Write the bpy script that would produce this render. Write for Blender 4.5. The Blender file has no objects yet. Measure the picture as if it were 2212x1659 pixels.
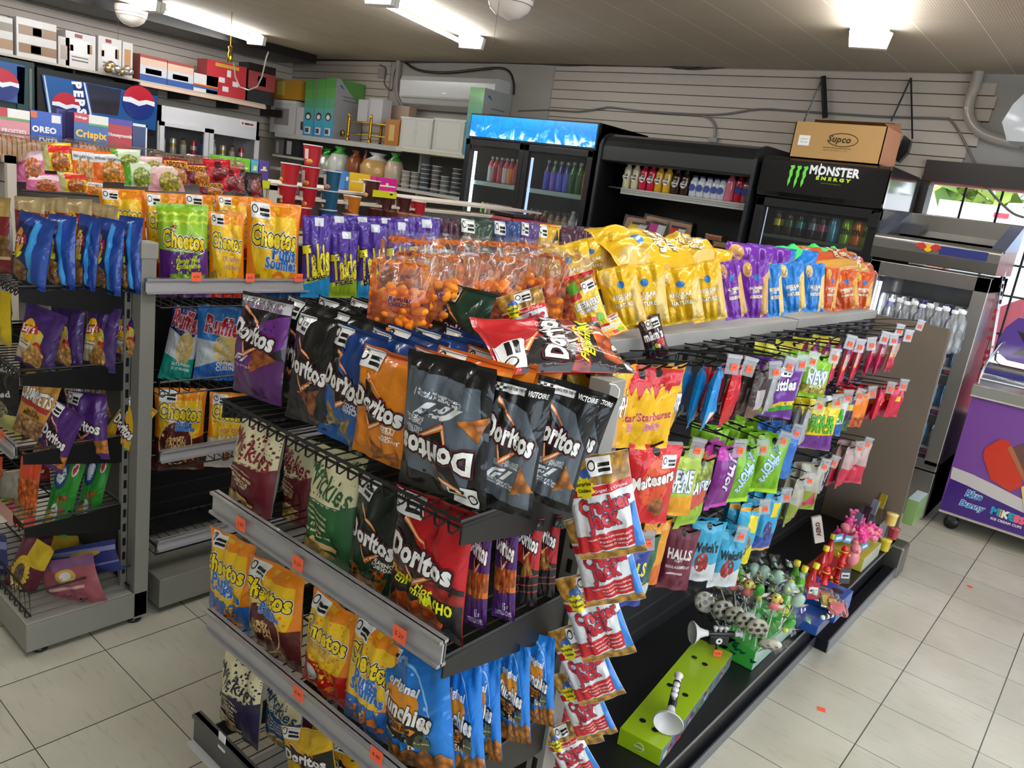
import bpy, bmesh, math, random
import numpy as np
from mathutils import Vector, Matrix
PI = math.pi
SC = bpy.context.scene
COL = SC.collection
R = random.Random(7)

# ------------------------------------------------------------------ camera
YAW, PITCH, ROLL = -0.663589545, 0.247003654, -0.144535465
FPX, CAMP = 1675.61862, Vector((0.347630527, -3.99857105, 1.55684281))
_f = Vector((math.sin(YAW)*math.cos(PITCH), math.cos(YAW)*math.cos(PITCH), -math.sin(PITCH)))
_r = Vector((math.cos(YAW), -math.sin(YAW), 0)); _d = _f.cross(_r)
CR = _r*math.cos(ROLL)+_d*math.sin(ROLL); CD = _d*math.cos(ROLL)-_r*math.sin(ROLL); CF = _f
cam = bpy.data.cameras.new('camera'); cam.sensor_width = 36; cam.lens = FPX/2212*36
cam.clip_start = .05; cam.clip_end = 200
camo = bpy.data.objects.new('camera', cam); COL.objects.link(camo)
camo.matrix_world = Matrix(((CR.x, -CD.x, -CF.x, CAMP.x), (CR.y, -CD.y, -CF.y, CAMP.y), (CR.z, -CD.z, -CF.z, CAMP.z), (0, 0, 0, 1)))
SC.camera = camo
cam.dof.use_dof = False
# ------------------------------------------------------------------ view, world, daylight
SC.view_settings.view_transform = 'Standard'; SC.view_settings.look = 'None'
SC.view_settings.gamma = 1; SC.view_settings.use_curve_mapping = False
SC.view_settings.exposure = 0.35
SC.cycles.use_denoising = True
SC.cycles.max_bounces = 8; SC.cycles.transparent_max_bounces = 24
SC.cycles.sample_clamp_indirect = 6
W = bpy.data.worlds.new('World'); SC.world = W; W.use_nodes = True
_n = W.node_tree.nodes; _b = _n['Background']
_b.inputs[0].default_value = (0.80, 0.90, 1.0, 1); _b.inputs[1].default_value = 3.2
TUBE = 26.0        # strength of the fluorescent tubes

# ------------------------------------------------------------------ helpers
def H(s, a=1.0):
    o = []
    for i in (0, 2, 4):
        c = int(s[i:i+2], 16)/255
        o.append(c/12.92 if c <= .04045 else ((c+.055)/1.055)**2.4)
    return (o[0], o[1], o[2], a)

def ray(px, py): return CR*((px-1106)/FPX)+CD*((py-829.5)/FPX)+CF
def at(px, py, ax, val):
    """the point of the real plane x|y|z = val that stands at this place of the photograph"""
    d = ray(px, py); i = 'xyz'.index(ax); t = (val-CAMP[i])/d[i]
    return CAMP+d*t

_M = {}
def mat(name, rough=.5, metal=0., coat=0., coatr=.05, spec=.5, bump=None, var=0., vscale=8., emit=0., trans=0., ior=1.45, food=False, film=0.):
    if name in _M: return _M[name]
    m = bpy.data.materials.new(name); m.use_nodes = True; nt = m.node_tree; N = nt.nodes; L = nt.links
    p = N['Principled BSDF']; out = N['Material Output']
    a = N.new('ShaderNodeAttribute'); a.attribute_name = 'Col'; c = a.outputs['Color']
    tc = N.new('ShaderNodeTexCoord')
    if food:
        v = N.new('ShaderNodeTexVoronoi'); v.inputs['Scale'].default_value = vscale; v.inputs['Randomness'].default_value = 1
        nz = N.new('ShaderNodeTexNoise'); nz.inputs['Scale'].default_value = vscale*2.2; nz.inputs['Detail'].default_value = 5
        L.new(tc.outputs['Object'], v.inputs['Vector']); L.new(tc.outputs['Object'], nz.inputs['Vector'])
        cr = N.new('ShaderNodeMapRange'); cr.inputs['From Min'].default_value = 0; cr.inputs['From Max'].default_value = .75
        cr.inputs['To Min'].default_value = 1.35; cr.inputs['To Max'].default_value = .35; L.new(v.outputs['Distance'], cr.inputs['Value'])
        mm = N.new('ShaderNodeMath'); mm.operation = 'MULTIPLY'; L.new(cr.outputs[0], mm.inputs[0])
        r2 = N.new('ShaderNodeMapRange'); r2.inputs['To Min'].default_value = .45; r2.inputs['To Max'].default_value = 1.5; L.new(nz.outputs['Fac'], r2.inputs['Value'])
        L.new(r2.outputs[0], mm.inputs[1])
        vm = N.new('ShaderNodeVectorMath'); vm.operation = 'SCALE'; L.new(c, vm.inputs[0]); L.new(mm.outputs[0], vm.inputs['Scale']); c = vm.outputs[0]
    elif var:
        nz = N.new('ShaderNodeTexNoise'); nz.inputs['Scale'].default_value = vscale; nz.inputs['Detail'].default_value = 6
        L.new(tc.outputs['Object'], nz.inputs['Vector'])
        r2 = N.new('ShaderNodeMapRange'); r2.inputs['To Min'].default_value = 1-var; r2.inputs['To Max'].default_value = 1+var; L.new(nz.outputs['Fac'], r2.inputs['Value'])
        vm = N.new('ShaderNodeVectorMath'); vm.operation = 'SCALE'; L.new(c, vm.inputs[0]); L.new(r2.outputs[0], vm.inputs['Scale']); c = vm.outputs[0]
    L.new(c, p.inputs['Base Color'])
    p.inputs['Roughness'].default_value = rough; p.inputs['Metallic'].default_value = metal
    p.inputs['Coat Weight'].default_value = coat; p.inputs['Coat Roughness'].default_value = coatr
    p.inputs['Specular IOR Level'].default_value = spec; p.inputs['IOR'].default_value = ior
    if trans: p.inputs['Transmission Weight'].default_value = trans
    if emit:
        L.new(c, p.inputs['Emission Color']); p.inputs['Emission Strength'].default_value = emit
    if bump:
        kind, sc, st, dist = bump
        if kind == 'crinkle':
            nz = N.new('ShaderNodeTexNoise'); nz.inputs['Scale'].default_value = sc; nz.inputs['Detail'].default_value = 3
            nz.inputs['Distortion'].default_value = .8
            L.new(tc.outputs['Object'], nz.inputs['Vector'])
            s = N.new('ShaderNodeMath'); s.operation = 'SUBTRACT'; s.inputs[1].default_value = .5; L.new(nz.outputs['Fac'], s.inputs[0])
            ab = N.new('ShaderNodeMath'); ab.operation = 'ABSOLUTE'; L.new(s.outputs[0], ab.inputs[0]); h = ab.outputs[0]
        else:
            nz = N.new('ShaderNodeTexNoise'); nz.inputs['Scale'].default_value = sc; nz.inputs['Detail'].default_value = 6
            L.new(tc.outputs['Object'], nz.inputs['Vector']); h = nz.outputs['Fac']
        bp = N.new('ShaderNodeBump'); bp.inputs['Strength'].default_value = st; bp.inputs['Distance'].default_value = dist
        L.new(h, bp.inputs['Height']); L.new(bp.outputs[0], p.inputs['Normal']); L.new(bp.outputs[0], p.inputs['Coat Normal'])
        if film:
            pass
    if film:
        # clear wrap: mostly lets light through, catches it where it faces a lamp
        tr = N.new('ShaderNodeBsdfTransparent'); tr.inputs[0].default_value = (.97, .97, .97, 1)
        gl = N.new('ShaderNodeBsdfGlossy'); gl.inputs['Roughness'].default_value = rough; gl.inputs['Color'].default_value = (1, 1, 1, 1)
        df = N.new('ShaderNodeBsdfDiffuse'); L.new(c, df.inputs['Color'])
        fr = N.new('ShaderNodeFresnel'); fr.inputs['IOR'].default_value = 1.5
        if bump: L.new(bp.outputs[0], gl.inputs['Normal'])
        m1 = N.new('ShaderNodeMixShader'); m1.inputs[0].default_value = film; L.new(tr.outputs[0], m1.inputs[1]); L.new(df.outputs[0], m1.inputs[2])
        m2 = N.new('ShaderNodeMixShader'); L.new(fr.outputs[0], m2.inputs[0]); L.new(m1.outputs[0], m2.inputs[1]); L.new(gl.outputs[0], m2.inputs[2])
        L.new(m2.outputs[0], out.inputs['Surface'])
    _M[name] = m
    return m

FOIL = mat('foil', rough=.4, metal=.1, spec=.3, coat=.6, coatr=.07, bump=('crinkle', 10, .6, .016))
FOOD = mat('food_print', rough=.4, metal=.0, spec=.3, coat=.6, coatr=.07, bump=('crinkle', 11, .5, .012), food=True, vscale=55)
SILV = mat('silver_foil', rough=.28, metal=.75, coat=.3, bump=('crinkle', 14, .7, .012))
MATTEBAG = mat('matte_bag', rough=.5, coat=.25, coatr=.25, bump=('crinkle', 9, .5, .012))
PAINT = mat('enamel', rough=.42, var=.05, vscale=3)
BLACK = mat('black_coat', rough=.38, var=.1, vscale=6)
STEEL = mat('brushed_steel', rough=.33, metal=.9, var=.06, vscale=5)
GOLD = mat('polished_brass', rough=.18, metal=1.)
PLAS = mat('plastic', rough=.3, coat=.3)
CARD = mat('printed_card', rough=.5, var=.04, vscale=4)
CARDG = mat('glossy_card', rough=.35, coat=.5, coatr=.15, var=.03)
CARDF = mat('food_card', rough=.5, food=True, vscale=40)
PAPER = mat('paper', rough=.7)
CLEAR = mat('clear_film', rough=.06, bump=('crinkle', 9, .45, .012), film=.03)
GLASS = mat('glass', rough=.03, film=.02)
PET = mat('clear_plastic', rough=.06, film=.16)
TAGP = mat('tag_plastic', rough=.12, film=.3)
DRINK = mat('drink', rough=.08, coat=1, var=.05)
CANM = mat('can_metal', rough=.25, metal=.55, coat=.5)
PUFF = mat('cheese_puff', rough=.75, var=.22, vscale=60, bump=('n', 160, .5, .004))
TUBEM = mat('fluorescent', emit=TUBE)
LEDM = mat('led', emit=9.)
SIGNM = mat('lit_sign', emit=.95, rough=.2, coat=.5)
SKIN = PLAS

class G:
    def __init__(s): s.v = []; s.f = []; s.c = []; s.m = []; s.s = []
    def add(s, vs, fs, col, m=0, smooth=False):
        o = len(s.v); s.v.extend([tuple(v) for v in vs])
        for i, f in enumerate(fs):
            s.f.append([o+k for k in f]); s.c.append(col[i] if isinstance(col, list) else col); s.m.append(m); s.s.append(smooth)
        return s
    def box(s, a, b, col, m=0, mx=None, faces=None):
        x0, y0, z0 = a; x1, y1, z1 = b
        vs = [(x0,y0,z0),(x1,y0,z0),(x1,y1,z0),(x0,y1,z0),(x0,y0,z1),(x1,y0,z1),(x1,y1,z1),(x0,y1,z1)]
        if mx is not None: vs = [mx @ Vector(v) for v in vs]
        fs = [(0,3,2,1),(4,5,6,7),(0,1,5,4),(1,2,6,5),(2,3,7,6),(3,0,4,7)]   # bottom top -y +x +y -x
        if isinstance(col, dict):
            base = col.get('*'); col = [col.get(k, base) for k in ('b','t','-y','+x','+y','-x')]
        s.add(vs, fs, col, m); return s
    def quad(s, a, b, c, d, col, m=0): return s.add([a, b, c, d], [(0,1,2,3)], col, m)
    def tube(s, pts, r, col, n=6, m=0, cap=True):
        pts = [Vector(p) for p in pts]; vs = []; k = len(pts)
        rr = r if isinstance(r, (list, tuple)) else [r]*k
        up = None
        for i, p in enumerate(pts):
            t = (pts[min(i+1, k-1)]-pts[max(i-1, 0)]).normalized()
            if up is None: up = Vector((0,0,1)) if abs(t.z) < .9 else Vector((1,0,0))
            a = t.cross(up)
            if a.length < 1e-4: a = t.cross(Vector((0,1,0)))
            a.normalize(); b = a.cross(t).normalized(); up = b
            for j in range(n):
                an = 2*PI*j/n; vs.append(p+(a*math.cos(an)+b*math.sin(an))*rr[i])
        fs = [(i*n+j, i*n+(j+1) % n, (i+1)*n+(j+1) % n, (i+1)*n+j) for i in range(k-1) for j in range(n)]
        if cap: fs += [tuple(range(n)), tuple(range((k-1)*n, k*n))[::-1]]
        return s.add(vs, fs, col, m, n > 5)
    def lathe(s, prof, c, col, n=16, m=0, axis=None, cap=True, mx=None):
        # prof: (r, z) or (r, z, colour of the ring above)
        vs = []; cols = []; mx = mx or Matrix.Translation(Vector(c))
        for p in prof:
            for j in range(n):
                an = 2*PI*j/n; vs.append(mx @ Vector((p[0]*math.cos(an), p[0]*math.sin(an), p[1])))
        fs = []
        for i in range(len(prof)-1):
            cc = prof[i][2] if len(prof[i]) > 2 else col
            for j in range(n):
                fs.append((i*n+j, i*n+(j+1) % n, (i+1)*n+(j+1) % n, (i+1)*n+j)); cols.append(cc)
        if cap:
            fs.append(tuple(range(n))[::-1]); cols.append(cols[0]); fs.append(tuple(range((len(prof)-1)*n, len(prof)*n))); cols.append(cols[-2] if len(prof[-1]) < 3 else prof[-1][2])
        return s.add(vs, fs, cols, m, True)
    def ball(s, c, r, col, n=8, m=0, sc=(1,1,1), mx=None):
        prof = [(max(1e-4, math.sin(PI*i/n)), -math.cos(PI*i/n)) for i in range(n+1)]
        M = Matrix.Translation(Vector(c)) @ (mx or Matrix.Identity(4)) @ Matrix.Diagonal((r*sc[0], r*sc[1], r*sc[2], 1))
        return s.lathe(prof, c, col, n=max(6, int(n*1.4)), m=m, cap=False, mx=M)
    def prism(s, pts, o, ex, ey, depth, col, side=None, m=0):
        o = Vector(o); ex = Vector(ex); ey = Vector(ey); n = ex.cross(ey).normalized()*depth; k = len(pts)
        vs = [o+ex*p[0]+ey*p[1] for p in pts]; vs += [v-n for v in vs]
        s.add(vs, [tuple(range(k)), tuple(range(k, 2*k))[::-1]], col, m)
        s.add(vs, [(i, k+i, k+(i+1) % k, (i+1) % k) for i in range(k)], side or col, m); return s
    def text(s, t, o, ex, ey, width, col, bold=.02, shear=0, m=0, height=None, res=2, align=0.5):
        v, f, w, h = text_mesh(t, bold, shear, res)
        k = width/w if width else height/h; ky = (height/h) if height and width else k
        o = Vector(o); ex = Vector(ex).normalized(); ey = Vector(ey).normalized()
        return s.add([o+ex*((p[0]-w*align)*k)+ey*(p[1]-h/2)*ky for p in v], f, col, m)
    def build(s, name, parent=None, mats=(PAINT,), bevel=0, origin=None):
        me = bpy.data.meshes.new(name)
        V = s.v
        if origin is not None: V = [(v[0]-origin[0], v[1]-origin[1], v[2]-origin[2]) for v in V]
        me.from_pydata(V, [], s.f)
        for m in (mats if isinstance(mats, (list, tuple)) else (mats,)): me.materials.append(m)
        fin_mesh(me, s.c, s.m, s.s)
        o = bpy.data.objects.new(name, me); COL.objects.link(o)
        if origin is not None: o.location = origin
        if parent is not None:
            o.parent = parent
        if bevel:
            b = o.modifiers.new('bevel', 'BEVEL'); b.width = bevel; b.segments = 2; b.limit_method = 'ANGLE'
        return o

def fin_mesh(me, c, m, sm):
    n = len(me.polygons)
    me.polygons.foreach_set('material_index', np.array(m, dtype=np.int32))
    me.polygons.foreach_set('use_smooth', np.array(sm, dtype=bool))
    at_ = me.color_attributes.new('Col', 'FLOAT_COLOR', 'CORNER')
    lt = np.zeros(n, dtype=np.int32); me.polygons.foreach_get('loop_total', lt)
    cc = np.repeat(np.array(c, dtype=np.float32).reshape(n, 4), lt, axis=0)
    at_.data.foreach_set('color', cc.ravel()); me.update()

_T = {}
def text_mesh(t, bold=.02, shear=0, res=2):
    k = (t, bold, shear, res)
    if k in _T: return _T[k]
    cu = bpy.data.curves.new('t', 'FONT'); cu.body = t; cu.offset = bold; cu.shear = shear; cu.resolution_u = res
    cu.space_character = 1.07
    o = bpy.data.objects.new('t', cu); COL.objects.link(o)
    dg = bpy.context.evaluated_depsgraph_get(); dg.update()
    me = o.evaluated_get(dg).to_mesh()
    v = np.array([tuple(x.co)[:2] for x in me.vertices]) if len(me.vertices) else np.zeros((3, 2))
    f = [tuple(p.vertices) for p in me.polygons]
    lo = v.min(0); hi = v.max(0); v = v-lo
    v = [(float(a), float(b)) for a, b in v]
    o.evaluated_get(dg).to_mesh_clear()
    bpy.data.objects.remove(o); bpy.data.curves.remove(cu)
    _T[k] = (v, f, float(max(hi[0]-lo[0], 1e-3)), float(max(hi[1]-lo[1], 1e-3)))
    return _T[k]

def empty(name, loc=(0,0,0), rz=0, label=None, cat=None, group=None):
    o = bpy.data.objects.new(name, None); COL.objects.link(o); o.location = loc; o.rotation_euler = (0, 0, rz); o.empty_display_size = .05
    if label: tag(o, label, cat, group)
    return o
def tag(o, label=None, cat=None, group=None, kind=None):
    if label: o['label'] = label
    if cat: o['category'] = cat
    if group: o['group'] = group
    if kind: o['kind'] = kind
    return o
def struct(g, name, mats=(PAINT,), bevel=0): return tag(g.build(name, mats=mats, bevel=bevel), kind='structure')
def copytree(o, parent=None):
    c = o.copy(); COL.objects.link(c)
    for k in ('label', 'group', 'category'):
        pass
    if parent is not None: c.parent = parent
    for ch in list(o.children): copytree(ch, c)
    return c
ORD = ['first','second','third','fourth','fifth','sixth','seventh','eighth','ninth','tenth','eleventh','twelfth','thirteenth','fourteenth','fifteenth','sixteenth','seventeenth','eighteenth','nineteenth','twentieth']
ORD += ['twenty-'+o for o in ORD[:9]]+['thirtieth']+['thirty-'+o for o in ORD[:9]]

# ------------------------------------------------------------------ bags
def _noise1(rng, n): return np.array([rng.uniform(-1, 1) for _ in range(n)])
def _samp(arr, x):
    x = np.clip(x, 0, .9999)*(len(arr)-1); i = x.astype(int); f = x-i; f = f*f*(3-2*f); return arr[i]*(1-f)+arr[i+1]*f

_BAG = {}
WRK = 1.35
def bag_mesh(name, w, h, t, base, layers=(), back=None, seed=1, det=1.0, mats=None, crimp=.045, pinch=.07, wr=1.0, lean=0., tabhole=False, full=.5, stripe=True, tex=True, silver=True, gather=0., tkind=0):
    key = (name, seed)
    if key in _BAG: return _BAG[key]
    wr *= WRK
    rng = random.Random(seed*977+len(name)*13+ord(name[0]))
    n1 = _noise1(rng, 15); n2 = _noise1(rng, 11); n3 = _noise1(rng, 15); n4 = _noise1(rng, 7); n5 = _noise1(rng, 7)
    cre = [(rng.uniform(-.5, .5), rng.uniform(.05, .95), rng.uniform(-1.3, 1.3), rng.uniform(.012, .05), rng.uniform(.3, 1)*rng.choice((-1, 1, -1)), rng.uniform(.1, .3)) for _ in range(14)]
    creb = [(rng.uniform(-.5, .5), rng.uniform(.05, .95), rng.uniform(-1.3, 1.3), rng.uniform(.012, .05), rng.uniform(.3, 1)*rng.choice((-1, 1, -1)), rng.uniform(.1, .3)) for _ in range(10)]
    def S(u, v, side, off=0.):
        e = crimp
        vv = np.clip((v-e)/(1-2*e), 0, 1)
        ends = np.sin(PI*vv)**full
        prof = np.clip(1-(np.abs(u)*2)**2.6, 0, 1)**.6
        T = t/2*prof*ends
        x = u*w*(1-pinch*np.sin(PI*vv)**.7*1.0-gather*(np.clip(v-.8, 0, 1)*5)**2*.5)
        z = v*h
        a1, a2 = (n1, n2) if side < 0 else (n3, n1)
        fold = _samp(a1, u+.5)*np.exp(-vv/.16)+_samp(a2, u+.5)*np.exp(-(1-vv)/.16)
        d = T*fold*.75*wr
        for cx, cy, an, wd, am, ln in (cre if side < 0 else creb):
            ca, sa = math.cos(an), math.sin(an)
            du = (u-cx)*w/h; dv = v-cy
            pe = np.abs(du*ca+dv*sa); al = np.abs(-du*sa+dv*ca)
            d = d+am*.011*wr*np.exp(-pe/wd)*np.exp(-(al/ln)**2)*(h/.25)*prof*np.clip(ends*1.4, 0, 1)
        y = side*(T+d*1.0)
        wave = w*.028*wr*((_samp(n4, u+.5))*np.exp(-v/.09)+_samp(n5, u+.5)*np.exp(-(1-v)/.09))
        y = y+wave+side*off+lean*(v**2)*h
        return x, y, z
    nu = max(8, int(22*det)); nv = max(10, int(30*det))
    gu = np.linspace(-.5, .5, nu+1); gv = np.concatenate([[0, crimp*.5], np.linspace(crimp, 1-crimp, nv-3), [1-crimp*.5, 1]])
    nv = len(gv)-1
    U, V = np.meshgrid(gu, gv, indexing='ij')
    vs = []; fs = []; cs = []; ms = []; sm = []
    base = base if isinstance(base, tuple) else H(base)
    bk = H(back) if isinstance(back, str) else (back or base)
    def colat(v):
        return base
    for side in (-1, 1):
        X, Y, Z = S(U, V, side, .0001)
        o = len(vs); vs.extend(zip(X.ravel().tolist(), Y.ravel().tolist(), Z.ravel().tolist()))
        for i in range(nu):
            for j in range(nv):
                a = o+i*(nv+1)+j; b = o+(i+1)*(nv+1)+j
                fs.append((a, b, b+1, a+1) if side < 0 else (a, a+1, b+1, b))
                cs.append(base if side < 0 else bk); ms.append(0); sm.append(True)
    # printed layers
    pal = []; bm = bmesh.new()
    lay = list(layers)
    L2 = [('f', l) for l in lay]
    if silver and back is not False:
        L2 += [('b', ('R', -.14, .0, .16, 1., 'c9ccd0', 2)), ('b', ('LN', -.11, .12, .13, .8, 26))]
    for sd in ('f', 'b'):
        bm = bmesh.new(); pal = []
        lev = 0
        for s_, l in L2:
            if s_ != sd: continue
            lev += 1; k = l[0]
            def idx(c, kd):
                cc = (H(c) if isinstance(c, str) else c, kd)
                if cc not in pal: pal.append(cc)
                return pal.index(cc)
            def addpoly(pts, ci, lz):
                vv = [bm.verts.new((p[0], p[1], lz)) for p in pts]
                try: f = bm.faces.new(vv)
                except ValueError: return
                f.material_index = ci
            if k == 'R':
                _, x0, y0, x1, y1, c = l[:6]; kd = l[6] if len(l) > 6 else 0
                addpoly([(x0, y0), (x1, y0), (x1, y1), (x0, y1)], idx(c, kd), lev)
            elif k == 'P':
                addpoly(l[1], idx(l[2], l[3] if len(l) > 3 else 0), lev)
            elif k == 'E':
                _, cx, cy, rx, ry, c = l[:6]; kd = l[6] if len(l) > 6 else 0; rot = math.radians(l[7]) if len(l) > 7 else 0
                asp = w/h; pts = []
                for q in range(22):
                    a_ = 2*PI*q/22; ex, ey = rx*math.cos(a_), ry*math.sin(a_)/asp
                    pts.append((cx+ex*math.cos(rot)-ey*math.sin(rot), cy+(ex*math.sin(rot)+ey*math.cos(rot))*asp))
                addpoly(pts, idx(c, kd), lev)
            elif k == 'LN':
                _, x0, y0, x1, y1, n = l; ci = idx('55585c', 0)
                for q in range(n):
                    yy = y0+(y1-y0)*q/n
                    addpoly([(x0, yy), (x1-.03*(q % 3), yy), (x1-.03*(q % 3), yy+(y1-y0)/n*.4), (x0, yy+(y1-y0)/n*.4)], ci, lev)
            elif k == 'N':   # nutrition symbol box: white card with magnifier and black bars
                _, cx, cy, sw, rot = l; cr_, sr_ = math.cos(math.radians(rot)), math.sin(math.radians(rot)); asp = w/h
                def rr(px_, py_): px_ *= sw; py_ *= sw; return (cx+px_*cr_-py_*sr_, cy+(px_*sr_+py_*cr_)*asp)
                addpoly([rr(-.5, -.3), rr(.5, -.3), rr(.5, .3), rr(-.5, .3)], idx('f2f2f0', 0), lev)
                ci = idx('151515', 0)
                addpoly([rr(-.3+.17*math.cos(q*PI/6), .05+.17*math.sin(q*PI/6)) for q in range(12)], ci, lev+.35)
                addpoly([rr(-.3+.12*math.cos(q*PI/6), .05+.12*math.sin(q*PI/6)) for q in range(12)], idx('f2f2f0', 0), lev+.6)
                addpoly([rr(-.05, -.02), rr(.45, -.02), rr(.45, .1), rr(-.05, .1)], ci, lev+.35)
                addpoly([rr(-.05, -.2), rr(.45, -.2), rr(.45, -.08), rr(-.05, -.08)], ci, lev+.35)
            elif k == 'T':
                _, tx, cx, cy, tw, c = l[:6]; oc = l[6] if len(l) > 6 else None; rot = math.radians(l[7]) if len(l) > 7 else 0
                sh = l[8] if len(l) > 8 else 0; bold = l[9] if len(l) > 9 else .035; sy = l[10] if len(l) > 10 else 1.0
                asp = w/h
                bold = min(bold, .045)
                v2, f2, fw, fh = text_mesh(tx, bold, sh, 2)
                todo = [(0., c, .75)]
                if oc:
                    todo = [(.034 if isinstance(oc, str) or len(oc) < 2 else .05, oc[0] if isinstance(oc, (tuple, list)) and isinstance(oc[0], str) else oc, .45)]+todo
                    if isinstance(oc, (tuple, list)) and len(oc) > 1 and isinstance(oc[1], str): todo = [(.095, oc[1], .15)]+todo
                kx = tw/fw; cr_, sr_ = math.cos(rot), math.sin(rot)
                for ro, cc, dz in todo:
                    ci = idx(cc, tkind); ns = 1 if ro == 0 else (6 if ro < .08 else 8)
                    for q_ in range(ns):
                        ids = []; ax_, ay_ = ro*math.cos(q_*2*PI/ns), ro*math.sin(q_*2*PI/ns)
                        for p in v2:
                            qx = (p[0]-fw/2+ax_)*kx; qy = (p[1]-fh/2+ay_)*kx*sy
                            ids.append(bm.verts.new((cx+qx*cr_-qy*sr_, cy+(qx*sr_+qy*cr_)*asp, lev+dz)))
                        for f in f2:
                            try: ff = bm.faces.new([ids[q] for q in f]); ff.material_index = ci
                            except ValueError: pass
        if len(bm.faces):
            for lim, no in (((-.497, 0, 0), (-1, 0, 0)), ((.497, 0, 0), (1, 0, 0)), ((0, .004, 0), (0, -1, 0)), ((0, .996, 0), (0, 1, 0))):
                bmesh.ops.bisect_plane(bm, geom=bm.verts[:]+bm.edges[:]+bm.faces[:], plane_co=lim, plane_no=no, clear_outer=True)
            for g_ in gu[1:-1]:
                bmesh.ops.bisect_plane(bm, geom=bm.verts[:]+bm.edges[:]+bm.faces[:], plane_co=(g_, 0, 0), plane_no=(1, 0, 0))
            for g_ in gv[1:-1]:
                bmesh.ops.bisect_plane(bm, geom=bm.verts[:]+bm.edges[:]+bm.faces[:], plane_co=(0, g_, 0), plane_no=(0, 1, 0))
            bm.verts.index_update()
            P = np.array([tuple(v_.co) for v_ in bm.verts])
            side = -1 if sd == 'f' else 1
            uu = P[:, 0] if sd == 'f' else P[:, 0]
            # normal offset
            x0, y0, z0 = S(uu, P[:, 1], side, 0)
            # bilinear surface of the grid so that the print lies right on the facets
            iu = np.clip(np.searchsorted(gu, uu, 'right')-1, 0, nu-1); iv = np.clip(np.searchsorted(gv, P[:, 1], 'right')-1, 0, nv-1)
            fu = (uu-gu[iu])/(gu[iu+1]-gu[iu]); fv = (P[:, 1]-gv[iv])/(gv[iv+1]-gv[iv])
            X, Y, Z = S(U, V, side, 0)
            def bl(A): return A[iu, iv]*(1-fu)*(1-fv)+A[iu+1, iv]*fu*(1-fv)+A[iu, iv+1]*(1-fu)*fv+A[iu+1, iv+1]*fu*fv
            X2, Y2, Z2 = bl(X), bl(Y), bl(Z)
            fr_ = P[:, 2]-np.floor(P[:, 2]); Y2 = Y2+side*(.0004+.00016*np.floor(P[:, 2])+.0014*fr_)*max(.5, min(1.2, w/.18))
            o = len(vs); vs.extend(zip(X2.tolist(), Y2.tolist(), Z2.tolist()))
            for f in bm.faces:
                ids = [o+v_.index for v_ in f.verts]
                if (f.normal.z > 0) == (side > 0): ids = ids[::-1]
                # front faces must look to -y
                fs.append(ids); q = pal[f.material_index]; cs.append(q[0]); ms.append(q[1]); sm.append(True)
        bm.free()
    me = bpy.data.meshes.new(name); me.from_pydata(vs, [], [list(f) for f in fs])
    for m in (mats or (FOIL, FOOD, SILV)): me.materials.append(m)
    fin_mesh(me, cs, ms, sm)
    _BAG[key] = (me, w, h, t)
    return _BAG[key]

DES = {}
def design(key, **k): DES[key] = k
def get_mesh(key, seed=1):
    d = DES[key]; return bag_mesh(key, seed=seed, **d)
def put(key, M, label, cat='chip bag', group=None, name='chip_bag', seed=1):
    me, w, h, t = get_mesh(key, seed)
    o = bpy.data.objects.new(name, me); COL.objects.link(o); o.matrix_world = M
    return tag(o, label, cat, group)
def frame(c, ex, ez, sx=1, sy=1, sz=1):
    ex = Vector(ex).normalized(); ez = Vector(ez); ez = (ez-ex*ez.dot(ex)).normalized(); ey = ez.cross(ex)
    return Matrix(((ex.x*sx, ey.x*sy, ez.x*sz, c[0]), (ex.y*sx, ey.y*sy, ez.y*sz, c[1]), (ex.z*sx, ey.z*sy, ez.z*sz, c[2]), (0, 0, 0, 1)))
def onplane(px, py, p0, n):
    d = ray(px, py); n = Vector(n); return CAMP+d*((Vector(p0)-CAMP).dot(n)/d.dot(n))
def bagq(key, q, p0, n, label, cat='chip bag', group=None, name='chip_bag', seed=1, thick=1., inv=False, fit=1.0):
    """lay a bag on the real plane through p0 with normal n; q: where its corners TL TR BR BL stand in the photograph"""
    TL, TR, BR, BL = [onplane(a[0], a[1], p0, n) for a in q]
    if inv: TL, TR, BR, BL = BR, BL, TL, TR
    ex = ((TR-TL)+(BR-BL))/2; ez = ((TL-BL)+(TR-BR))/2; c = (BL+BR)/2
    me, w, h, t = get_mesh(key, seed)
    sx = ex.length/w*fit; sz = ez.length/h
    c = (TL+TR+BR+BL)/4-ez/2
    M = frame(c, ex, ez, sx, min(sx, sz)*thick, sz)
    return put(key, M, label, cat, group, name, seed)
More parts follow.
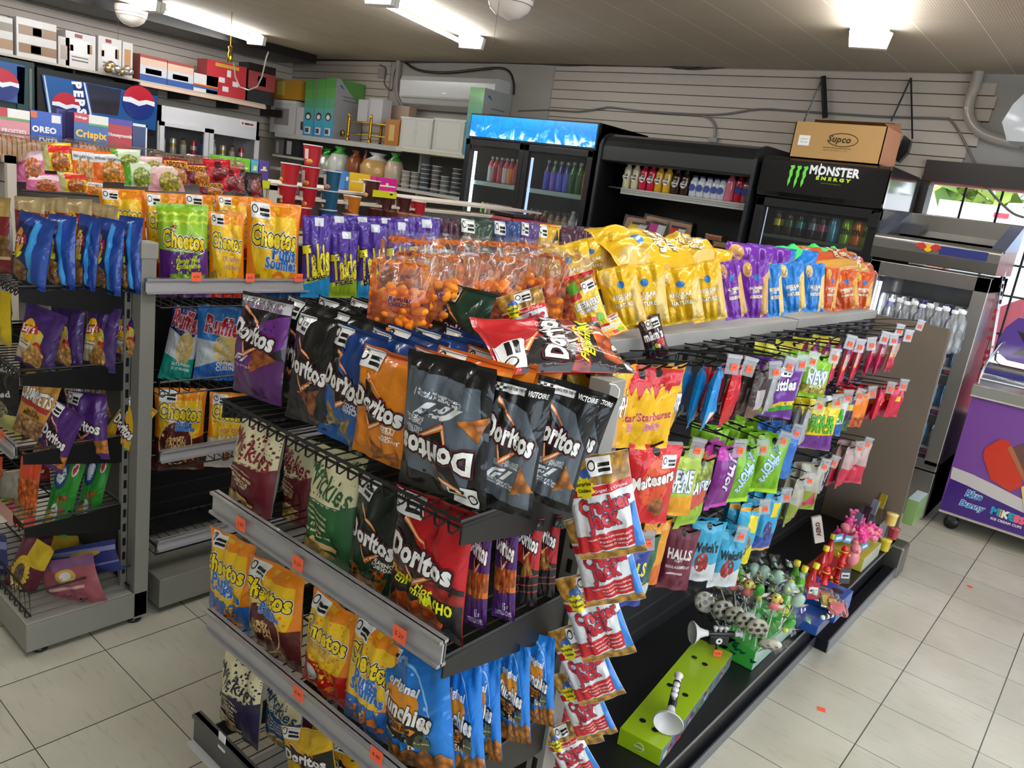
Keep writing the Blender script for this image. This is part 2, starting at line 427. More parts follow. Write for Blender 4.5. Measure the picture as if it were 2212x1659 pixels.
# ================================================================== ROOM
CZ = 2.64; YB = 1.76; XL = -8.1; XR = 3.4; YF = -8.0
T_ = .3048
def node_floor():
    m = bpy.data.materials.new('vinyl_tile'); m.use_nodes = True; nt = m.node_tree; N = nt.nodes; L = nt.links; p = N['Principled BSDF']
    tc = N.new('ShaderNodeTexCoord'); sp = N.new('ShaderNodeSeparateXYZ'); L.new(tc.outputs['Object'], sp.inputs[0])
    def line(sock, wid, off=0):
        d = N.new('ShaderNodeMath'); d.operation = 'DIVIDE'; d.inputs[1].default_value = T_; L.new(sock, d.inputs[0])
        a = N.new('ShaderNodeMath'); a.operation = 'ADD'; a.inputs[1].default_value = 100.5+off; L.new(d.outputs[0], a.inputs[0])
        f = N.new('ShaderNodeMath'); f.operation = 'FRACT'; L.new(a.outputs[0], f.inputs[0])
        s = N.new('ShaderNodeMath'); s.operation = 'SUBTRACT'; s.inputs[1].default_value = .5; L.new(f.outputs[0], s.inputs[0])
        b = N.new('ShaderNodeMath'); b.operation = 'ABSOLUTE'; L.new(s.outputs[0], b.inputs[0])
        c = N.new('ShaderNodeMath'); c.operation = 'LESS_THAN'; c.inputs[1].default_value = wid; L.new(b.outputs[0], c.inputs[0])
        return c.outputs[0], a.outputs[0]
    lx, ax = line(sp.outputs[0], .0062); ly, ay = line(sp.outputs[1], .0042)
    mx = N.new('ShaderNodeMath'); mx.operation = 'MAXIMUM'; L.new(lx, mx.inputs[0]); L.new(ly, mx.inputs[1])
    # each tile its own slight tone
    fx = N.new('ShaderNodeMath'); fx.operation = 'ROUND'; L.new(ax, fx.inputs[0]); fy = N.new('ShaderNodeMath'); fy.operation = 'ROUND'; L.new(ay, fy.inputs[0])
    cb = N.new('ShaderNodeCombineXYZ'); L.new(fx.outputs[0], cb.inputs[0]); L.new(fy.outputs[0], cb.inputs[1])
    wn = N.new('ShaderNodeTexWhiteNoise'); L.new(cb.outputs[0], wn.inputs['Vector'])
    n1 = N.new('ShaderNodeTexNoise'); n1.inputs['Scale'].default_value = 2.2; n1.inputs['Detail'].default_value = 5; L.new(tc.outputs['Object'], n1.inputs['Vector'])
    mp = N.new('ShaderNodeMapping'); mp.inputs['Scale'].default_value = (6, 45, 1); mp.inputs['Rotation'].default_value = (0, 0, .5); L.new(tc.outputs['Object'], mp.inputs[0])
    n2 = N.new('ShaderNodeTexNoise'); n2.inputs['Scale'].default_value = 1.3; n2.inputs['Detail'].default_value = 6; n2.inputs['Roughness'].default_value = .7; L.new(mp.outputs[0], n2.inputs['Vector'])
    r1 = N.new('ShaderNodeValToRGB'); r1.color_ramp.elements[0].position = .25; r1.color_ramp.elements[0].color = H('b3b09e'); r1.color_ramp.elements[1].position = .7; r1.color_ramp.elements[1].color = H('cfcdbd')
    L.new(n1.outputs['Fac'], r1.inputs[0])
    r2 = N.new('ShaderNodeMapRange'); r2.inputs['From Min'].default_value = .56; r2.inputs['From Max'].default_value = .8; r2.inputs['To Min'].default_value = 1; r2.inputs['To Max'].default_value = .6; L.new(n2.outputs['Fac'], r2.inputs['Value'])
    r3 = N.new('ShaderNodeMapRange'); r3.inputs['To Min'].default_value = .93; r3.inputs['To Max'].default_value = 1.05; L.new(wn.outputs['Value'], r3.inputs['Value'])
    mm = N.new('ShaderNodeMath'); mm.operation = 'MULTIPLY'; L.new(r2.outputs[0], mm.inputs[0]); L.new(r3.outputs[0], mm.inputs[1])
    vs = N.new('ShaderNodeVectorMath'); vs.operation = 'SCALE'; L.new(r1.outputs[0], vs.inputs[0]); L.new(mm.outputs[0], vs.inputs['Scale'])
    mi = N.new('ShaderNodeMix'); mi.data_type = 'RGBA'; L.new(mx.outputs[0], mi.inputs[0]); L.new(vs.outputs[0], mi.inputs[6]); mi.inputs[7].default_value = H('4a463c')
    L.new(mi.outputs[2], p.inputs['Base Color']); p.inputs['Roughness'].default_value = .27
    bp = N.new('ShaderNodeBump'); bp.inputs['Strength'].default_value = .25; bp.inputs['Distance'].default_value = .004; L.new(n2.outputs['Fac'], bp.inputs['Height']); L.new(bp.outputs[0], p.inputs['Normal'])
    return m
def node_ceiling():
    m = bpy.data.materials.new('ceiling_tile'); m.use_nodes = True; nt = m.node_tree; N = nt.nodes; L = nt.links; p = N['Principled BSDF']
    tc = N.new('ShaderNodeTexCoord'); sp = N.new('ShaderNodeSeparateXYZ'); L.new(tc.outputs['Object'], sp.inputs[0])
    def frac(sock, per, off):
        d = N.new('ShaderNodeMath'); d.operation = 'MULTIPLY_ADD'; d.inputs[1].default_value = 1/per; d.inputs[2].default_value = 50.5+off; L.new(sock, d.inputs[0])
        f = N.new('ShaderNodeMath'); f.operation = 'FRACT'; L.new(d.outputs[0], f.inputs[0])
        s = N.new('ShaderNodeMath'); s.operation = 'SUBTRACT'; s.inputs[1].default_value = .5; L.new(f.outputs[0], s.inputs[0])
        b = N.new('ShaderNodeMath'); b.operation = 'ABSOLUTE'; L.new(s.outputs[0], b.inputs[0]); return b.outputs[0]
    def lt(sock, v):
        c = N.new('ShaderNodeMath'); c.operation = 'LESS_THAN'; c.inputs[1].default_value = v; L.new(sock, c.inputs[0]); return c.outputs[0]
    jx = lt(frac(sp.outputs[0], .3048, .11), .0075); jy = lt(frac(sp.outputs[1], .6096, .2), .0012)
    mx = N.new('ShaderNodeMath'); mx.operation = 'MAXIMUM'; L.new(jx, mx.inputs[0]); L.new(jy, mx.inputs[1])
    hx = N.new('ShaderNodeMath'); hx.operation = 'POWER'; L.new(frac(sp.outputs[0], .0135, 0), hx.inputs[0]); hx.inputs[1].default_value = 2
    hy = N.new('ShaderNodeMath'); hy.operation = 'POWER'; L.new(frac(sp.outputs[1], .0135, 0), hy.inputs[0]); hy.inputs[1].default_value = 2
    ad = N.new('ShaderNodeMath'); ad.operation = 'ADD'; L.new(hx.outputs[0], ad.inputs[0]); L.new(hy.outputs[0], ad.inputs[1]); hole = lt(ad.outputs[0], .028)
    nz = N.new('ShaderNodeTexNoise'); nz.inputs['Scale'].default_value = 1.1; nz.inputs['Detail'].default_value = 4; L.new(tc.outputs['Object'], nz.inputs['Vector'])
    r1 = N.new('ShaderNodeValToRGB'); r1.color_ramp.elements[0].position = .3; r1.color_ramp.elements[0].color = H('b5a691'); r1.color_ramp.elements[1].position = .7; r1.color_ramp.elements[1].color = H('c2b5a0'); L.new(nz.outputs['Fac'], r1.inputs[0])
    a = N.new('ShaderNodeMix'); a.data_type = 'RGBA'; L.new(hole, a.inputs[0]); L.new(r1.outputs[0], a.inputs[6]); a.inputs[7].default_value = H('4a4036')
    b = N.new('ShaderNodeMix'); b.data_type = 'RGBA'; L.new(mx.outputs[0], b.inputs[0]); L.new(a.outputs[2], b.inputs[6]); b.inputs[7].default_value = H('e2d8c8')
    L.new(b.outputs[2], p.inputs['Base Color']); p.inputs['Roughness'].default_value = .8
    return m
struct(G().quad((XL, YF, 0), (XR, YF, 0), (XR, YB, 0), (XL, YB, 0), H('c8c5b4')), 'floor', node_floor())
struct(G().quad((XL, YB, CZ), (XR, YB, CZ), (XR, YF, CZ), (XL, YF, CZ), H('9c8f7c')), 'ceiling', node_ceiling())
WALLM = mat('painted_wall', rough=.7, var=.05, vscale=2)
SLAT = H('bfb5a8'); GRV = H('3a2c22')
P_ = .0762
def slats_y(g, x0, x1, y, z0, z1, n=-1, ragged=0, ztop=None):
    """slatwall boards on the wall y, facing -y; grooves at z0 + k*P_"""
    k = int(round((z1-z0)/P_))
    for i in range(k):
        a = z0+i*P_; xx = x1+(R.uniform(-ragged, ragged) if ragged else 0)-ragged*max(0, 5-i)*.6
        g.box((x0, y-.018, a+.006), (xx, y, a+P_), SLAT)
        g.box((x0, y-.008, a), (xx, y, a+.006), GRV)
z0 = at(1187, 252.3, 'y', YB).z
g = G()
wx0 = -.97; wx1 = 2.4; wz0 = .55; wz1 = 2.0
g.box((XL, YB, 0), (wx0, YB+.12, CZ), H('aaa59c')).box((wx0, YB, wz1), (XR, YB+.12, CZ), H('9d9b96')).box((wx0, YB, 0), (XR, YB+.12, wz0), H('9d9b96')).box((wx1, YB, wz0), (XR, YB+.12, wz1), H('9d9b96'))
zz = z0-16*P_
slats_y(g, -4.17, -.70, YB, z0-2*P_, z0+5*P_, ragged=.03)
g.box((-4.17, YB-.018, z0+5*P_+.006), (-.86, YB, CZ-.01), SLAT).box((-4.17, YB-.008, z0+5*P_), (-.86, YB, z0+5*P_+.006), GRV)
slats_y(g, -4.17, -1.0, YB, z0-14*P_, z0-2*P_)
slats_y(g, XL, -6.35, YB, z0-8*P_, z0+5*P_); g.box((XL, YB-.018, z0+5*P_+.006), (-6.35, YB, CZ-.01), SLAT)
slats_y(g, -6.35, -4.9, YB, z0-8*P_, z0-1*P_)
g.box((-4.9, YB-.03, .9), (-4.17, YB, CZ-.005), H('a8a49c'))
struct(g, 'wall_back', WALLM)
g = G(); g.box((XL-.1, YF, 0), (XL, YB, CZ), H('a39c90'))
for i in range(13):
    a = 1.70+i*P_; g.box((XL, YF, a+.006), (XL+.018, YB-.02, min(a+P_, CZ-.02)), SLAT).box((XL, YF, a), (XL+.008, YB-.02, a+.006), GRV)
struct(g, 'wall_left', WALLM)
# street side: shop window wall to the right of the camera, glazed, and the wall behind
g = G(); g.box((XR, YF, 0), (XR+.1, YB, .5), H('b0aca2')).box((XR, YF, 2.3), (XR+.1, YB, CZ), H('b0aca2'))
for y in (YF, -5.6, -3.2, -.9, 1.4): g.box((XR, y, .5), (XR+.1, y+.12, 2.3), H('4a443e'))
struct(g, 'wall_right', WALLM)
struct(G().box((XL, YF-.1, 0), (XR, YF, CZ), H('b6b1a6')), 'wall_front', WALLM)
struct(G().box((-8.06, -3, CZ-.09), (-7.3, 1.5, CZ-.005), H('1c1a19')), 'trim_1', BLACK)   # dark soffit strip over the left coolers
# window in the back wall
g = G(); FR = H('2a2522')
g.box((wx0-.03, YB-.05, wz1-.03), (wx1, YB+.1, wz1+.10), H('2c2422')).box((wx0-.035, YB-.04, wz0), (wx0+.02, YB+.1, wz1), FR)
g.box((wx0, YB-.01, wz1-.045), (wx1, YB+.06, wz1-.03), H('c88a78'))
g.tube([(wx0, YB-.03, wz0), (wx0, YB-.03, wz1)], .008, FR)
for i in range(1, 15): x = wx0+.02+.207*i; g.tube([(x, YB+.02, wz0), (x, YB+.02, wz1-.02)], .0075, FR)
for z in (1.757, 1.52, 1.33, 1.09, .85): g.tube([(wx0, YB+.02, z), (wx1, YB+.02, z)], .0075, FR)
w = struct(g, 'window_1', BLACK)
p = G().quad((wx0, YB+.08, wz0), (wx1, YB+.08, wz0), (wx1, YB+.08, wz1), (wx0, YB+.08, wz1), H('eef4f6')).build('window_pane', w, GLASS)
# ------------------------------------------------------------------ outside
st = G().quad((-9, YB+.3, -.05), (14, YB+.3, -.05), (14, 22, -.05), (-9, 22, -.05), H('a8a6a2')); struct(st, 'street', PAPER)
def tree(x, y, h, r, seed, label):
    rg = random.Random(seed); t = empty('tree', (x, y, 0), label=label, cat='tree', group='trees beyond the parked vehicles')
    G().tube([(0, 0, 0), (.05, 0, h*.4), (0, .05, h*.7)], [.16, .12, .08], H('5a4a3a'), n=7).build('trunk', t, PAPER)
    g = G()
    for i in range(700):
        a, b = rg.uniform(0, 2*PI), math.acos(rg.uniform(-1, 1)); q = rg.uniform(.75, 1.05)
        p = Vector((math.sin(b)*math.cos(a)*r*q, math.sin(b)*math.sin(a)*r*q, h*.7+math.cos(b)*r*.8*q))
        d = Vector((rg.uniform(-1, 1), rg.uniform(-1, 1), rg.uniform(-1, 1))).normalized()*.22; e = d.cross(Vector((rg.uniform(-1, 1), rg.uniform(-1, 1), 1))).normalized()*.16
        g.add([p-d, p+e, p+d, p-e], [(0, 1, 2, 3)], H(rg.choice(['6f8f3c', '8fae4e', '5c7a34', 'a3b852'])))
    f = g.build('foliage', t, PAPER); return t
tree(-1.2, 10.5, 3.4, 1.5, 1, 'leftmost sunlit tree outside the barred window'); tree(1.6, 10.8, 3.9, 1.7, 2, 'middle sunlit tree outside, above the truck body'); tree(4.6, 10.6, 3.6, 1.6, 3, 'rightmost sunlit tree outside the barred window')
# white box truck with turquoise panel
t = empty('truck', (0, 0, 0), label='white box truck with turquoise side panel seen through the window', cat='truck')
a = at(2030, 430, 'y', 6.5); zt = a.z
g = G(); g.box((a.x, 6.5, .75), (6.5, 8.6, zt), H('f4f4f2')); g.box((a.x+.35, 6.47, .8), (6.2, 6.5, zt-.35), H('9ad8dc'))
pts = [(1.3*math.cos(q*PI/12), .75*math.sin(q*PI/12)) for q in range(13)]
g.prism(pts, (a.x+1.15, 6.465, zt-1.1), (1, 0, 0), (0, 0, 1), .01, H('f2f6f4')); g.box((a.x+.05, 6.46, .9), (a.x+.3, 6.5, 1.6), H('d8672e'))
g.box((a.x+.6, 6.46, zt-.13), (a.x+.75, 6.5, zt-.08), H('c8485a'))
g.build('cargo_box', t, CARDG)
for x in (a.x+.8, 5.2): G().lathe([(.42, -.12), (.42, .12)], (0, 0, 0), H('1c1c1e'), n=20, mx=Matrix.Translation((x, 6.7, .38)) @ Matrix.Rotation(PI/2, 4, 'X')).build('wheel', t, PLAS)
# red estate car
t = empty('car', (0, 0, 0), label='red car parked right outside the barred window', cat='car')
x0 = at(2085, 900, 'y', 4.2).x-1.3; g = G()
body = [(0, .35), (0, 1.0), (.35, 1.12), (1.5, 1.2), (2.1, 1.62), (3.9, 1.62), (4.4, 1.15), (4.5, .35)]
g.prism(body, (x0, 4.2, 0), (1, 0, 0), (0, 0, 1), -1.7, H('d86a76')); g.build('body', t, CARDG)
G().prism([(1.75, 1.22), (2.18, 1.55), (2.9, 1.55), (2.9, 1.22)], (x0, 4.185, 0), (1, 0, 0), (0, 0, 1), .02, H('4c5560')).prism([(2.98, 1.22), (2.98, 1.55), (3.8, 1.55), (4.1, 1.22)], (x0, 4.185, 0), (1, 0, 0), (0, 0, 1), .02, H('4c5560')).build('side_window', t, DRINK)
for x in (.85, 3.6): G().lathe([(.3, -.1), (.3, .1)], (0, 0, 0), H('202022'), n=20, mx=Matrix.Translation((x0+x, 4.25, .28)) @ Matrix.Rotation(PI/2, 4, 'X')).build('wheel', t, PLAS)

# ================================================================== CEILING LAMPS
LD = Vector((-.271, .962, 0)).normalized(); LP_ = Vector((LD.y, -LD.x, 0))
def fixture(x, y, lab, shown=True):
    t = empty('fluorescent_lamp', (x, y, CZ), math.atan2(-LD.x, LD.y), lab, 'ceiling lamp', 'twin-tube fluorescent lamps under the ceiling')
    L = 1.22; wt = H('e6e6e0')
    g = G(); pr = [(-.045, 0), (-.06, -.018), (-.035, -.03), (0, -.062), (.035, -.03), (.06, -.018), (.045, 0)]
    g.prism([(a, b) for a, b in pr], (0, -L, 0), (1, 0, 0), (0, 0, 1), -L, wt); g.build('reflector', t, CARDG)
    for yy in (0, -L):
        G().prism([(-.11, -.02), (-.095, -.10), (.095, -.10), (.11, -.02), (.06, 0), (-.06, 0)], (0, yy-.02, 0), (1, 0, 0), (0, 0, 1), -.045, H('d8d8d2')).build('end_cap', t, PLAS, bevel=.004)
    for xx in (-.078, .078): G().tube([(xx, -.03, -.058), (xx, -L+.03, -.058)], .0155, H('fbfdff'), n=8).build('tube', t, TUBEM)
    return t
rows = [(-7.01, .61, 'left row'), (-4.2, .72, 'middle row'), (-1.19, .66, 'right row'), (1.8, .66, 'row by the street window')]
for rx, ry, nm in rows:
    for k in range(4 if rx > -7.5 else 3):
        p = Vector((rx, ry, 0))-LD*1.27*k
        fixture(p.x, p.y, '%s twin-tube ceiling lamp of the %s, counted from the back wall' % (ORD[k], nm))
# ceiling fan light globes
def globe(px, py, z, lab, r=.13):
    p = at(px, py, 'z', z); t = empty('globe_light', (p.x, p.y, CZ), 0, lab, 'globe light', 'unlit glass globes under the ceiling')
    dz = z-CZ
    G().lathe([(.055, 0), (.055, -.03), (.04, -.05), (.045, dz+.11), (.06, dz+.075)], (0, 0, 0), H('c8a45a'), n=20).build('fitting', t, GOLD)
    G().lathe([(.062, dz+.085), (r, dz+.075), (r*1.02, dz+.05), (r*.97, dz+.01), (r*.8, dz-.035), (r*.45, dz-.07), (.002, dz-.085)], (0, 0, 0), H('e8dcd0'), n=32, cap=False).build('glass_bowl', t, mat('opal_glass', rough=.15, coat=1))
    g = G()
    for zz_, rr_ in ((dz+.02, r*1.0), (dz-.005, r*.94)): g.tube([(rr_*math.cos(q*PI/12), rr_*math.sin(q*PI/12), zz_) for q in range(25)], .0016, H('6a5a50'), n=4)
    g.build('ring', t, PLAS)
    G().tube([(.02, -.11, dz), (.02, -.115, dz-.22)], .0015, H('3a3a3a'), n=4).build('pull_chain', t, BLACK)
globe(283, 35, 2.50, 'cream glass bowl light hanging above the left aisle'); globe(1102, 8, 2.5, 'cream glass bowl light at the top middle of the ceiling')
# small brass hook lamp with loose wire by the left wall
t = empty('bare_pendant', (0, 0, 0), 0, 'small brass bulb fitting with looping white wire near the left wall', 'pendant')
p = at(497, 115, 'y', -.2); g = G(); g.lathe([(.004, .06), (.018, .05), (.014, .02), (.02, 0), (.028, -.05), (.02, -.07)], p, H('c8a23c'), n=12); g.tube([p+Vector((0, 0, .06)), (p.x, p.y, CZ-.005)], .004, H('b08c3a'), n=5); g.build('brass_fitting', t, GOLD)
pts = [at(a, b, 'y', -.2) for a, b in ((505, 137), (508, 165), (518, 188), (537, 195), (556, 187), (566, 165), (575, 125), (580, 112))]
G().tube(pts, .006, H('b4aea4'), n=6).build('wire', t, PLAS)

# ================================================================== CABLES, PIPES ON THE BACK WALL
def cable(name, pts, r, col, label, y=YB-.03, m=PLAS, cat='cable'):
    P = [at(a, b, 'y', y) for a, b in pts]
    q = []
    for i in range(len(P)-1):
        p0, p1, p2, p3 = P[max(i-1, 0)], P[i], P[i+1], P[min(i+2, len(P)-1)]
        for s in range(5):
            u = s/5; q.append(.5*((2*p1)+(p2-p0)*u+(2*p0-5*p1+4*p2-p3)*u*u+(3*p1-p0-3*p2+p3)*u**3))
    q.append(P[-1]); return tag(G().tube(q, r, H(col), n=6).build(name, mats=m), label, cat)
cable('cable', [(560, 133), (700, 130), (880, 132), (1120, 136), (1230, 141), (1330, 137), (1430, 141), (1470, 147), (1560, 140), (1700, 143), (1810, 147), (1950, 148), (2085, 148), (2110, 142)], .010, '2c2622', 'thick dark cable run along the top of the back wall')
cable('cable', [(880, 135), (1000, 134), (1180, 139), (1425, 143), (1500, 150), (1640, 139), (1800, 145)], .006, '3a342e', 'thinner dark cable sagging beside the thick one under the ceiling')
cable('hose', [(875, 135), (905, 152), (960, 157), (1020, 152), (1075, 147), (1100, 155), (1110, 180), (1110, 205)], .013, '26221f', 'black insulated hose arching over the wall air conditioner')
cable('conduit', [(862, 128), (860, 160), (859, 190), (864, 215), (875, 235)], .03, '9c968e', 'pale pipe beside the wall air conditioner', cat='pipe')
cable('cable', [(820, 140), (834, 150), (830, 180), (846, 195), (850, 165), (858, 140)], .005, '3a352f', 'thin loop of cable left of the pale pipe')
cable('cable', [(1120, 240), (1190, 238), (1250, 241), (1300, 234), (1320, 232), (1390, 240), (1510, 247), (1570, 246), (1640, 236), (1720, 240), (1900, 252), (2030, 256), (2055, 262), (2085, 310), (2130, 400), (2180, 455), (2212, 470)], .008, '6c6c66', 'grey flexible conduit crossing the slatwall down to the window')
cable('cable', [(1515, 249), (1535, 258), (1545, 275), (1543, 298)], .009, '7a7870', 'grey conduit stub bending down to a small box')
p = at(1541, 303, 'y', YB-.03); tag(G().box((p.x-.035, YB-.045, p.z-.015), (p.x+.035, YB-.019, p.z+.02), H('8e8c84')).build('junction_box', mats=PAINT), 'small grey junction box above the open black cooler', 'junction box')
p = at(824, 158, 'y', YB-.04); tag(G().box((p.x-.05, YB-.05, p.z-.05), (p.x+.05, YB-.019, p.z+.05), H('9a958c')).build('junction_box', mats=PAINT), 'grey junction box left of the pale pipe', 'junction box')
cable('drain_pipe', [(2117, 140), (2112, 165), (2104, 190), (2095, 215), (2093, 250), (2110, 280), (2150, 300), (2212, 312)], .034, 'a59e94', 'fat pale plastic drain pipe curving over the window', cat='pipe', y=YB-.06)
p = at(2200, 280, 'y', YB-.15)
t = empty('air_conditioner', (0, 0, 0), 0, 'white wall unit cut off by the right edge above the window', 'air conditioner')
G().prism([(0, -.10), (-.05, .0), (-.02, .1), (.05, .2), (.9, .2), (.9, -.1)], (p.x, YB-.22, p.z), (1, 0, 0), (0, 0, 1), -.2, H('b4b8bc')).build('case', t, PLAS, bevel=.01)
G().box((p.x+.02, YB-.23, p.z-.085), (p.x+.9, YB-.219, p.z-.05), H('26282a')).build('vent', t, PLAS)
# wall air conditioner
A_ = at(870, 162, 'y', YB-.22); B_ = at(1075, 172, 'y', YB-.22); C_ = at(878, 222, 'y', YB-.22)
t = empty('air_conditioner', (0, 0, 0), 0, 'long white split air conditioner on the back wall above the shelf', 'air conditioner')
h = A_.z-C_.z
prof = [(0, 0), (.20, 0), (.225, -.05), (.22, -h*.75), (.17, -h), (.05, -h-.04), (0, -h-.02)]
G().prism([(a, b) for a, b in prof], (A_.x, YB-.02, A_.z), (0, -1, 0), (0, 0, 1), (B_.x-A_.x), H('c9cac6')).build('case', t, CARDG, bevel=.008)
G().box((A_.x+.02, YB-.235, A_.z-h*.82), (B_.x-.02, YB-.225, A_.z-h*.80), H('55534e')).build('louvre_gap', t, PLAS)
G().box(((A_.x+B_.x)/2-.03, YB-.247, A_.z-h*.62), ((A_.x+B_.x)/2+.03, YB-.243, A_.z-h*.58), H('8a8c8e')).build('badge', t, STEEL)

# ================================================================== GONDOLAS
GR = H('85837c'); GR2 = H('77756e'); BK = H('141414'); WIRE = H('1b1b1b'); LIGHTG = H('a3a29c')
def sticker(g, o, ex, ey, w=.032, h=.028, txt='3.79'):
    o = Vector(o); ex = Vector(ex).normalized(); ey = Vector(ey).normalized(); n = ex.cross(ey)
    c = [o+ex*w/2*a+ey*h/2*b+n*.0012 for a, b in ((-1, -1), (1, -1), (1, 1), (-1, 1))]
    g.quad(*c, H('ff6a45'))
    g.text(txt, o+n*.0018, ex, ey, w*.62, H('4a2018'), bold=0, res=1)
def rail_y(parent, x0, x1, y, ztop, h=.045, stick=(), dark='5c5a58'):
    """clear price rail on a shelf edge facing -y"""
    g = G(); g.box((x0, y-.012, ztop-h), (x1, y-.009, ztop), H('a9a6a8')).box((x0, y-.02, ztop-.006), (x1, y, ztop), H('8c8a8c')).box((x0, y-.02, ztop-h), (x1, y, ztop-h+.006), H('8c8a8c')).box((x0, y-.006, ztop-h+.006), (x1, y-.003, ztop-.006), H(dark))
    r = g.build('price_rail', parent, mat('rail_plastic', rough=.15, coat=.6, var=.05))
    for px, py, tx in stick:
        q = at(px, py, 'y', y-.021); s = G(); sticker(s, (q.x, y-.021, q.z), (1, 0, 0), (0, 0, 1), txt=tx); s.build('price_sticker', r, PAPER)
    return r
def rail_x(parent, y0, y1, x, ztop, h=.045, stick=(), dark='5c5a58'):
    g = G(); g.box((x+.009, y0, ztop-h), (x+.012, y1, ztop), H('a9a6a8')).box((x, y0, ztop-.006), (x+.02, y1, ztop), H('98969a')).box((x, y0, ztop-h), (x+.02, y1, ztop-h+.006), H('98969a')).box((x+.003, y0, ztop-h+.006), (x+.006, y1, ztop-.006), H(dark))
    r = g.build('price_rail', parent, _M['rail_plastic'])
    for px, py, tx in stick:
        q = at(px, py, 'x', x+.021); s = G(); sticker(s, (x+.021, q.y, q.z), (0, 1, 0), (0, 0, 1), txt=tx); s.build('price_sticker', r, PAPER)
    return r
def wire_shelf(parent, x0, x1, y0, y1, z, front='y-', pitch=.03, lip=.05, name='wire_shelf', slopez=0):
    g = G(); r = .0028
    if front == 'y-':
        n = int((x1-x0)/pitch)
        for i in range(n+1):
            x = x0+(x1-x0)*i/n; g.tube([(x, y1, z), (x, y0, z), (x, y0-.004, z+lip)], r*.7, WIRE, n=4)
        for y in (y0, (y0+y1)/2, y1): g.tube([(x0, y, z-.003), (x1, y, z-.003)], r, WIRE, n=5)
        g.tube([(x0, y1, z+lip), (x0, y0-.004, z+lip), (x1, y0-.004, z+lip), (x1, y1, z+lip)], r*1.3, WIRE, n=5)
        # serrated drop edge below
        for i in range(n): x = x0+(x1-x0)*(i+.5)/n; g.tube([(x-pitch/2, y0, z), (x-.004, y0-.008, z-.013), (x+.004, y0-.008, z-.013), (x+pitch/2, y0, z)], r*.7, WIRE, n=4)
    else:
        n = int((y1-y0)/pitch)
        for i in range(n+1):
            y = y0+(y1-y0)*i/n; g.tube([(x0, y, z), (x1, y, z), (x1+.004, y, z+lip)], r*.7, WIRE, n=4)
        for x in (x0, (x0+x1)/2, x1): g.tube([(x, y0, z-.003), (x, y1, z-.003)], r, WIRE, n=5)
        g.tube([(x0, y0, z+lip), (x1+.004, y0, z+lip), (x1+.004, y1, z+lip), (x0, y1, z+lip)], r*1.3, WIRE, n=5)
    return g.build(name, parent, BLACK)
def slotted_post(parent, x0, x1, y0, y1, z0, z1, face, col=GR, cap=True):
    g = G(); g.box((x0, y0, z0), (x1, y1, z1), col)
    n = int((z1-z0-.08)/.05)
    for i in range(n):
        z = z1-.07-i*.05
        if face == '-y': xm = (x0+x1)/2; g.box((xm-.006, y0-.0015, z-.014), (xm+.006, y0+.001, z+.014), H('0c0c0c'))
        if face == '+x': ym = (y0+y1)/2; g.box((x1-.001, ym-.005, z-.014), (x1+.0015, ym+.005, z+.014), H('0c0c0c'))
    if cap: g.box((x0-.003, y0-.003, z1-.045), (x1+.003, y1+.003, z1+.002), H('8f8d86'))
    return g.build('upright', parent, PAINT, bevel=.002)

# --- the near gondola: end display (faces -y) + candy side (faces +x)
EX0, EX1, EY0, EY1 = -1.03, -.35, -3.17, -2.83
GC = empty('end_display_rack', (-.69, -3.0, 0), 0, 'grey end display rack holding bagged tortilla chips in the foreground', 'display rack')
GC_inv = Matrix.Translation((.69, 3.0, 0))
def rel(o, root):
    o.matrix_parent_inverse = Matrix.Translation(-Vector(root.location)); return o
def childs_fix(root):
    for c in root.children:
        c.matrix_parent_inverse = Matrix.Translation(-root.location)
slotted_post(GC, -.385, -.345, EY1, EY1+.045, .0, 1.245, '-y')
slotted_post(GC, -1.035, -.995, EY1, EY1+.045, .0, 1.245, '-y')
G().box((-.995, EY1+.01, .1), (-.385, EY1+.03, 1.2), BK).build('back_panel', GC, BLACK)
for z in (1.055, .82, .55, .27):
    for x in (EX1-.004, EX0):
        G().prism([(0, 0), (0, -.035), (.30, -.085), (.34, -.085), (.34, .01)], (x, EY0, z), (0, 1, 0), (0, 0, 1), .004, BK).build('shelf_bracket', GC, BLACK)
wire_shelf(GC, EX0+.005, EX1-.005, EY0, EY1, 1.05, lip=.010)
wire_shelf(GC, EX0+.005, EX1-.005, EY0, EY1, .815, lip=.01)
wire_shelf(GC, EX0+.005, EX1-.005, EY0, EY1, .545, lip=.01)
wire_shelf(GC, EX0+.005, EX1-.005, EY0, EY1, .262, lip=.01)
rail_y(GC, EX0-.0, EX1+.0, EY0-.002, .862, .048, [(521, 1132, '3.99'), (644, 1217, '3.29'), (864, 1371, '5.29')])
rail_y(GC, EX0, EX1, EY0-.002, .585, .048, [(645, 1498, '4.49'), (814, 1632, '4.49')])
g = G(); g.box((EX0-.005, EY0-.03, .255), (EX1, EY0-.02, .325), H('2b2b2d')).box((EX0-.005, EY0-.036, .318), (EX1, EY0-.014, .325), H('3a3a3c')).box((EX0-.005, EY0-.045, .25), (EX1, EY0-.014, .257), H('b4b4b4'))
l = g.build('front_lip', GC, PLAS)
q = at(479, 1603, 'y', EY0-.031); G().box((q.x-.013, EY0-.0315, q.z-.02), (q.x+.013, EY0-.03, q.z+.02), H('e8e8e8')).build('torn_label', l, PAPER)
G().box((EX0, EY0, 0), (EX1, EY1+.04, .12), GR, faces=None).build('base', GC, PAINT, bevel=.004)
childs_fix(GC)

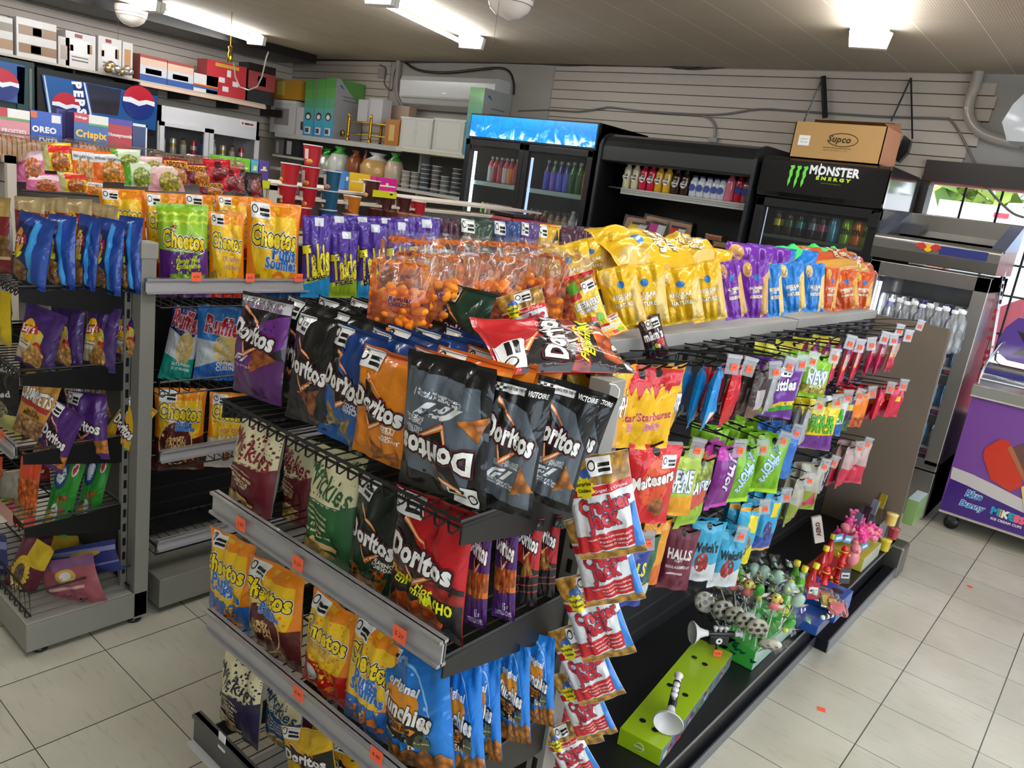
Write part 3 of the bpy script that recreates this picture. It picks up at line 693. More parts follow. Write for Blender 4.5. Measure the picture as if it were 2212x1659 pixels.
GA = empty('display_gondola', (-.69, -1.4, 0), 0, 'long grey gondola with hanging candy on black wire hooks', 'display gondola')
XS = -.655                                  # face of the spine
Y0a, Y1a, Y2a = EY1+.05, -1.05, .03
ZT = 1.215
def topshelf(y0, y1, z, nm):
    g = G(); g.box((-1.03, y0, z-.03), (XS+.0, y1, z), H('9a9994')).box((XS-.02, y0, z-.035), (XS+.012, y1, z+.002), H('a9a8a4')); return g.build('top_shelf', GA, STEEL if 0 else PAINT, bevel=.002)
topshelf(Y0a, Y1a-.004, 1.222, ''); topshelf(Y1a+.004, Y2a, 1.226, '')
G().box((-.70, Y0a, .12), (XS-.008, Y1a-.02, 1.19), H('2a2a2c')).box((-.70, Y1a+.02, .12), (XS-.008, Y2a-.02, 1.19), H('2a2a2c')).build('back_panel', GA, BLACK)
for z0_ in (1.10,):
    G().box((XS-.01, Y0a, 1.185-.055), (XS-.002, Y1a-.03, 1.19), H('6a6a6c')).box((XS-.01, Y1a+.03, 1.185-.055), (XS-.002, Y2a-.02, 1.19), H('6a6a6c')).build('header_strip', GA, PAINT)
for y in (Y1a-.024, Y1a+.002): slotted_post(GA, XS-.03, XS, y, y+.022, .02, 1.19, '+x', col=H('9a9994'), cap=False)
# end panel
G().prism([(0, 0), (.37, 0), (.345, 1.21), (0, 1.21)], (-.665, Y2a, .0), (1, 0, 0), (0, 0, 1), -.018, H('75695c')).box((-.32, Y2a-.004, .02), (-.312, Y2a+.022, 1.2), H('8b8078')).build('end_panel', GA, PAINT)
G().prism([(0, 0), (.345, 0), (.345, 1.21), (0, 1.21)], (-1.03, Y2a, .0), (1, 0, 0), (0, 0, 1), -.018, H('75695c')).build('end_panel', GA, PAINT)
# base decks
DZ = .15; DX = -.297
G().box((-1.03, Y0a, DZ-.015), (DX, Y1a, DZ), {'*': H('151516'), '+x': H('6a6a6a')}).box((-1.02, Y0a, .02), (DX-.02, Y1a, DZ-.015), H('101013')).build('base_deck', GA, BLACK, bevel=.002)
G().box((-1.03, Y1a+.003, DZ-.005), (-.29, Y2a, DZ+.01), {'*': H('151516'), '+x': H('6a6a6a')}).box((-1.02, Y1a+.003, .02), (-.31, Y2a, DZ-.005), H('0e1014')).build('base_deck', GA, BLACK, bevel=.002)
G().box((-.345, Y0a, .0), (-.30, Y1a, .035), H('2b2f3a')).box((-.302, Y0a, .0), (-.297, Y1a, .042), H('8d929c')).build('kick_rail', GA, STEEL)
G().box((-.30, Y1a, .0), (-.25, Y2a-.04, .045), H('2b2f3a')).box((-.252, Y1a, .0), (-.246, Y2a-.04, .055), H('a6abb6')).build('kick_rail', GA, STEEL)
G().box((-.33, Y2a-.09, 0), (-.235, Y2a+.03, .16), H('8d8b88')).build('foot', GA, STEEL, bevel=.01)
# black slotted pegboard bars
BARS = [1.165, .965, .745, .53]
for z in BARS:
    g = G()
    for a, b in ((Y0a+.02, Y1a-.03), (Y1a+.04, Y2a-.03)):
        g.tube([(XS+.012, a, z), (XS+.012, b, z)], .0045, H('55555a'), n=6)
        k = int((b-a)/.115)
        for i in range(k+1):
            y = a+(b-a)*i/k; g.box((XS-.008, y-.005, z-.03), (XS+.014, y+.005, z+.012), H('3a3a3e'))
    g.build('hook_bar', GA, BLACK)
g = G()
for z in (.2, .27, .34, .41, .48): g.box((XS-.008, Y0a, z), (XS-.004, Y2a-.03, z+.006), H('3c3c3e'))
g.build('pegboard_groove', GA, BLACK)
# far face of the spine: plain shelves
for z in (.45, .75, 1.0): G().box((-1.03, Y0a, z-.02), (-.70, Y2a, z), GR2).build('shelf', GA, PAINT)
childs_fix(GA)

# --- left gondola
LX = -1.91
GL = empty('display_gondola', (-2.25, -1.5, 0), 0, 'long grey gondola of puffed cheese snacks across the left aisle', 'display gondola')
GE = empty('end_display_rack', (-2.25, -3.05, 0), 0, 'grey end display rack of potato chips at the left edge', 'display rack')
LE0, LE1, LY0, LY1 = -2.59, LX, -3.24, -2.925
slotted_post(GE, LX-.055, LX, -2.925, -2.88, .02, 1.25, 'none'); slotted_post(GE, LE0, LE0+.055, -2.925, -2.88, .02, 1.25, 'none')
slotted_post(GE, LX-.075, LX-.056, -2.945, -2.925, .1, 1.2, '+x', col=GR2, cap=False)
G().box((LE0, -2.92, .1), (LX-.05, -2.90, 1.2), BK).build('back_panel', GE, BLACK)
G().box((LE0, LY0, .025), (LX, -2.88, .115), H('86847a')).box((LE0-.01, LY0-.0, .115), (LX+.0, -2.93, .122), H('8f8d84')).build('base', GE, PAINT, bevel=.003)
for x, y in ((LX-.04, LY0+.05), (LX-.03, -2.91), (LE0+.05, LY0+.05)): G().lathe([(.022, 0), (.022, .012), (.01, .016), (.008, .03)], (x, y, 0), H('18181c'), n=14).build('levelling_foot', GE, PLAS)
for z in (1.10, .865, .63, .40):
    for x in (LX-.06, LE0+.02): G().prism([(0, .0), (0, -.03), (.26, -.075), (.30, -.075), (.30, .01)], (x, LY0+.02, z), (0, 1, 0), (0, 0, 1), .004, BK).build('shelf_bracket', GE, BLACK)
    wire_shelf(GE, LE0+.01, LX-.065, LY0+.02, -2.93, z, lip=.012)
wire_shelf(GE, LE0+.01, LX-.02, LY0+.02, -2.93, .135, lip=.075, pitch=.04)
rail_y(GE, LE0+.01, LX-.08, LY0+.015, .655, .04, [(6, 940, '3.29')])
s = G(); s.box((LE0+.05, LY0+.0, .40), (LX-.10, LY0+.004, .44), H('b06a66')); s.build('shelf_label_strip', GE, CARDG)
childs_fix(GE)
LYa, LYm, LYb = -2.87, -1.65, -.10
G().box((-2.28, LYa, .1), (-2.22, LYb, 1.22), H('1a1a1c')).build('back_panel', GL, BLACK)
G().box((-2.59, LYa+.03, .03), (LX, LYb, .135), H('7e7c72')).build('base', GL, PAINT, bevel=.003)
for y in (LYm-.02,): slotted_post(GL, -2.25, -2.2, y, y+.04, .1, 1.25, '+x', col=GR2, cap=False)
G().box((-2.26, LYb-.02, 0), (-1.92, LYb, 1.25), GR).build('end_panel', GL, PAINT)
for i in range(8):
    G().box((-2.222, LYa+.02, .2+i*.06), (-2.218, -2.2, .206+i*.06), H('2c2c2e')).build('panel_groove', GL, BLACK)
wire_shelf(GL, -2.21, -1.90, LYa, LYb, 1.063, front='x+', lip=.085, pitch=.033)
wire_shelf(GL, -2.21, -1.935, LYa+.02, LYb, .775, front='x+', lip=.04, pitch=.033)
wire_shelf(GL, -2.21, -1.95, LYa+.03, LYb, .515, front='x+', lip=.05, pitch=.033)
wire_shelf(GL, -2.21, -1.95, LYa+.03, LYb, .215, front='x+', lip=.03, pitch=.033)
rail_x(GL, -2.925, LYb, -1.893, 1.152, .045, [(424, 598, '4.99'), (540, 600, '4.99'), (645, 600, '4.99'), (727, 601, '3.29')])
rail_x(GL, -2.84, LYb, -1.945, .585, .04)
rail_x(GL, -2.84, LYb, -1.945, .27, .04)
G().box((-2.59, LYa, 1.2), (-2.25, LYb, 1.215), GR).box((-2.59, LYa, .8), (-2.3, LYb, .815), GR).box((-2.59, LYa, .5), (-2.3, LYb, .515), GR).build('shelf', GL, PAINT)
childs_fix(GL)

# --- slatwall gondola with noodles (third aisle)
NX = -3.35
WO = H('a69e98'); WE = H('d9cdbd')
def woodend(root, y, x0, x1, z0=.0, z1=1.39):
    g = G()
    k = int((z1-z0)/.085)
    for i in range(k): g.box((x0, y-.02, z1-.03-(i+1)*.085+.006), (x1-.03, y, z1-.03-i*.085), WO)
    g.box((x0, y-.012, z0), (x1-.03, y, z1), H('4a423c')).box((x1-.03, y-.03, z0), (x1, y+.004, z1), WE).box((x0, y-.03, z1-.03), (x1, y+.004, z1), WE)
    g.build('slat_end_panel', root, CARD)
GN = empty('slatwall_gondola', (-3.7, -2.1, 0), 0, 'beige slatwall gondola of instant noodles in the second aisle', 'display gondola')
ya = at(33, 340, 'x', NX).y; yb = at(590, 395, 'x', NX).y
woodend(GN, ya, -4.0, NX); 
yc = yb+.06; g = G()
for i in range(16): g.box((NX-.42, yb-.02, 1.36-(i+1)*.085+.006), (NX-.06, yb, 1.36-i*.085), WO)
g.box((NX-.42, yb-.01, 0), (NX-.06, yb, 1.36), H('4a423c')).box((NX-.06, yb-.02, 0), (NX-.03, yb+.03, 1.385), WE).box((NX-.02, yb-.02, 0), (NX+.0, yb+.03, 1.385), WE).box((NX-.42, yb-.02, 1.36), (NX, yb+.03, 1.39), WE)
g.build('slat_end_panel', GN, CARD)
G().box((-3.72, ya, .0), (-3.68, yb, 1.38), WO).box((-4.0, ya, 0), (NX+.05, yb, .14), WE).build('core', GN, CARD)
for z in (1.17, .9, .6, .3): 
    G().box((-3.68, ya+.01, z-.015), (NX-.02, yb-.03, z), H('c9bfb0')).build('shelf', GN, CARD)
G().box((-4.0, ya+.01, 1.375), (-3.5, yb-.03, 1.39), WE).box((-4.0, yb, 1.375), (-3.5, 1.0, 1.39), WE).build('top_board', GN, CARD)
for yy in (ya+.02,): G().tube([(NX, yy, 1.255), (NX, (ya+yb)/2-.1, 1.255)], .004, H('2a2826'), n=5).build('basket_rim', GN, BLACK)
GN2y = .55
for z in (1.335, 1.15, .9, .6): G().box((-3.68, yb+.05, z-.015), (NX-.03, GN2y, z), WE).build('shelf', GN, CARD)
G().box((-3.72, yb+.05, 0), (-3.68, GN2y, 1.33), WO).build('core', GN, CARD)
childs_fix(GN)
# ================================================================== COOLERS AND THEIR CONTENTS
_I = {}
def inst(key, build, loc, rz, name, label, cat, group=None, sc=1.0, rx=0, ry=0):
    if key not in _I: 
        o = build(); o.name = name; _I[key] = o
    else:
        o = _I[key].copy(); COL.objects.link(o)
    o.location = loc; o.rotation_euler = (rx, ry, rz); o.scale = (sc, sc, sc) if not isinstance(sc, tuple) else sc
    return tag(o, label, cat, group)
def can_b(c1, c2, c3='c8ccd0', h=.157, r=.033, txt=None, tc='ffffff'):
    def f():
        g = G(); a = H(c1); b = H(c2); s = H(c3)
        g.lathe([(r*.72, 0, s), (r*.95, .008, a), (r, .018, a), (r, h*.42, b), (r, h*.68, a), (r, h-.02, a), (r*.82, h-.004, s), (r*.82, h, s), (r*.74, h-.003, s), (.001, h-.004, s)], (0, 0, 0), a, n=18, cap=False)
        if txt: g.text(txt, (0, -r-.001, h*.55), (1, 0, 0), (0, 0, 1), r*1.2, H(tc), bold=.04, res=1)
        return g.build('drink_can', mats=CANM)
    return f
def bottle_b(body, label, cap, h=.2, r=.033, neck=.014, sh=.6, txt=None, tc='222222', badge=None):
    def f():
        g = G(); a = H(body); l = H(label); c = H(cap)
        g.lathe([(r*.85, 0, a), (r, .006, l), (r, h*sh, a), (r*.95, h*(sh+.06), a), (neck, h*.86, a), (neck, h*.9, c), (neck*1.15, h*.9, c), (neck*1.15, h, c), (.001, h, c)], (0, 0, 0), a, n=16, cap=False)
        if badge: g.add([(r*.8*math.cos(q*PI/7), -r-.0012, h*.42+r*.8*math.sin(q*PI/7)) for q in range(14)], [tuple(range(14))], H(badge))
        if txt:
            for k, s in enumerate(txt.split('|')): g.text(s, (0, -r-.002, h*.5-k*h*.12), (1, 0, 0), (0, 0, 1), r*1.2, H(tc), bold=.05, res=1, height=h*.09)
        return g.build('drink_bottle', mats=DRINK)
    return f
def node_splash():
    m = bpy.data.materials.new('splash_sign'); m.use_nodes = True; nt = m.node_tree; N = nt.nodes; L = nt.links; p = N['Principled BSDF']
    tc = N.new('ShaderNodeTexCoord'); n1 = N.new('ShaderNodeTexNoise'); n1.inputs['Scale'].default_value = 9; n1.inputs['Detail'].default_value = 7; n1.inputs['Distortion'].default_value = 1.5
    L.new(tc.outputs['Object'], n1.inputs['Vector']); sp = N.new('ShaderNodeSeparateXYZ'); L.new(tc.outputs['Generated'], sp.inputs[0])
    ma = N.new('ShaderNodeMath'); ma.operation = 'MULTIPLY_ADD'; ma.inputs[1].default_value = -.35; L.new(sp.outputs[2], ma.inputs[0]); L.new(n1.outputs['Fac'], ma.inputs[2])
    r = N.new('ShaderNodeValToRGB'); e = r.color_ramp.elements; e[0].position = .1; e[0].color = H('0a8ce8'); e[1].position = .55; e[1].color = H('cfe8fa')
    x = e.new(.36); x.color = H('1474d4'); x = e.new(.46); x.color = H('3a9af0')
    L.new(ma.outputs[0], r.inputs[0]); L.new(r.outputs[0], p.inputs['Base Color']); L.new(r.outputs[0], p.inputs['Emission Color']); p.inputs['Emission Strength'].default_value = .75; p.inputs['Roughness'].default_value = .15
    return m
INT = H('3a3c3e'); K = H('0c0c0e')
def cooler_shell(root, x0, x1, y0, y1, z1, ztop_open, zbot_open=.35, inner=INT, outer=K, name='body', m=BLACK, sidecol=None):
    g = G(); sc_ = sidecol or outer
    g.box((x0, y0+.03, 0), (x0+.035, y1, z1), sc_, m=0).box((x1-.035, y0+.03, 0), (x1, y1, z1), sc_, m=1 if sidecol else 0).box((x0, y1-.03, 0), (x1, y1, z1), outer)
    g.box((x0, y0+.03, ztop_open), (x1, y1, z1), outer).box((x0, y0+.03, 0), (x1, y1, zbot_open), outer)
    g.box((x0+.036, y1-.04, zbot_open), (x1-.036, y1-.031, ztop_open), inner).box((x0+.0355, y0+.04, zbot_open), (x0+.04, y1-.04, ztop_open), inner).box((x1-.04, y0+.04, zbot_open), (x1-.0355, y1-.04, ztop_open), inner)
    return g.build(name, root, (m, STEEL))
def glassdoor(root, x0, x1, y, z0, z1, fw=.045, col=K, handle='l', gm=None):
    g = G(); g.box((x0, y-.03, z0), (x0+fw, y, z1), col).box((x1-fw, y-.03, z0), (x1, y, z1), col).box((x0, y-.03, z0), (x1, y, z0+fw), col).box((x0, y-.03, z1-fw), (x1, y, z1), col)
    d = g.build('door', root, BLACK, bevel=.003)
    G().quad((x0+fw, y-.015, z0+fw), (x1-fw, y-.015, z0+fw), (x1-fw, y-.015, z1-fw), (x0+fw, y-.015, z1-fw), H('e8eeee')).build('door_glass', d, gm or GLASS)
    hx = x0+fw*.5 if handle == 'l' else x1-fw*.5
    G().box((hx-.008, y-.055, (z0+z1)/2-.15), (hx+.008, y-.03, (z0+z1)/2+.15), H('1a1a1c')).build('handle', d, PLAS, bevel=.004)
    return d
# ---- two-door cooler with blue lit sign
B0, B1 = -4.40, -3.09; YC = 1.0
CB = empty('drinks_cooler', ((B0+B1)/2, YC, 0), 0, 'black two-door drinks cooler with bright blue lit header sign', 'cooler')
cooler_shell(CB, B0, B1, YC, 1.70, 2.10, 1.87)
G().box((B0, YC-.005, 1.90), (B1, YC+.03, 2.10), K).build('header', CB, BLACK, bevel=.003)
G().box((B0+.015, YC-.012, 1.918), (B1-.015, YC-.004, 2.088), H('1090f0')).build('lit_sign', CB, node_splash())
glassdoor(CB, B0, -3.757, YC, .12, 1.895, .05, handle='r'); glassdoor(CB, -3.755, B1, YC, .12, 1.895, .05, handle='l')
for x0, x1 in ((B0+.04, -3.78), (-3.73, B1-.04)):
    for z in (1.565, 1.235, .9, .6): G().box((x0, YC+.05, z-.02), (x1, 1.6, z), H('7e9a98')).box((x0, YC+.045, z-.035), (x1, YC+.05, z), H('a6c4c2')).build('shelf', CB, PLAS)
g = G(); g.box((B0+.055, YC+.03, .3), (B0+.075, YC+.045, 1.80), H('dfeef6')).box((-3.72, YC+.03, .3), (-3.705, YC+.045, 1.80), H('6878a0')); g.build('led_strip', CB, mat('led_soft', emit=3.5))
childs_fix(CB)
def row_of(n, x0, x1, y, z, builders, name, lab, cat, group, depth=1, dy=.075, jit=.004, sc=1.0):
    for i in range(n):
        x = x0+(x1-x0)*i/max(1, n-1)
        key, b, ds = builders[i % len(builders)] if not callable(builders) else builders(i)
        for k in range(depth):
            inst(key, b, (x+R.uniform(-jit, jit), y+k*dy, z), R.uniform(-.2, .2), name, (lab % (ds, ORD[i])) if k == 0 else (lab % (ds, ORD[i])).replace(',', ', in the row behind,', 1), cat, group, sc=sc)
sod = [('sodaR', bottle_b('b81830', '9a1028', 'c8c8c8', .21, .03, .011), 'red'), ('sodaP', bottle_b('d83858', 'c8d0d8', 'c8c8c8', .21, .03, .011), 'pink'), ('sodaO', bottle_b('b02838', 'e08028', 'c8c8c8', .21, .03, .011), 'orange-labelled'), ('sodaD', bottle_b('7a1a30', 'c03048', 'c8c8c8', .21, .03, .011), 'dark red')]
row_of(7, -4.19, -3.86, YC+.10, 1.566, [sod[i] for i in (1, 0, 3, 1, 2, 0, 3)], 'soda_bottle', '%s soda bottle, upper shelf behind the left door, %s from left', 'soda bottle', 'soda bottles behind the left door', depth=2)
sb = [('sodV', bottle_b('3a3470', '4860c8', 'c8c8c8', .235, .03, .011), 'violet'), ('sodG', bottle_b('4a8060', '7a60d0', 'c8c8c8', .235, .03, .011), 'pale green'), ('sodB', bottle_b('2040a0', '5870e0', 'c8c8c8', .235, .03, .011), 'blue'), ('sodE', bottle_b('2a8838', '1c6a30', 'c8c8c8', .24, .032, .012), 'bright green'), ('sodA', bottle_b('d09028', 'd86838', 'c8c8c8', .24, .03, .011), 'amber')]
row_of(7, -3.60, -3.22, YC+.12, 1.566, [sb[i] for i in (0, 1, 2, 2, 3, 3, 4)], 'soda_bottle', '%s glass soda bottle, upper shelf behind the right door, %s from left', 'soda bottle', 'soda bottles behind the right door', depth=2)
cn = [('canLi', can_b('8ad838', '5ab020'), 'lime'), ('canPk', can_b('e86a8a', 'f0d8dc'), 'pink'), ('canBg', can_b('a02850', 'd8c8a0'), 'burgundy'), ('canWh', can_b('e8e4d0', 'c8b048'), 'cream'), ('canYe', can_b('e8c820', 'c89818'), 'yellow'), ('canRd', can_b('d82838', 'e8d8d8'), 'red'), ('canRe', can_b('c83848', 'f0f0f0'), 'red and white'), ('canGn', can_b('6ab848', 'd0e8a0'), 'green')]
row_of(8, -4.21, -3.86, YC+.09, 1.236, cn, 'drink_can', '%s drink can, second shelf of the blue-sign cooler, %s from left', 'drink can', 'colourful cans behind the left door', depth=2)
cf = [('cofB', bottle_b('a88868', 'd8c8a8', '2a1a14', .17, .032, .018, .62), 'milk-coffee'), ('wat', bottle_b('b8c8d0', 'e0e8ec', 'e8e8e8', .2, .032, .014), 'clear water'), ('apf', bottle_b('b8784a', 'a03828', '3a2a20', .17, .034, .016), 'brown juice')]
row_of(8, -3.68, -3.20, YC+.09, 1.236, [cf[i] for i in (2, 2, 2, 0, 0, 0, 1, 1)], 'drink_bottle', '%s bottle, second shelf behind the right door, %s from left', 'drink bottle', 'bottles on the second shelf behind the right door')

# ---- open black cooler
O0, O1 = -3.035, -1.815
CO = empty('open_cooler', ((O0+O1)/2, YC, 0), 0, 'open black chiller with rounded canopy between the two glass-door coolers', 'open chiller')
g = G(); g.box((O0, YC-.02, 0), (O0+.03, 1.72, 1.9), K).box((O1-.03, YC-.02, 0), (O1, 1.72, 1.9), K).box((O0, 1.5, 0), (O1, 1.72, 1.95), H('0a0a0b')).box((O0, YC, 0), (O1, 1.5, .5), K); g.build('cabinet', CO, BLACK)
zc = 1.84
prof = [(0, zc), (-.0, zc+.10), (.02, zc+.14), (.06, zc+.175), (.12, zc+.195), (.55, zc+.20), (.7, zc+.14), (.7, zc-.01), (.02, zc-.01)]
g = G(); g.prism([(a, b) for a, b in prof], (O0+.01, YC-.03, 0), (0, 1, 0), (0, 0, 1), -(O1-O0-.02), H('1d1f20'))
g.build('canopy', CO, mat('satin_black', rough=.28, coat=.3), bevel=.006)
for x in (O0-.004, O1-.02): G().prism([(a-.012, b+.006) for a, b in prof[:-1]]+[(.3, .9), (.12, .55), (-.012, .4)], (x, YC-.03, 0), (0, 1, 0), (0, 0, 1), -.024, H('202224')).build('side_frame', CO, BLACK, bevel=.004)
def chs(z, y, nm='shelf'):
    g = G(); g.box((O0+.04, y, z-.012), (O1-.035, 1.5, z), H('3a3a3a')).box((O0+.16, y-.012, z-.045), (O1-.035, y, z), H('a9aaa4')).box((O0+.16, y-.014, z-.03), (O1-.035, y-.012, z-.027), H('5a5a58')).box((O0+.16, y-.014, z-.016), (O1-.035, y-.012, z-.013), H('5a5a58')); g.build(nm, CO, PAINT)
a1 = at(1337, 404, 'y', 1.10).z; chs(a1, 1.10); a2 = at(1525, 532, 'y', 1.04).z; chs(a2, 1.04); chs(.95, 1.02)
childs_fix(CO)
pb = [('prV', bottle_b('d8cfa8', 'd8cfa8', 'c8b878', .185, .031, .017, .7, 'CORE|POWER', badge='f4f2ea'), 'cream'), ('prR', bottle_b('c82040', 'c82040', 'b01830', .185, .031, .017, .7, 'CORE|POWER', badge='f4f2ea'), 'red'), ('prY', bottle_b('d8a828', 'd8a828', 'c89018', .185, .031, .017, .7, 'CORE|POWER', badge='f4f2ea'), 'golden'), ('prB', bottle_b('3a241c', '3a241c', '20140f', .17, .031, .017, .7, 'CORE|POWER', badge='e0dcd4'), 'dark brown'), ('prW', bottle_b('d4d6da', 'd4d6da', '283468', .145, .031, .019, .68, badge='4858a0'), 'white'), ('prP', bottle_b('d87088', 'd87088', 'c03858', .185, .033, .017, .7), 'pink'), ('prS', bottle_b('c01c38', 'c01c38', 'a01830', .19, .033, .017, .7, badge='2c3c88'), 'crimson'), ('prM', bottle_b('8a5860', '8a5860', '30284a', .17, .033, .017, .7, badge='2c3c88'), 'mauve')]
for i, (px, k) in enumerate([(1349, 0), (1367, 0), (1385, 1), (1402, 1), (1419, 2), (1437, 2), (1457, 3), (1476, 3), (1496, 4), (1512, 4), (1528, 4), (1544, 4), (1558, 4), (1575, 5), (1596, 6), (1612, 7)]):
    p = at(px, 420, 'y', 1.135); key, b, ds = pb[k]
    inst(key, b, (p.x, 1.138, a1+.001), 0, 'protein_drink', '%s plastic drink bottle on the open chiller shelf, %s from its left end' % (ds, ORD[i]), 'drink bottle', 'drink bottles in the open chiller')
# bread packs and sandwiches on lower chiller shelf
def slab(g, q, y0, dy, col, m=0):
    pts = [at(a, b, 'y', y0) for a, b in q]; g.add([tuple(p) for p in pts]+[(p.x, p.y+dy, p.z) for p in pts], [(0, 1, 2, 3), (7, 6, 5, 4), (0, 4, 5, 1), (1, 5, 6, 2), (2, 6, 7, 3), (3, 7, 4, 0)], col, m)
for i, (q, lc, ds) in enumerate([([(1366, 478), (1400, 484), (1383, 505), (1352, 497)], 'd8c020', 'yellow'), ([(1408, 476), (1440, 484), (1428, 516), (1396, 508)], 'c01888', 'magenta'), ([(1452, 486), (1482, 492), (1470, 522), (1438, 518)], 'c81c28', 'red')]):
    t = empty('bread_pack', (0, 0, 0), 0, 'wrapped brown bread pack with %s label leaning in the open chiller' % ds, 'bread pack', 'bread packs in the open chiller')
    y = 1.08; g = G(); dx = [(-14, -10), (14, -6), (14, 14), (-14, 10)]
    Q = [(a+b[0]*.8, c+b[1]) for (a, c), b in zip(q, dx)]
    slab(g, Q, y+.01, .05, H('9a7858')); g.build('bread', t, CARD, bevel=.006)
    g = G(); slab(g, q, y, .006, H(lc)); mx_ = [(q[0][0]*.5+q[1][0]*.5, q[0][1]*.5+q[1][1]*.5), q[1], q[2], (q[2][0]*.5+q[3][0]*.5, q[2][1]*.5+q[3][1]*.5)]; slab(g, [(a, b+3) for a, b in mx_], y-.003, .002, H('c8ccc8')); slab(g, [q[0], q[1], (q[1][0]-1, q[1][1]+5), (q[0][0]-1, q[0][1]+5)], y-.003, .002, H('181414')); g.build('label', t, PAPER)
    g = G(); slab(g, [(a+b[0]*.25, c+b[1]*.6) for (a, c), b in zip(Q, dx)], y-.012, .085, H('ffffff')); g.build('wrapper', t, CLEAR)
for i, (px, py, c, ds) in enumerate([(1510, 520, 'b89a70', 'tan'), (1545, 517, 'c86a40', 'orange'), (1560, 530, 'c8a878', 'pale'), (1595, 524, '2c4c88', 'blue-banded')]):
    p = at(px, py, 'y', 1.13); z = a2+.002+(.04 if i == 1 else 0)
    t = empty('wrapped_sandwich', (p.x, 1.14, z), R.uniform(-.2, .2), '%s wrapped sandwich lying low in the open chiller' % ds, 'sandwich', 'wrapped sandwiches in the open chiller')
    G().box((-.055, -.04, .002), (.055, .04, .018), H('c8a472')).box((-.053, -.038, .018), (.053, .038, .026), H('b86a50')).box((-.055, -.04, .026), (.055, .04, .040), H('b8945c')).build('bread', t, CARD, bevel=.006)
    G().box((-.045, -.0425, .008), (.05, -.041, .03), H(c)).build('label', t, PAPER); G().box((-.065, -.05, 0), (.065, .05, .046), H('ffffff')).build('wrapper', t, CLEAR, bevel=.01)

# ---- energy drink cooler
M0, M1 = -1.765, -.995
CM = empty('drinks_cooler', ((M0+M1)/2, YC, 0), 0, 'black glass-door energy drink cooler with a green claw logo', 'cooler')
cooler_shell(CM, M0, M1, YC, 1.66, 1.95, 1.72, inner=H('0e0e10'), sidecol=None)
G().prism([(0, 1.955), (0, 1.76), (.015, 1.73), (.66, 1.73), (.66, 1.975), (.03, 1.975)], (M0-.005, YC-.05, 0), (0, 1, 0), (0, 0, 1), -(M1-M0+.01), H('121214')).build('header', CM, mat('gloss_black', rough=.12, coat=1), bevel=.004)
G().box((M1, YC-.0, 0), (M1+.004, 1.66, 1.97), H('c9ccd2')).box((M1-.002, YC-.05, 1.74), (M1+.006, YC-.02, 1.975), H('c8b8b4')).build('steel_side', CM, mat('mirror_steel', rough=.12, metal=1))
g = G(); yy = YC-.0515
cl = at(1722, 380, 'y', YC-.05); 
for k, dx in enumerate((-.042, 0, .042)):
    sg = [(-.012, .055), (.014, .06), (.018, .045), (.008, .03), (.012, .0), (.004, -.02), (.006, -.04), (-.006, -.07-.01*(k == 1)), (-.012, -.035), (-.006, -.01), (-.012, .02), (-.004, .04)]
    g.prism(sg, (cl.x+dx, yy, cl.z+.003), (1, 0, 0), (0, 0, 1), -.001, H('6ed848'))
t1 = at(1803, 371, 'y', YC-.05); t2 = at(1800, 388, 'y', YC-.05); t3 = at(1794, 398, 'y', YC-.05)
g.text('MONSTER', (t1.x, yy, t1.z), (1, 0, 0), (0, 0, 1), .30, H('f0f0f0'), bold=.045, height=.055); g.tube([(t1.x-.088, yy-.001, t1.z-.04), (t1.x-.088, yy-.001, t1.z+.04)], .0035, H('f0f0f0'), n=4)
g.text('E N E R G Y', (t2.x, yy, t2.z), (1, 0, 0), (0, 0, 1), .21, H('b8d82a'), bold=.06, height=.022); g.text('www.monsterenergy.com', (t3.x, yy, t3.z), (1, 0, 0), (0, 0, 1), .12, H('7c9018'), bold=0, res=1)
g.build('logo', CM, PAPER)
d = glassdoor(CM, M0, M1, YC, .12, 1.72, .055, handle='l')
G().prism([(0, 0), (.06, 0), (.06, .09), (.03, .09), (0, .06)], (M1-.06, YC-.035, 1.62), (1, 0, 0), (0, 0, 1), -.01, H('161618')).build('corner_plate', CM, PLAS)
za = at(1700, 513, 'y', YC+.06).z; zb = za-.235
for z in (za, zb, zb-.25): G().box((M0+.04, YC+.05, z-.01), (M1-.04, 1.55, z), H('2a2c2c')).box((M0+.04, YC+.045, z-.012), (M1-.04, YC+.052, z+.008), H('4a5050')).build('shelf', CM, PLAS)
G().box((M0+.06, YC+.02, .4), (M0+.064, YC+.03, 1.66), H('8890a0')).build('led_strip', CM, mat('led_dim', emit=1.2))
childs_fix(CM)
mc = [('mcY', can_b('20201c', 'd8c828', h=.158), 'black and yellow'), ('mcG', can_b('1c201e', '3a6a3a', h=.158), 'black and green'), ('mcC', can_b('202224', '3a8890', h=.158), 'black and teal'), ('mcS', can_b('24282a', '7a9098', h=.158), 'black and silver'), ('mcV', can_b('26201e', '9a4868', h=.158), 'black and purple'), ('mcB', can_b('4a8aa8', '5a9ab8', h=.158, r=.036), 'sky blue'), ('mcL', can_b('8ab828', '6a9a1c', h=.158, r=.037, txt='m', tc='142008'), 'lime green'), ('mcO', can_b('d87828', 'c86818', h=.158, r=.037, txt='m', tc='281408'), 'orange')]
for i, (px, k) in enumerate([(1678, 0), (1704, 1), (1727, 2), (1755, 3), (1776, 4), (1800, 5), (1829, 6), (1855, 7), (1878, 6)]):
    p = at(px, 500, 'y', YC+.10); key, b, ds = mc[k]
    if p.x < M1-.05: inst(key, b, (p.x, YC+.10, za+.002), 0, 'energy_drink_can', '%s energy drink can, upper shelf of the claw-logo cooler, %s from left' % (ds, ORD[i]), 'drink can', 'energy drink cans in the cooler')
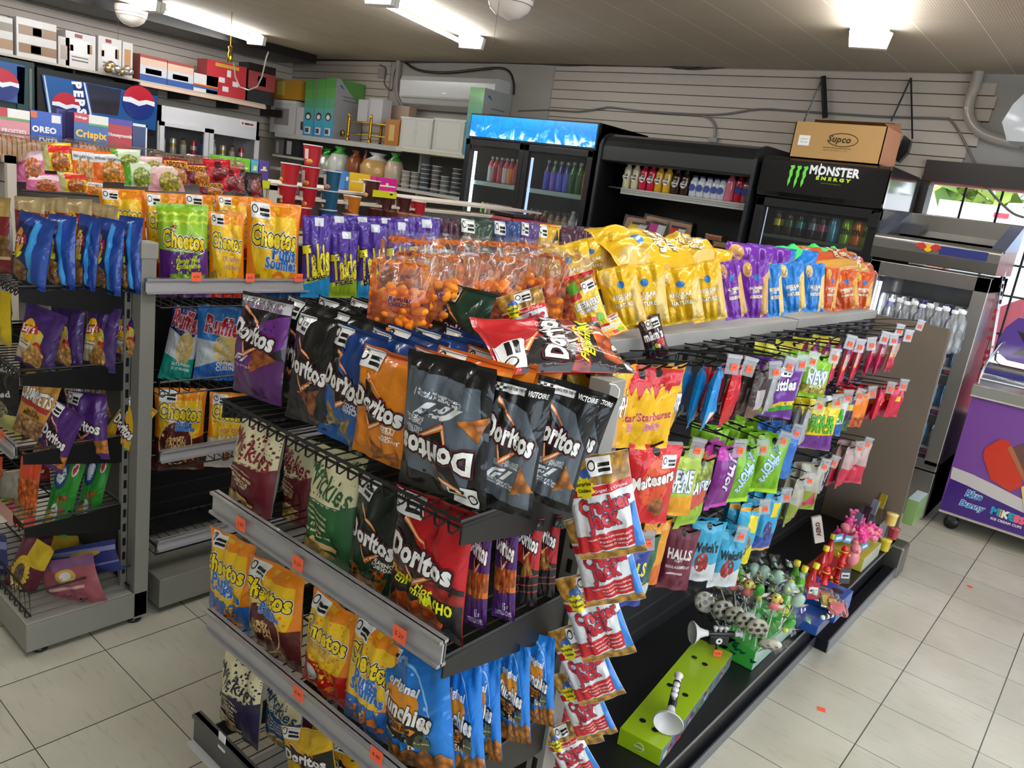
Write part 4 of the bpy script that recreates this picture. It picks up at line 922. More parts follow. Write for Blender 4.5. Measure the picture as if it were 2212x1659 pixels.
mg = [('mgB', can_b('6a4a34', '8a6a48', h=.17, r=.04), 'brown'), ('mgG', can_b('b8a060', 'c8b078', h=.17, r=.036), 'gold'), ('mgT', can_b('4a9a90', '68b0a8', h=.16, r=.036), 'teal')]
for i, (px, k) in enumerate([(1655, 0), (1681, 1), (1722, 1), (1745, 0), (1790, 1), (1852, 2)]):
    p = at(px, 570, 'y', YC+.10); key, b, ds = mg[k]
    inst(key, b, (max(p.x, M0+.09), YC+.10, zb+.002), 0, 'drink_can', '%s tall can, lower shelf of the claw-logo cooler, %s from left' % (ds, ORD[i]), 'drink can', 'tall cans low in the claw-logo cooler')
# carton on top
bx = at(1712, 343, 'y', YC+.05); bt = at(1724, 266, 'y', YC+.05); br = at(1908, 345, 'y', YC+.05)
t = empty('cardboard_box', (0, 0, 0), 0, 'open brown cardboard carton standing on the claw-logo cooler', 'cardboard box')
z0_ = 1.977; z1_ = z0_+(bt.z-bx.z)*1.0; x0_, x1_ = bx.x, br.x; y0_, y1_ = YC-.02, YC+.30
g = G(); cb = H('b08a54'); g.box((x0_, y0_, z0_), (x1_, y0_+.006, z1_), cb).box((x0_, y1_, z0_), (x1_, y1_+.006, z1_), H('9a7446')).box((x0_, y0_, z0_), (x0_+.006, y1_, z1_), H('a47e4c')).box((x1_-.006, y0_, z0_), (x1_, y1_, z1_), H('cf9470')).box((x0_, y0_, z0_), (x1_, y1_, z0_+.006), cb); g.build('box_body', t, CARD)
G().add([(x0_, y1_, z1_), (x1_, y1_, z1_), (x1_-.03, y1_-.10, z1_+.05), (x0_+.03, y1_-.1, z1_+.045)], [(0, 1, 2, 3)], H('8a6238')).add([(x1_, y0_, z1_), (x1_, y1_, z1_), (x1_-.02, y1_, z1_+.06), (x1_-.03, y0_+.03, z1_+.02)], [(0, 1, 2, 3)], H('b87c58')).build('flap', t, CARD)
g = G(); q = at(1813, 303, 'y', y0_); g.text('Supco', (q.x, y0_-.002, q.z), (1, 0, -.02), (0, 0, 1), .14, H('3a2c18'), bold=.03, shear=.2)
g.tube([(q.x+.02+.09*math.cos(a*PI/10), y0_-.002, q.z+.002+.038*math.sin(a*PI/10)) for a in range(-9, 9)], .002, H('3a2c18'), n=4); g.text('SEALED UNIT PARTS CO., INC.', (q.x-.01, y0_-.002, q.z-.062), (1, 0, 0), (0, 0, 1), .15, H('4a3a20'), bold=0, res=1); g.box((q.x-.09, y0_-.002, q.z-.048), (q.x+.08, y0_-.0005, q.z-.045), H('4a3a20'))
w_ = at(1737, 303, 'y', y0_); g.box((w_.x-.035, y0_-.002, w_.z-.03), (w_.x+.035, y0_-.001, w_.z+.03), H('f0f0ee')); g.text('SUPCO', (w_.x, y0_-.003, w_.z+.008), (1, 0, 0), (0, 0, 1), .042, H('555555'), bold=.0, res=1)
g.text('CHEV-884', (w_.x, y0_-.003, w_.z-.01), (1, 0, 0), (0, 0, 1), .046, H('555555'), bold=.0, res=1); g.build('print', t, PAPER)
# shoulder bags hanging on the slatwall
for i, (pk, a, b, bb, lab) in enumerate([((1779, 165), (1735, 266), (1783, 255), None, 'black strap bag hanging behind the left half of the carton'), ((1968, 168), (1925, 262), (1971, 300), [(1955, 293), (1970, 305), (1963, 330), (1942, 352), (1935, 345)], 'black shoulder bag hanging by a thin strap right of the carton')]):
    t = empty('shoulder_bag', (0, 0, 0), 0, lab, 'bag'); y = YB-.05; P = lambda q: at(q[0], q[1], 'y', y)
    k_, a_, b_ = P(pk), P(a), P(b); g = G()
    g.tube([a_, k_], .006, H('151515'), n=4).tube([k_, b_], .006 if i else .02, H('131313'), n=5); g.build('strap', t, PLAS)
    g = G()
    if bb: g.prism([(P(c).x, P(c).z) for c in bb], (0, y+.02, 0), (1, 0, 0), (0, 0, 1), -.05, H('18181a'))
    else: g.box((a_.x-.02, y-.08, a_.z-.3), (b_.x+.03, y+.0, a_.z+.0), H('18181a'))
    g.build('pouch', t, PLAS, bevel=.01)

# ---- silver can cooler with open tray top
R0, R1 = -.985, -.345
CR_ = empty('can_cooler', ((R0+R1)/2, YC, 0), 0, 'silver can cooler with tray top and blue logo bar by the window', 'cooler')
SG = H('9c9b98'); SGL = H('b4b3b0')
cooler_shell(CR_, R0, R1, YC, 1.55, 1.44, 1.36, zbot_open=.33, inner=H('8d9298'), outer=SG, m=STEEL)
g = G(); y = YC
g.box((R0, y-.03, .33), (R0+.06, y+.03, 1.44), SGL).box((R1-.075, y-.03, .33), (R1, y+.03, 1.44), SGL).box((R0, y-.03, 1.355), (R1, y+.03, 1.44), H('979593')).box((R0, y-.03, .30), (R1, y+.03, .36), SG)
d = g.build('door', CR_, STEEL, bevel=.004); G().quad((R0+.06, y-.01, .36), (R1-.07, y-.01, .36), (R1-.07, y-.01, 1.36), (R0+.06, y-.01, 1.36), H('ffffff')).build('door_glass', d, GLASS)
G().box((R0, y-.03, 0), (R1, y+.5, .29), SG).build('plinth', CR_, STEEL, bevel=.004)
g = G(); g.prism([(-.035, 1.455), (-.045, 1.52), (-.045, 1.575), (-.02, 1.60), (.03, 1.575), (.50, 1.66), (.53, 1.63), (.53, 1.455)], (R0-.01, y, 0), (0, 1, 0), (0, 0, 1), -(R1-R0+.02), H('8f8d8a')); g.build('top_housing', CR_, STEEL, bevel=.008)
g = G(); Z = 1.60
g.add([(R0-.01, y-.03, 1.585), (R1+.01, y-.03, 1.585), (R1+.01, y+.5, 1.66), (R0-.01, y+.5, 1.66), (R0+.06, y+.02, 1.61), (R1-.06, y+.02, 1.61), (R1-.06, y+.46, 1.61), (R0+.06, y+.46, 1.61)], [(4, 5, 6, 7)], H('6e6c68'))
g.box((R0-.012, y+.46, 1.60), (R1+.012, y+.50, 1.75), H('8f8d88')).prism([(0, 1.585), (.5, 1.60), (.5, 1.745), (.46, 1.745)], (R0-.01, y-.03, 0), (0, 1, 0), (0, 0, 1), -.05, H('a8b0c4')).prism([(0, 1.585), (.5, 1.60), (.5, 1.745), (.46, 1.745)], (R1-.05, y-.03, 0), (0, 1, 0), (0, 0, 1), -.07, H('9aa6c8'))
g.build('tray', CR_, STEEL, bevel=.004)
g = G(); yy = y-.0475; q0 = at(2070, 543, 'y', yy); q1 = at(2125, 566, 'y', yy); 
g.box(((R0+R1)/2+.03, yy, 1.525), (R1-.05, yy+.004, 1.572), H('2a3078')); c = Vector(((R0+R1)/2-.03, yy, 1.552))
g.prism([(.022*math.cos(a*PI/8), .022*math.sin(a*PI/8)) for a in range(16)], c, (1, 0, 0), (0, 0, 1), -.001, H('f0b818'))
for s in (-1, 1): g.prism([(s*.008, .004), (s*.03, .026), (s*.055, .022), (s*.07, .002), (s*.05, -.004), (s*.03, -.016)][::s], c+Vector((0, -.0015, 0)), (1, 0, 0), (0, 0, 1), -.001, H('c03028'))
g.build('logo_bar', CR_, PAPER)
G().box((R0+.066, y+.01, .5), (R0+.08, y+.02, 1.32), H('f4f8ff')).build('led_strip', CR_, LEDM)
rz = [at(2060, 690, 'y', y+.06).z, .90, .66, .42]
rz[0] = 1.12
for z in rz: G().box((R0+.06, y+.04, z-.012), (R1-.06, y+.45, z), H('a8b4bc')).box((R0+.06, y+.035, z-.045), (R1-.06, y+.04, z+.004), H('d8dce0')).build('shelf', CR_, PLAS)
for z in rz:
    for k in range(4):
        x = R0+.12+k*.13; G().box((x, y+.032, z-.04), (x+.08, y+.0345, z-.012), H('23307a')).box((x+.02, y+.031, z-.03), (x+.05, y+.0325, z-.015), H('d83a30')).build('shelf_label', CR_, PAPER)
childs_fix(CR_)
rb = [('rbS', can_b('c8ccd2', 'e0e2e6', h=.135, r=.0265), 'silver'), ('rbB', can_b('c0c6d0', '2838a0', h=.135, r=.0265), 'silver-blue'), ('rbD', can_b('2a3890', '3048b0', h=.135, r=.0265), 'dark blue'), ('rbC', can_b('3a9ad0', '50b0dc', h=.135, r=.0265), 'sky blue')]
pat = [0, 1, 0, 0, 2, 0, 2, 0, 1, 3, 3]
for r_ in range(4):
    for k in range(9):
        for dd in range(3 if r_ == 0 else 1):
            x = R0+.10+k*.058; key, b, ds = rb[pat[(k+dd*2+r_) % 11]]
            if r_ > 0 and k < 5: continue
            inst(key, b, (x, y+.075+dd*.06, rz[r_]+.001), 0, 'energy_drink_can', '%s slim can, %s from left, %s of the silver cooler%s' % (ds, ORD[k], ['top shelf', 'second shelf', 'third shelf', 'lowest shelf'][r_], ['', ', behind the front can', ', at the back'][dd]), 'drink can', 'slim cans in the silver can cooler')
# dark low cooler behind it
p0_ = at(1900, 500, 'y', 1.25)
t = empty('low_cooler', (0, 0, 0), 0, 'dark rounded top of a low cooler behind the silver can cooler', 'cooler')
G().prism([(0, 1.42), (.03, 1.60), (.12, 1.68), (.4, 1.70), (.45, 1.42)], (p0_.x-.08, 1.2, 0), (0, 1, 0), (0, 0, 1), -.30, H('55555c')).build('lid', t, PLAS, bevel=.01)
G().box((p0_.x-.08, 1.2, 0), (p0_.x+.22, 1.64, 1.42), H('3a3a3e')).build('cabinet', t, PLAS)

# ---- purple ice cream freezer
F0, F1, FY = -.27, 1.25, .92
CF_ = empty('ice_cream_freezer', ((F0+F1)/2, FY+.3, 0), 0, 'purple chest freezer with curved glass lid and frozen treat pictures', 'chest freezer')
PU = H('7c4a9a'); PD = H('43237c')
g = G(); g.box((F0, FY, .115), (F1, FY+.6, .80), PU)
yy = FY-.0015
def fz(px, py): q = at(px, py, 'y', FY); return (q.x, q.z)
low = [fz(2029, 1098), fz(2040, 1060), fz(2053, 1033), fz(2090, 1048), fz(2130, 1068), fz(2212, 1108)]
g.prism([low[0], (F1, .118), (F1, .13)]+[low[5], low[4], low[3], low[2]], (0, yy, 0), (1, 0, 0), (0, 0, 1), -.001, PD)
up = [fz(2054, 1030), fz(2058, 1008), fz(2100, 1024), fz(2150, 1048), fz(2212, 1080)]
dn = [fz(2053, 1033), fz(2090, 1049), fz(2140, 1074), fz(2212, 1108)]
g.prism([dn[0], dn[1], dn[2], dn[3], up[4], up[3], up[2], up[1]], (0, yy-.0008, 0), (1, 0, 0), (0, 0, 1), -.001, H('cfc8c8'))
g.prism([fz(*a) for a in ((2182, 1062), (2140, 1035), (2124, 985), (2128, 968), (2160, 948), (2180, 953), (2206, 1010), (2208, 1050))], (0, yy-.0016, 0), (1, 0, 0), (0, 0, 1), -.002, H('cf3a26'))
g.prism([fz(*a) for a in ((2180, 970), (2220, 956), (2240, 1000), (2240, 1070), (2212, 1040), (2188, 995))], (0, yy-.0024, 0), (1, 0, 0), (0, 0, 1), -.002, H('6a4a44'))
g.prism([fz(*a) for a in ((2176, 967), (2186, 962), (2226, 1050), (2212, 1042))], (0, yy-.0032, 0), (1, 0, 0), (0, 0, 1), -.002, H('b06a48'))
g.prism([fz(*a) for a in ((2206, 1052), (2214, 1048), (2216, 1100), (2212, 1100))], (0, yy-.0034, 0), (1, 0, 0), (0, 0, 1), -.002, H('e8c878'))
for tx, px, py, w_, c_, h_ in (('Blue', 2104, 1070, .085, '3a86c8', .045), ('Bunny', 2100, 1094, .125, '3a86c8', .045)):
    q = at(px, py, 'y', FY)
    g.text(tx, (q.x, yy-.002, q.z), (1, 0, 0), (0, 0, 1), w_*1.06, H('dfe6f0'), bold=.10, shear=.2, height=h_*1.1); g.text(tx, (q.x, yy-.0026, q.z), (1, 0, 0), (0, 0, 1), w_, H(c_), bold=.03, shear=.2, height=h_)
for i_, (s_, c_) in enumerate(zip("MiKE'S", ('18a0c8', 'e8a850', 'f0f0e8', '30a0b8', 'e86a88', 'e86a88'))):
    q = at(2150+i_*11.5, 1104+i_*4.2, 'y', FY); g.text(s_, (q.x, yy-.002, q.z), (1, 0, 0), (0, 0, 1), None, H(c_), bold=.07, height=.045)
q = at(2173, 1129, 'y', FY); g.text('ICE CREAM CUPS', (q.x, yy-.002, q.z), (1, 0, 0), (0, 0, 1), .15, H('e8d8e0'), bold=.05)
g.build('cabinet', CF_, mat('vinyl_wrap', rough=.3, coat=.4))
G().box((F0-.012, FY-.015, .80), (F1+.01, FY+.62, .865), H('8b8b83')).box((F0-.012, FY-.018, .795), (F1+.01, FY-.01, .805), H('b8b4a8')).build('rim', CF_, PLAS, bevel=.006)
G().box((F0, FY+.005, .10), (F1, FY+.6, .115), H('c8c0b4')).build('base_edge', CF_, PLAS)
for x in (F0+.07, F1-.1): G().lathe([(.04, -.015), (.04, .015)], (0, 0, 0), H('1a1a1a'), n=14, mx=Matrix.Translation((x, FY+.08, .042)) @ Matrix.Rotation(PI/2, 4, 'X')).box((x-.02, FY+.06, .05), (x+.02, FY+.1, .10), H('3a3a3a')).build('caster', CF_, PLAS)
prof = [(0.02, .865), (.02, .93), (.06, .975), (.15, 1.0), (.45, 1.06), (.58, 1.07)]
g = G(); n = len(prof)
g.add([(F0+.01, FY+a, b) for a, b in prof]+[(F1, FY+a, b) for a, b in prof], [(i, i+1, n+i+1, n+i) for i in range(n-1)], H('d8e8f0'), smooth=True)
g.add([(F0+.01, FY+a, b) for a, b in prof]+[(F0+.01, FY+.58, .865)], [tuple(range(n+1))], H('d8e8f0')); g.build('glass_lid', CF_, GLASS)
G().tube([(F0+.01, FY+a, b+.004) for a, b in prof], .006, H('c8ccd0'), n=6).tube([(F0+.01, FY+.02, .90), (F1, FY+.02, .90)], .01, H('a8aaac'), n=6).build('lid_frame', CF_, STEEL)
g = G()
for i in range(7): g.tube([(F0+.06+i*.2, FY+.06, .84), (F0+.06+i*.2, FY+.56, .84)], .004, H('c8ccd0'), n=4)
for i in range(12): g.tube([(F0+.04, FY+.06+i*.045, .84), (F1, FY+.06+i*.045, .84)], .002, H('c8ccd0'), n=4)
g.build('basket', CF_, STEEL)
bp = at(2175, 700, 'y', FY+.56); bq = at(2145, 790, 'y', FY+.56)
pts = [(bq.x-.02, 1.05), (F1, 1.05), (F1, bp.z+.10), (bp.x+.05, bp.z+.05), (bp.x-.0, bp.z-.02)]
g = G(); g.prism(pts, (0, FY+.56, 0), (1, 0, 0), (0, 0, 1), -.01, H('6648a0')); 
q = [at(a, b, 'y', FY+.558) for a, b in ((2162, 760), (2212, 800), (2212, 812), (2156, 782))]; g.add([tuple(v) for v in q], [(0, 1, 2, 3)], H('d0ccd8')); q = [at(a, b, 'y', FY+.557) for a, b in ((2156, 783), (2212, 813), (2212, 850), (2147, 812))]; g.add([tuple(v) for v in q], [(0, 1, 2, 3)], H('2c2890'))
q = at(2204, 716, 'y', FY+.552); g.prism([(.05*math.cos(a*PI/8), .022*math.sin(a*PI/8)) for a in range(16)], (q.x+.03, q.y, q.z), (1, 0, -.3), (0, 0, 1), -.002, H('d8d0d0')); g.prism([(-.045, 0), (.05, -.01), (.02, -.08)], (q.x+.03, q.y-.001, q.z), (1, 0, 0), (0, 0, 1), -.002, H('3a2c3c'))
g.build('picture_panel', CF_, CARDG)
childs_fix(CF_)
# clip strip hanging in front of the window
t = empty('clip_strip', (0, 0, 0), 0, 'clear hanging strip with small red packets in front of the window', 'clip strip')
P1 = [at(a, b, 'y', 1.3) for a, b in ((2172, 565), (2150, 700), (2128, 830))]; G().tube(P1, .012, H('e8e8ec'), n=4).build('strip', t, TAGP)
g = G()
for a, b in ((2168, 602), (2164, 618), (2162, 634), (2160, 652), (2152, 672), (2148, 688), (2142, 712), (2138, 730), (2132, 760), (2128, 775), (2126, 790)):
    q = at(a, b, 'y', 1.29); g.box((q.x-.012, q.y, q.z-.012), (q.x+.008, q.y+.008, q.z+.012), H('b02c3c' if b > 660 else '3a3a40'))
g.build('packet', t, CARDG)

# ================================================================== LEFT WALL COOLERS, SHELVES, CARTONS
LXc = -7.5
def lp(px, py, x=LXc): return at(px, py, 'x', x)
def pepsi(root, px0, py0, px1, py1, parts):
    pass
def panel_x(g, q, col, x, d=0.0):
    g.add([tuple(lp(a, b, x)) for a, b in q], [tuple(range(len(q)))], H(col))
t = empty('drinks_cooler', (0, 0, 0), 0, 'black cola cooler with blue splash header panel on the left wall', 'cooler')
a = lp(82, 150); b = lp(343, 205); c_ = lp(343, 290); g = G()
g.box((LXc-.55, a.y, 0), (LXc-.02, b.y, a.z+.02), K); g.build('cabinet', t, BLACK)
g = G(); panel_x(g, [(90, 160), (341, 208), (336, 282), (104, 244)], '1c4c88', LXc)
panel_x(g, [(188, 180), (262, 195), (255, 250), (200, 243)], '241c24', LXc+.002)
panel_x(g, [(94, 163), (112, 166), (124, 246), (106, 243)], 'b8c8d8', LXc+.003); panel_x(g, [(97, 163), (180, 179), (196, 256), (111, 243)], '1a5290', LXc+.004); panel_x(g, [(155, 174), (182, 179), (198, 258), (172, 253)], '1a2c66', LXc+.005); panel_x(g, [(180, 178), (184, 179), (200, 256), (196, 257)], 'c8d4e0', LXc+.006)
def globe_logo(cx, cy, rx, ry, x, rot=0):
    o = lp(cx, cy, x); k = (lp(cx+rx, cy, x)-o).length; 
    def poly(f, col, dx): g.add([(x+dx, o.y+p_[0]*k, o.z+p_[1]*k) for p_ in f], [tuple(range(len(f)))], H(col))
    circ = [(math.cos(i*PI/14), math.sin(i*PI/14)) for i in range(28)]
    poly(circ, '1c2c74', .001)
    poly([(math.cos(i*PI/14), math.sin(i*PI/14)) for i in range(1, 14)]+[(-.5, .12), (0, -.02), (.4, .1)], 'b02030', .002)
    poly([(-.98, .2), (-.5, .26), (0, .1), (.45, .24), (.98, .2), (.98, -.08), (.5, .0), (0, -.2), (-.5, -.06), (-.98, -.05)][::-1], 'e0e4ea', .003)
globe_logo(300, 222, 34, 34, LXc+.007); globe_logo(143, 230, 30, 30, LXc+.0055)
for i, s in enumerate('PEPSI'):
    q = lp(166+i*3.6, 184+i*19, LXc+.009); g.text(s, (LXc+.009, q.y, q.z), (0, .1, -1), (0, 1, .1), None, H('e8ecf2'), bold=.06, height=.085)
g.build('header_panel', t, mat('lit_panel', rough=.25, coat=.5, emit=.06))
g = G()
for p0_, p1_ in (((88, 300), (338, 300)),): g.box((LXc-.02, a.y+.02, .2), (LXc, b.y-.02, c_.z-.03), H('1a1e20'))
g.build('door', t, BLACK)
t = empty('drinks_cooler', (0, 0, 0), 0, 'cola cooler with round red white and blue logo cut off by the left edge', 'cooler')
a = lp(-70, 120); b = lp(76, 150); g = G(); g.box((LXc-.55, a.y, 0), (LXc-.02, b.y, lp(0, 130).z+.03), H('1c3030')); g.build('cabinet', t, BLACK)
g = G(); panel_x(g, [(-60, 118), (54, 142), (52, 226), (-60, 205)], '1c4c88', LXc); globe_logo(5, 182, 36, 36, LXc+.005); g.build('header_panel', t, _M['lit_panel'])
G().box((LXc-.02, b.y-.14, .3), (LXc, b.y-.02, 1.95), H('23403e')).box((LXc-.015, b.y-.05, .3), (LXc+.01, b.y-.03, 1.95), H('5c6460')).build('side_post', t, BLACK)
# white two door cooler
a = lp(343, 226); b = lp(560, 268); t = empty('glass_door_cooler', (0, 0, 0), 0, 'white upright cooler with two glass doors in the far left corner', 'cooler')
WH = H('d8d8dc'); zt = a.z; zg = lp(350, 262).z; g = G()
g.box((LXc-.5, a.y, 0), (LXc-.45, b.y, zt), WH).box((LXc-.5, a.y, zg), (LXc, b.y, zt), WH).box((LXc-.5, a.y, 0), (LXc, b.y, .3), WH).box((LXc-.5, a.y, 0), (LXc, a.y+.03, zt), WH).box((LXc-.5, b.y-.03, 0), (LXc, b.y, zt), WH); g.build('cabinet', t, CARDG)
ym = lp(450, 268).y; zf = lp(350, 262).z
for q0, q1 in ((a.y, ym), (ym, b.y)):
    g = G(); fw = .05; x = LXc
    g.box((x, q0+.005, .3), (x+.03, q0+fw, zf), WH).box((x, q1-fw, .3), (x+.03, q1-.005, zf), WH).box((x, q0+.005, zf-.04), (x+.03, q1-.005, zf), WH).box((x, q0, .3), (x+.03, q1, .36), WH)
    d = g.build('door', t, CARDG); G().quad((x+.01, q0+fw, .36), (x+.01, q1-fw, .36), (x+.01, q1-fw, zf-.04), (x+.01, q0+fw, zf-.04), H('c8d0d4')).build('door_glass', d, GLASS)
for z in (zf-.30, zf-.6, zf-.9): G().box((LXc-.44, a.y+.04, z-.01), (LXc-.05, b.y-.04, z), H('9aa0a4')).build('shelf', t, PLAS)
G().box((LXc-.449, a.y+.03, .3), (LXc-.44, b.y-.03, zf), H('55585c')).build('liner', t, PLAS)
q = lp(535, 268, LXc+.002); g = G(); g.box((LXc, q.y-.09, q.z-.025), (LXc+.002, q.y+.09, q.z+.025), H('e8e8ea')); g.box((LXc+.002, q.y-.035, q.z-.012), (LXc+.003, q.y+.02, q.z+.010), H('3a3a44')).box((LXc+.002, q.y+.022, q.z-.012), (LXc+.003, q.y+.07, q.z+.010), H('c04848')); g.prism([(0, -.018), (.016, 0), (0, .018), (-.016, 0)], (LXc+.003, q.y-.06, q.z), (0, 1, 0), (0, 0, 1), -.001, H('d84030')); g.build('badge', t, PAPER)
for i in range(9):
    y = a.y+.12+i*.11; inst(['wat', 'canWh', 'cofB', 'canRd', 'sodB'][i % 5], None, (LXc-.15, y, zf-.30), 0, 'drink', 'chilled drink inside the white corner cooler, %s from its left' % ORD[i], 'drink', 'drinks in the white corner cooler')
# wall shelf above the coolers and its cartons
XW = -7.75
sa = at(-80, 112, 'x', XW+.1); sb_ = at(560, 222, 'x', XW+.1); 
t = empty('wall_shelf', (0, 0, 0), 0, 'long thin shelf on the left wall above the coolers', 'shelf')
zsh = at(250, 163, 'x', XW+.15).z
G().box((XL+.02, sa.y, zsh-.02), (XW+.22, sb_.y, zsh), H('b5aca0')).build('board', t, PAINT)
for k in range(6): y = sa.y+.3+k*.55; G().box((XL+.02, y, zsh-.10), (XW+.1, y+.02, zsh-.02), H('2a2624')).build('bracket', t, BLACK)
G().box((XW+.2, at(300, 170, 'x', XW+.2).y, zsh-.05), (XW+.23, sb_.y, zsh-.02), H('d8b8a4')).build('edge', t, PAINT)
def carton(px0, px1, pyt, py, col, label, bands=(), x=XW+.18, dep=.2, name='carton', txt=None, cat='carton', m=None, z0=None, group='cartons on the left wall shelf'):
    a = at(px0, py, 'x', x); b = at(px1, py, 'x', x); hh = at((px0+px1)/2, pyt, 'x', x).z-zsh; zz = zsh+.001 if z0 is None else z0
    if z0 is not None: hh = at((px0+px1)/2, pyt, 'x', x).z-z0
    g = G(); g.box((x-dep, a.y, zz), (x, b.y, zz+hh), H(col))
    for (u0, v0, u1, v1, c) in bands: g.box((x, a.y+(b.y-a.y)*u0, zz+hh*v0), (x+.002, a.y+(b.y-a.y)*u1, zz+hh*v1), H(c))
    if txt:
        for (s, u, v, w_, c) in txt: g.text(s, (x+.004, a.y+(b.y-a.y)*u, zz+hh*v), (0, 1, 0), (0, 0, 1), (b.y-a.y)*w_, H(c), bold=.04, res=1)
    return tag(g.build(name, mats=m or CARDG), label, cat, group)
carton(-40, 28, 33, 100, 'c9c5c0', 'white carton with photo band at the far left of the wall shelf', [(0, .12, 1, .4, '9a7a58'), (0, .62, 1, .85, '7a6a58')])
carton(36, 122, 45, 105, 'd0ccc8', 'white carton with two brown photo bands on the wall shelf', [(.05, .12, 1, .36, '8a6a4c'), (.35, .14, .6, .34, '6a8090'), (.05, .58, 1, .82, '8a6a4c'), (.4, .6, .62, .8, '6a8090')])
carton(126, 150, 80, 120, 'c4beb8', 'narrow grey-white carton beside the photo carton on the wall shelf', [(.2, .2, .8, .7, 'a89a90')])
for k, (u, v) in enumerate(((142, 206), (212, 262))):
    carton(u, v, 72 if k == 0 else 82, 150, 'd4cfcc', '%s white mixer carton with red oval on the wall shelf' % ('left' if k == 0 else 'right'), [(.15, .35, .8, .8, 'e4e2e0'), (.3, .85, .55, .95, '8a2430'), (.12, .45, .25, .62, 'c86a5a'), (.72, .45, .88, .72, 'a87848'), (.2, .18, .75, .22, '6a6460'), (.2, .28, .75, .31, '6a6460')])
carton(264, 286, 92, 150, 'cfcac6', 'slim white carton with a picture behind the foil bag on the shelf', [(.2, .3, .8, .8, 'b88858')])
carton(302, 360, 122, 170, 'a04a44', 'red and white dinnerware carton, left one of the pair on the shelf', [(0, 0, 1, .25, '3c5a9a'), (0, .25, 1, .6, 'c8ccd4'), (0, .6, 1, .88, 'd8b8a4'), (.2, .3, .8, .5, '8a8c90')])
carton(361, 417, 136, 182, 'a04a44', 'red and white dinnerware carton, right one of the pair on the shelf', [(0, 0, 1, .25, '3c5a9a'), (0, .25, 1, .6, 'c8ccd4'), (0, .6, 1, .88, 'd8b8a4'), (.2, .3, .8, .5, '8a8c90')])
carton(418, 470, 162, 194, 'd8d4d4', 'low white carton with rainbow stripe on the wall shelf', [(0, .2, 1, .3, '2c6a9a'), (0, .3, 1, .38, 'b03838'), (0, .38, 1, .44, 'c89828')])
carton(445, 530, 136, 205, 'b83038', 'bright red tea set carton with silver cups picture', [(.5, .6, .6, .8, 'e0d8d8'), (.3, .4, .45, .55, 'e0d8d8'), (.65, .35, .8, .5, 'e0d8d8'), (.4, .15, .55, .3, 'e0d8d8'), (.2, .85, .8, .95, 'c89838')])
carton(534, 592, 140, 215, '201618', 'black and red carton at the right end of the wall shelf', [(0, .35, 1, .8, '9a3c3c'), (.35, .45, .65, .7, '3c2424')])
p = at(258, 150, 'x', XW+.3); G2 = G()
for k in range(16): G2.ball((p.x+R.uniform(-.05, .03), p.y+R.uniform(-.12, .12), zsh+.03+R.uniform(0, .05)), .035, H(R.choice(['c8c0b4', 'b8a070', 'd8d4d0'])), n=5)
tag(G2.build('foil_packet', mats=SILV), 'crumpled clear and gold foil packet hanging off the wall shelf', 'foil packet')
# ================================================================== PACKAGING DESIGNS
def flame(x0, y0, x1, y1, w0, w1, c='d8702c'):
    dx, dy = x1-x0, y1-y0; l = math.hypot(dx, dy); nx, ny = -dy/l, dx/l
    return [('P', [(x0-nx*w0, y0-ny*w0), (x1-nx*w1, y1-ny*w1), (x1+nx*w1, y1+ny*w1), (x0+nx*w0, y0+ny*w0)], c), ('P', [(x0-nx*w0*.4, y0-ny*w0*.4), (x1, y1), (x0+nx*w0*.4, y0+ny*w0*.4)], 'f6d8b0')]
def chip(cx, cy, s, rot=0, c='b8682c'):
    pts = []
    for k in range(3):
        a = math.radians(rot+90+120*k); b = math.radians(rot+90+120*k+60)
        pts += [(cx+s*math.cos(a), cy+s*math.sin(a)*.75), (cx+s*.44*math.cos(b), cy+s*.44*math.sin(b)*.75)]
    return ('P', pts, c, 1)
def curl(cx, cy, s, a0, a1, c='e07a22'):
    o = []; i_ = []
    for k in range(9):
        a = math.radians(a0+(a1-a0)*k/8); o.append((cx+s*math.cos(a), cy+s*.7*math.sin(a))); i_.append((cx+s*.55*math.cos(a), cy+s*.38*math.sin(a)))
    return ('P', o+i_[::-1], c)
def logoD(cx=0., cy=.52, w=.82, rot=-9, out=('16100e', '5a1828'), tri=True, white='f4f2ee'):
    L = []
    if tri:
        L += [('P', [(cx-.30, cy+.27), (cx-.13, cy+.12), (cx+.30, cy-.06), (cx-.10, cy-.24)], '17120f')]
        L += flame(cx-.28, cy+.25, cx+.08, cy+.07, .022, .006) + flame(cx-.09, cy-.22, cx-.22, cy+.06, .022, .004) + flame(cx-.10, cy-.21, cx+.30, cy-.045, .026, .006)
    return L+[('T', 'Doritos', cx, cy, w, white, out, rot, 0, .06, 1.2)]
def f1(cx, cy, s, a=.28, c='f2f4f6'):
    return [('P', [(cx+x*s, cy+y*s*a) for x, y in pl], c) for pl in ([(-.7, -.5), (-.3, .3), (-.1, .5), (.5, .5), (.4, .25), (0, .22), (-.18, .05), (-.45, -.5)], [(-.32, -.5), (-.1, 0), (.02, .08), (.32, .08), (.22, -.16), (.04, -.18), (-.1, -.5)], [(.2, -.5), (.68, .5), (.92, .5), (.44, -.5)])]
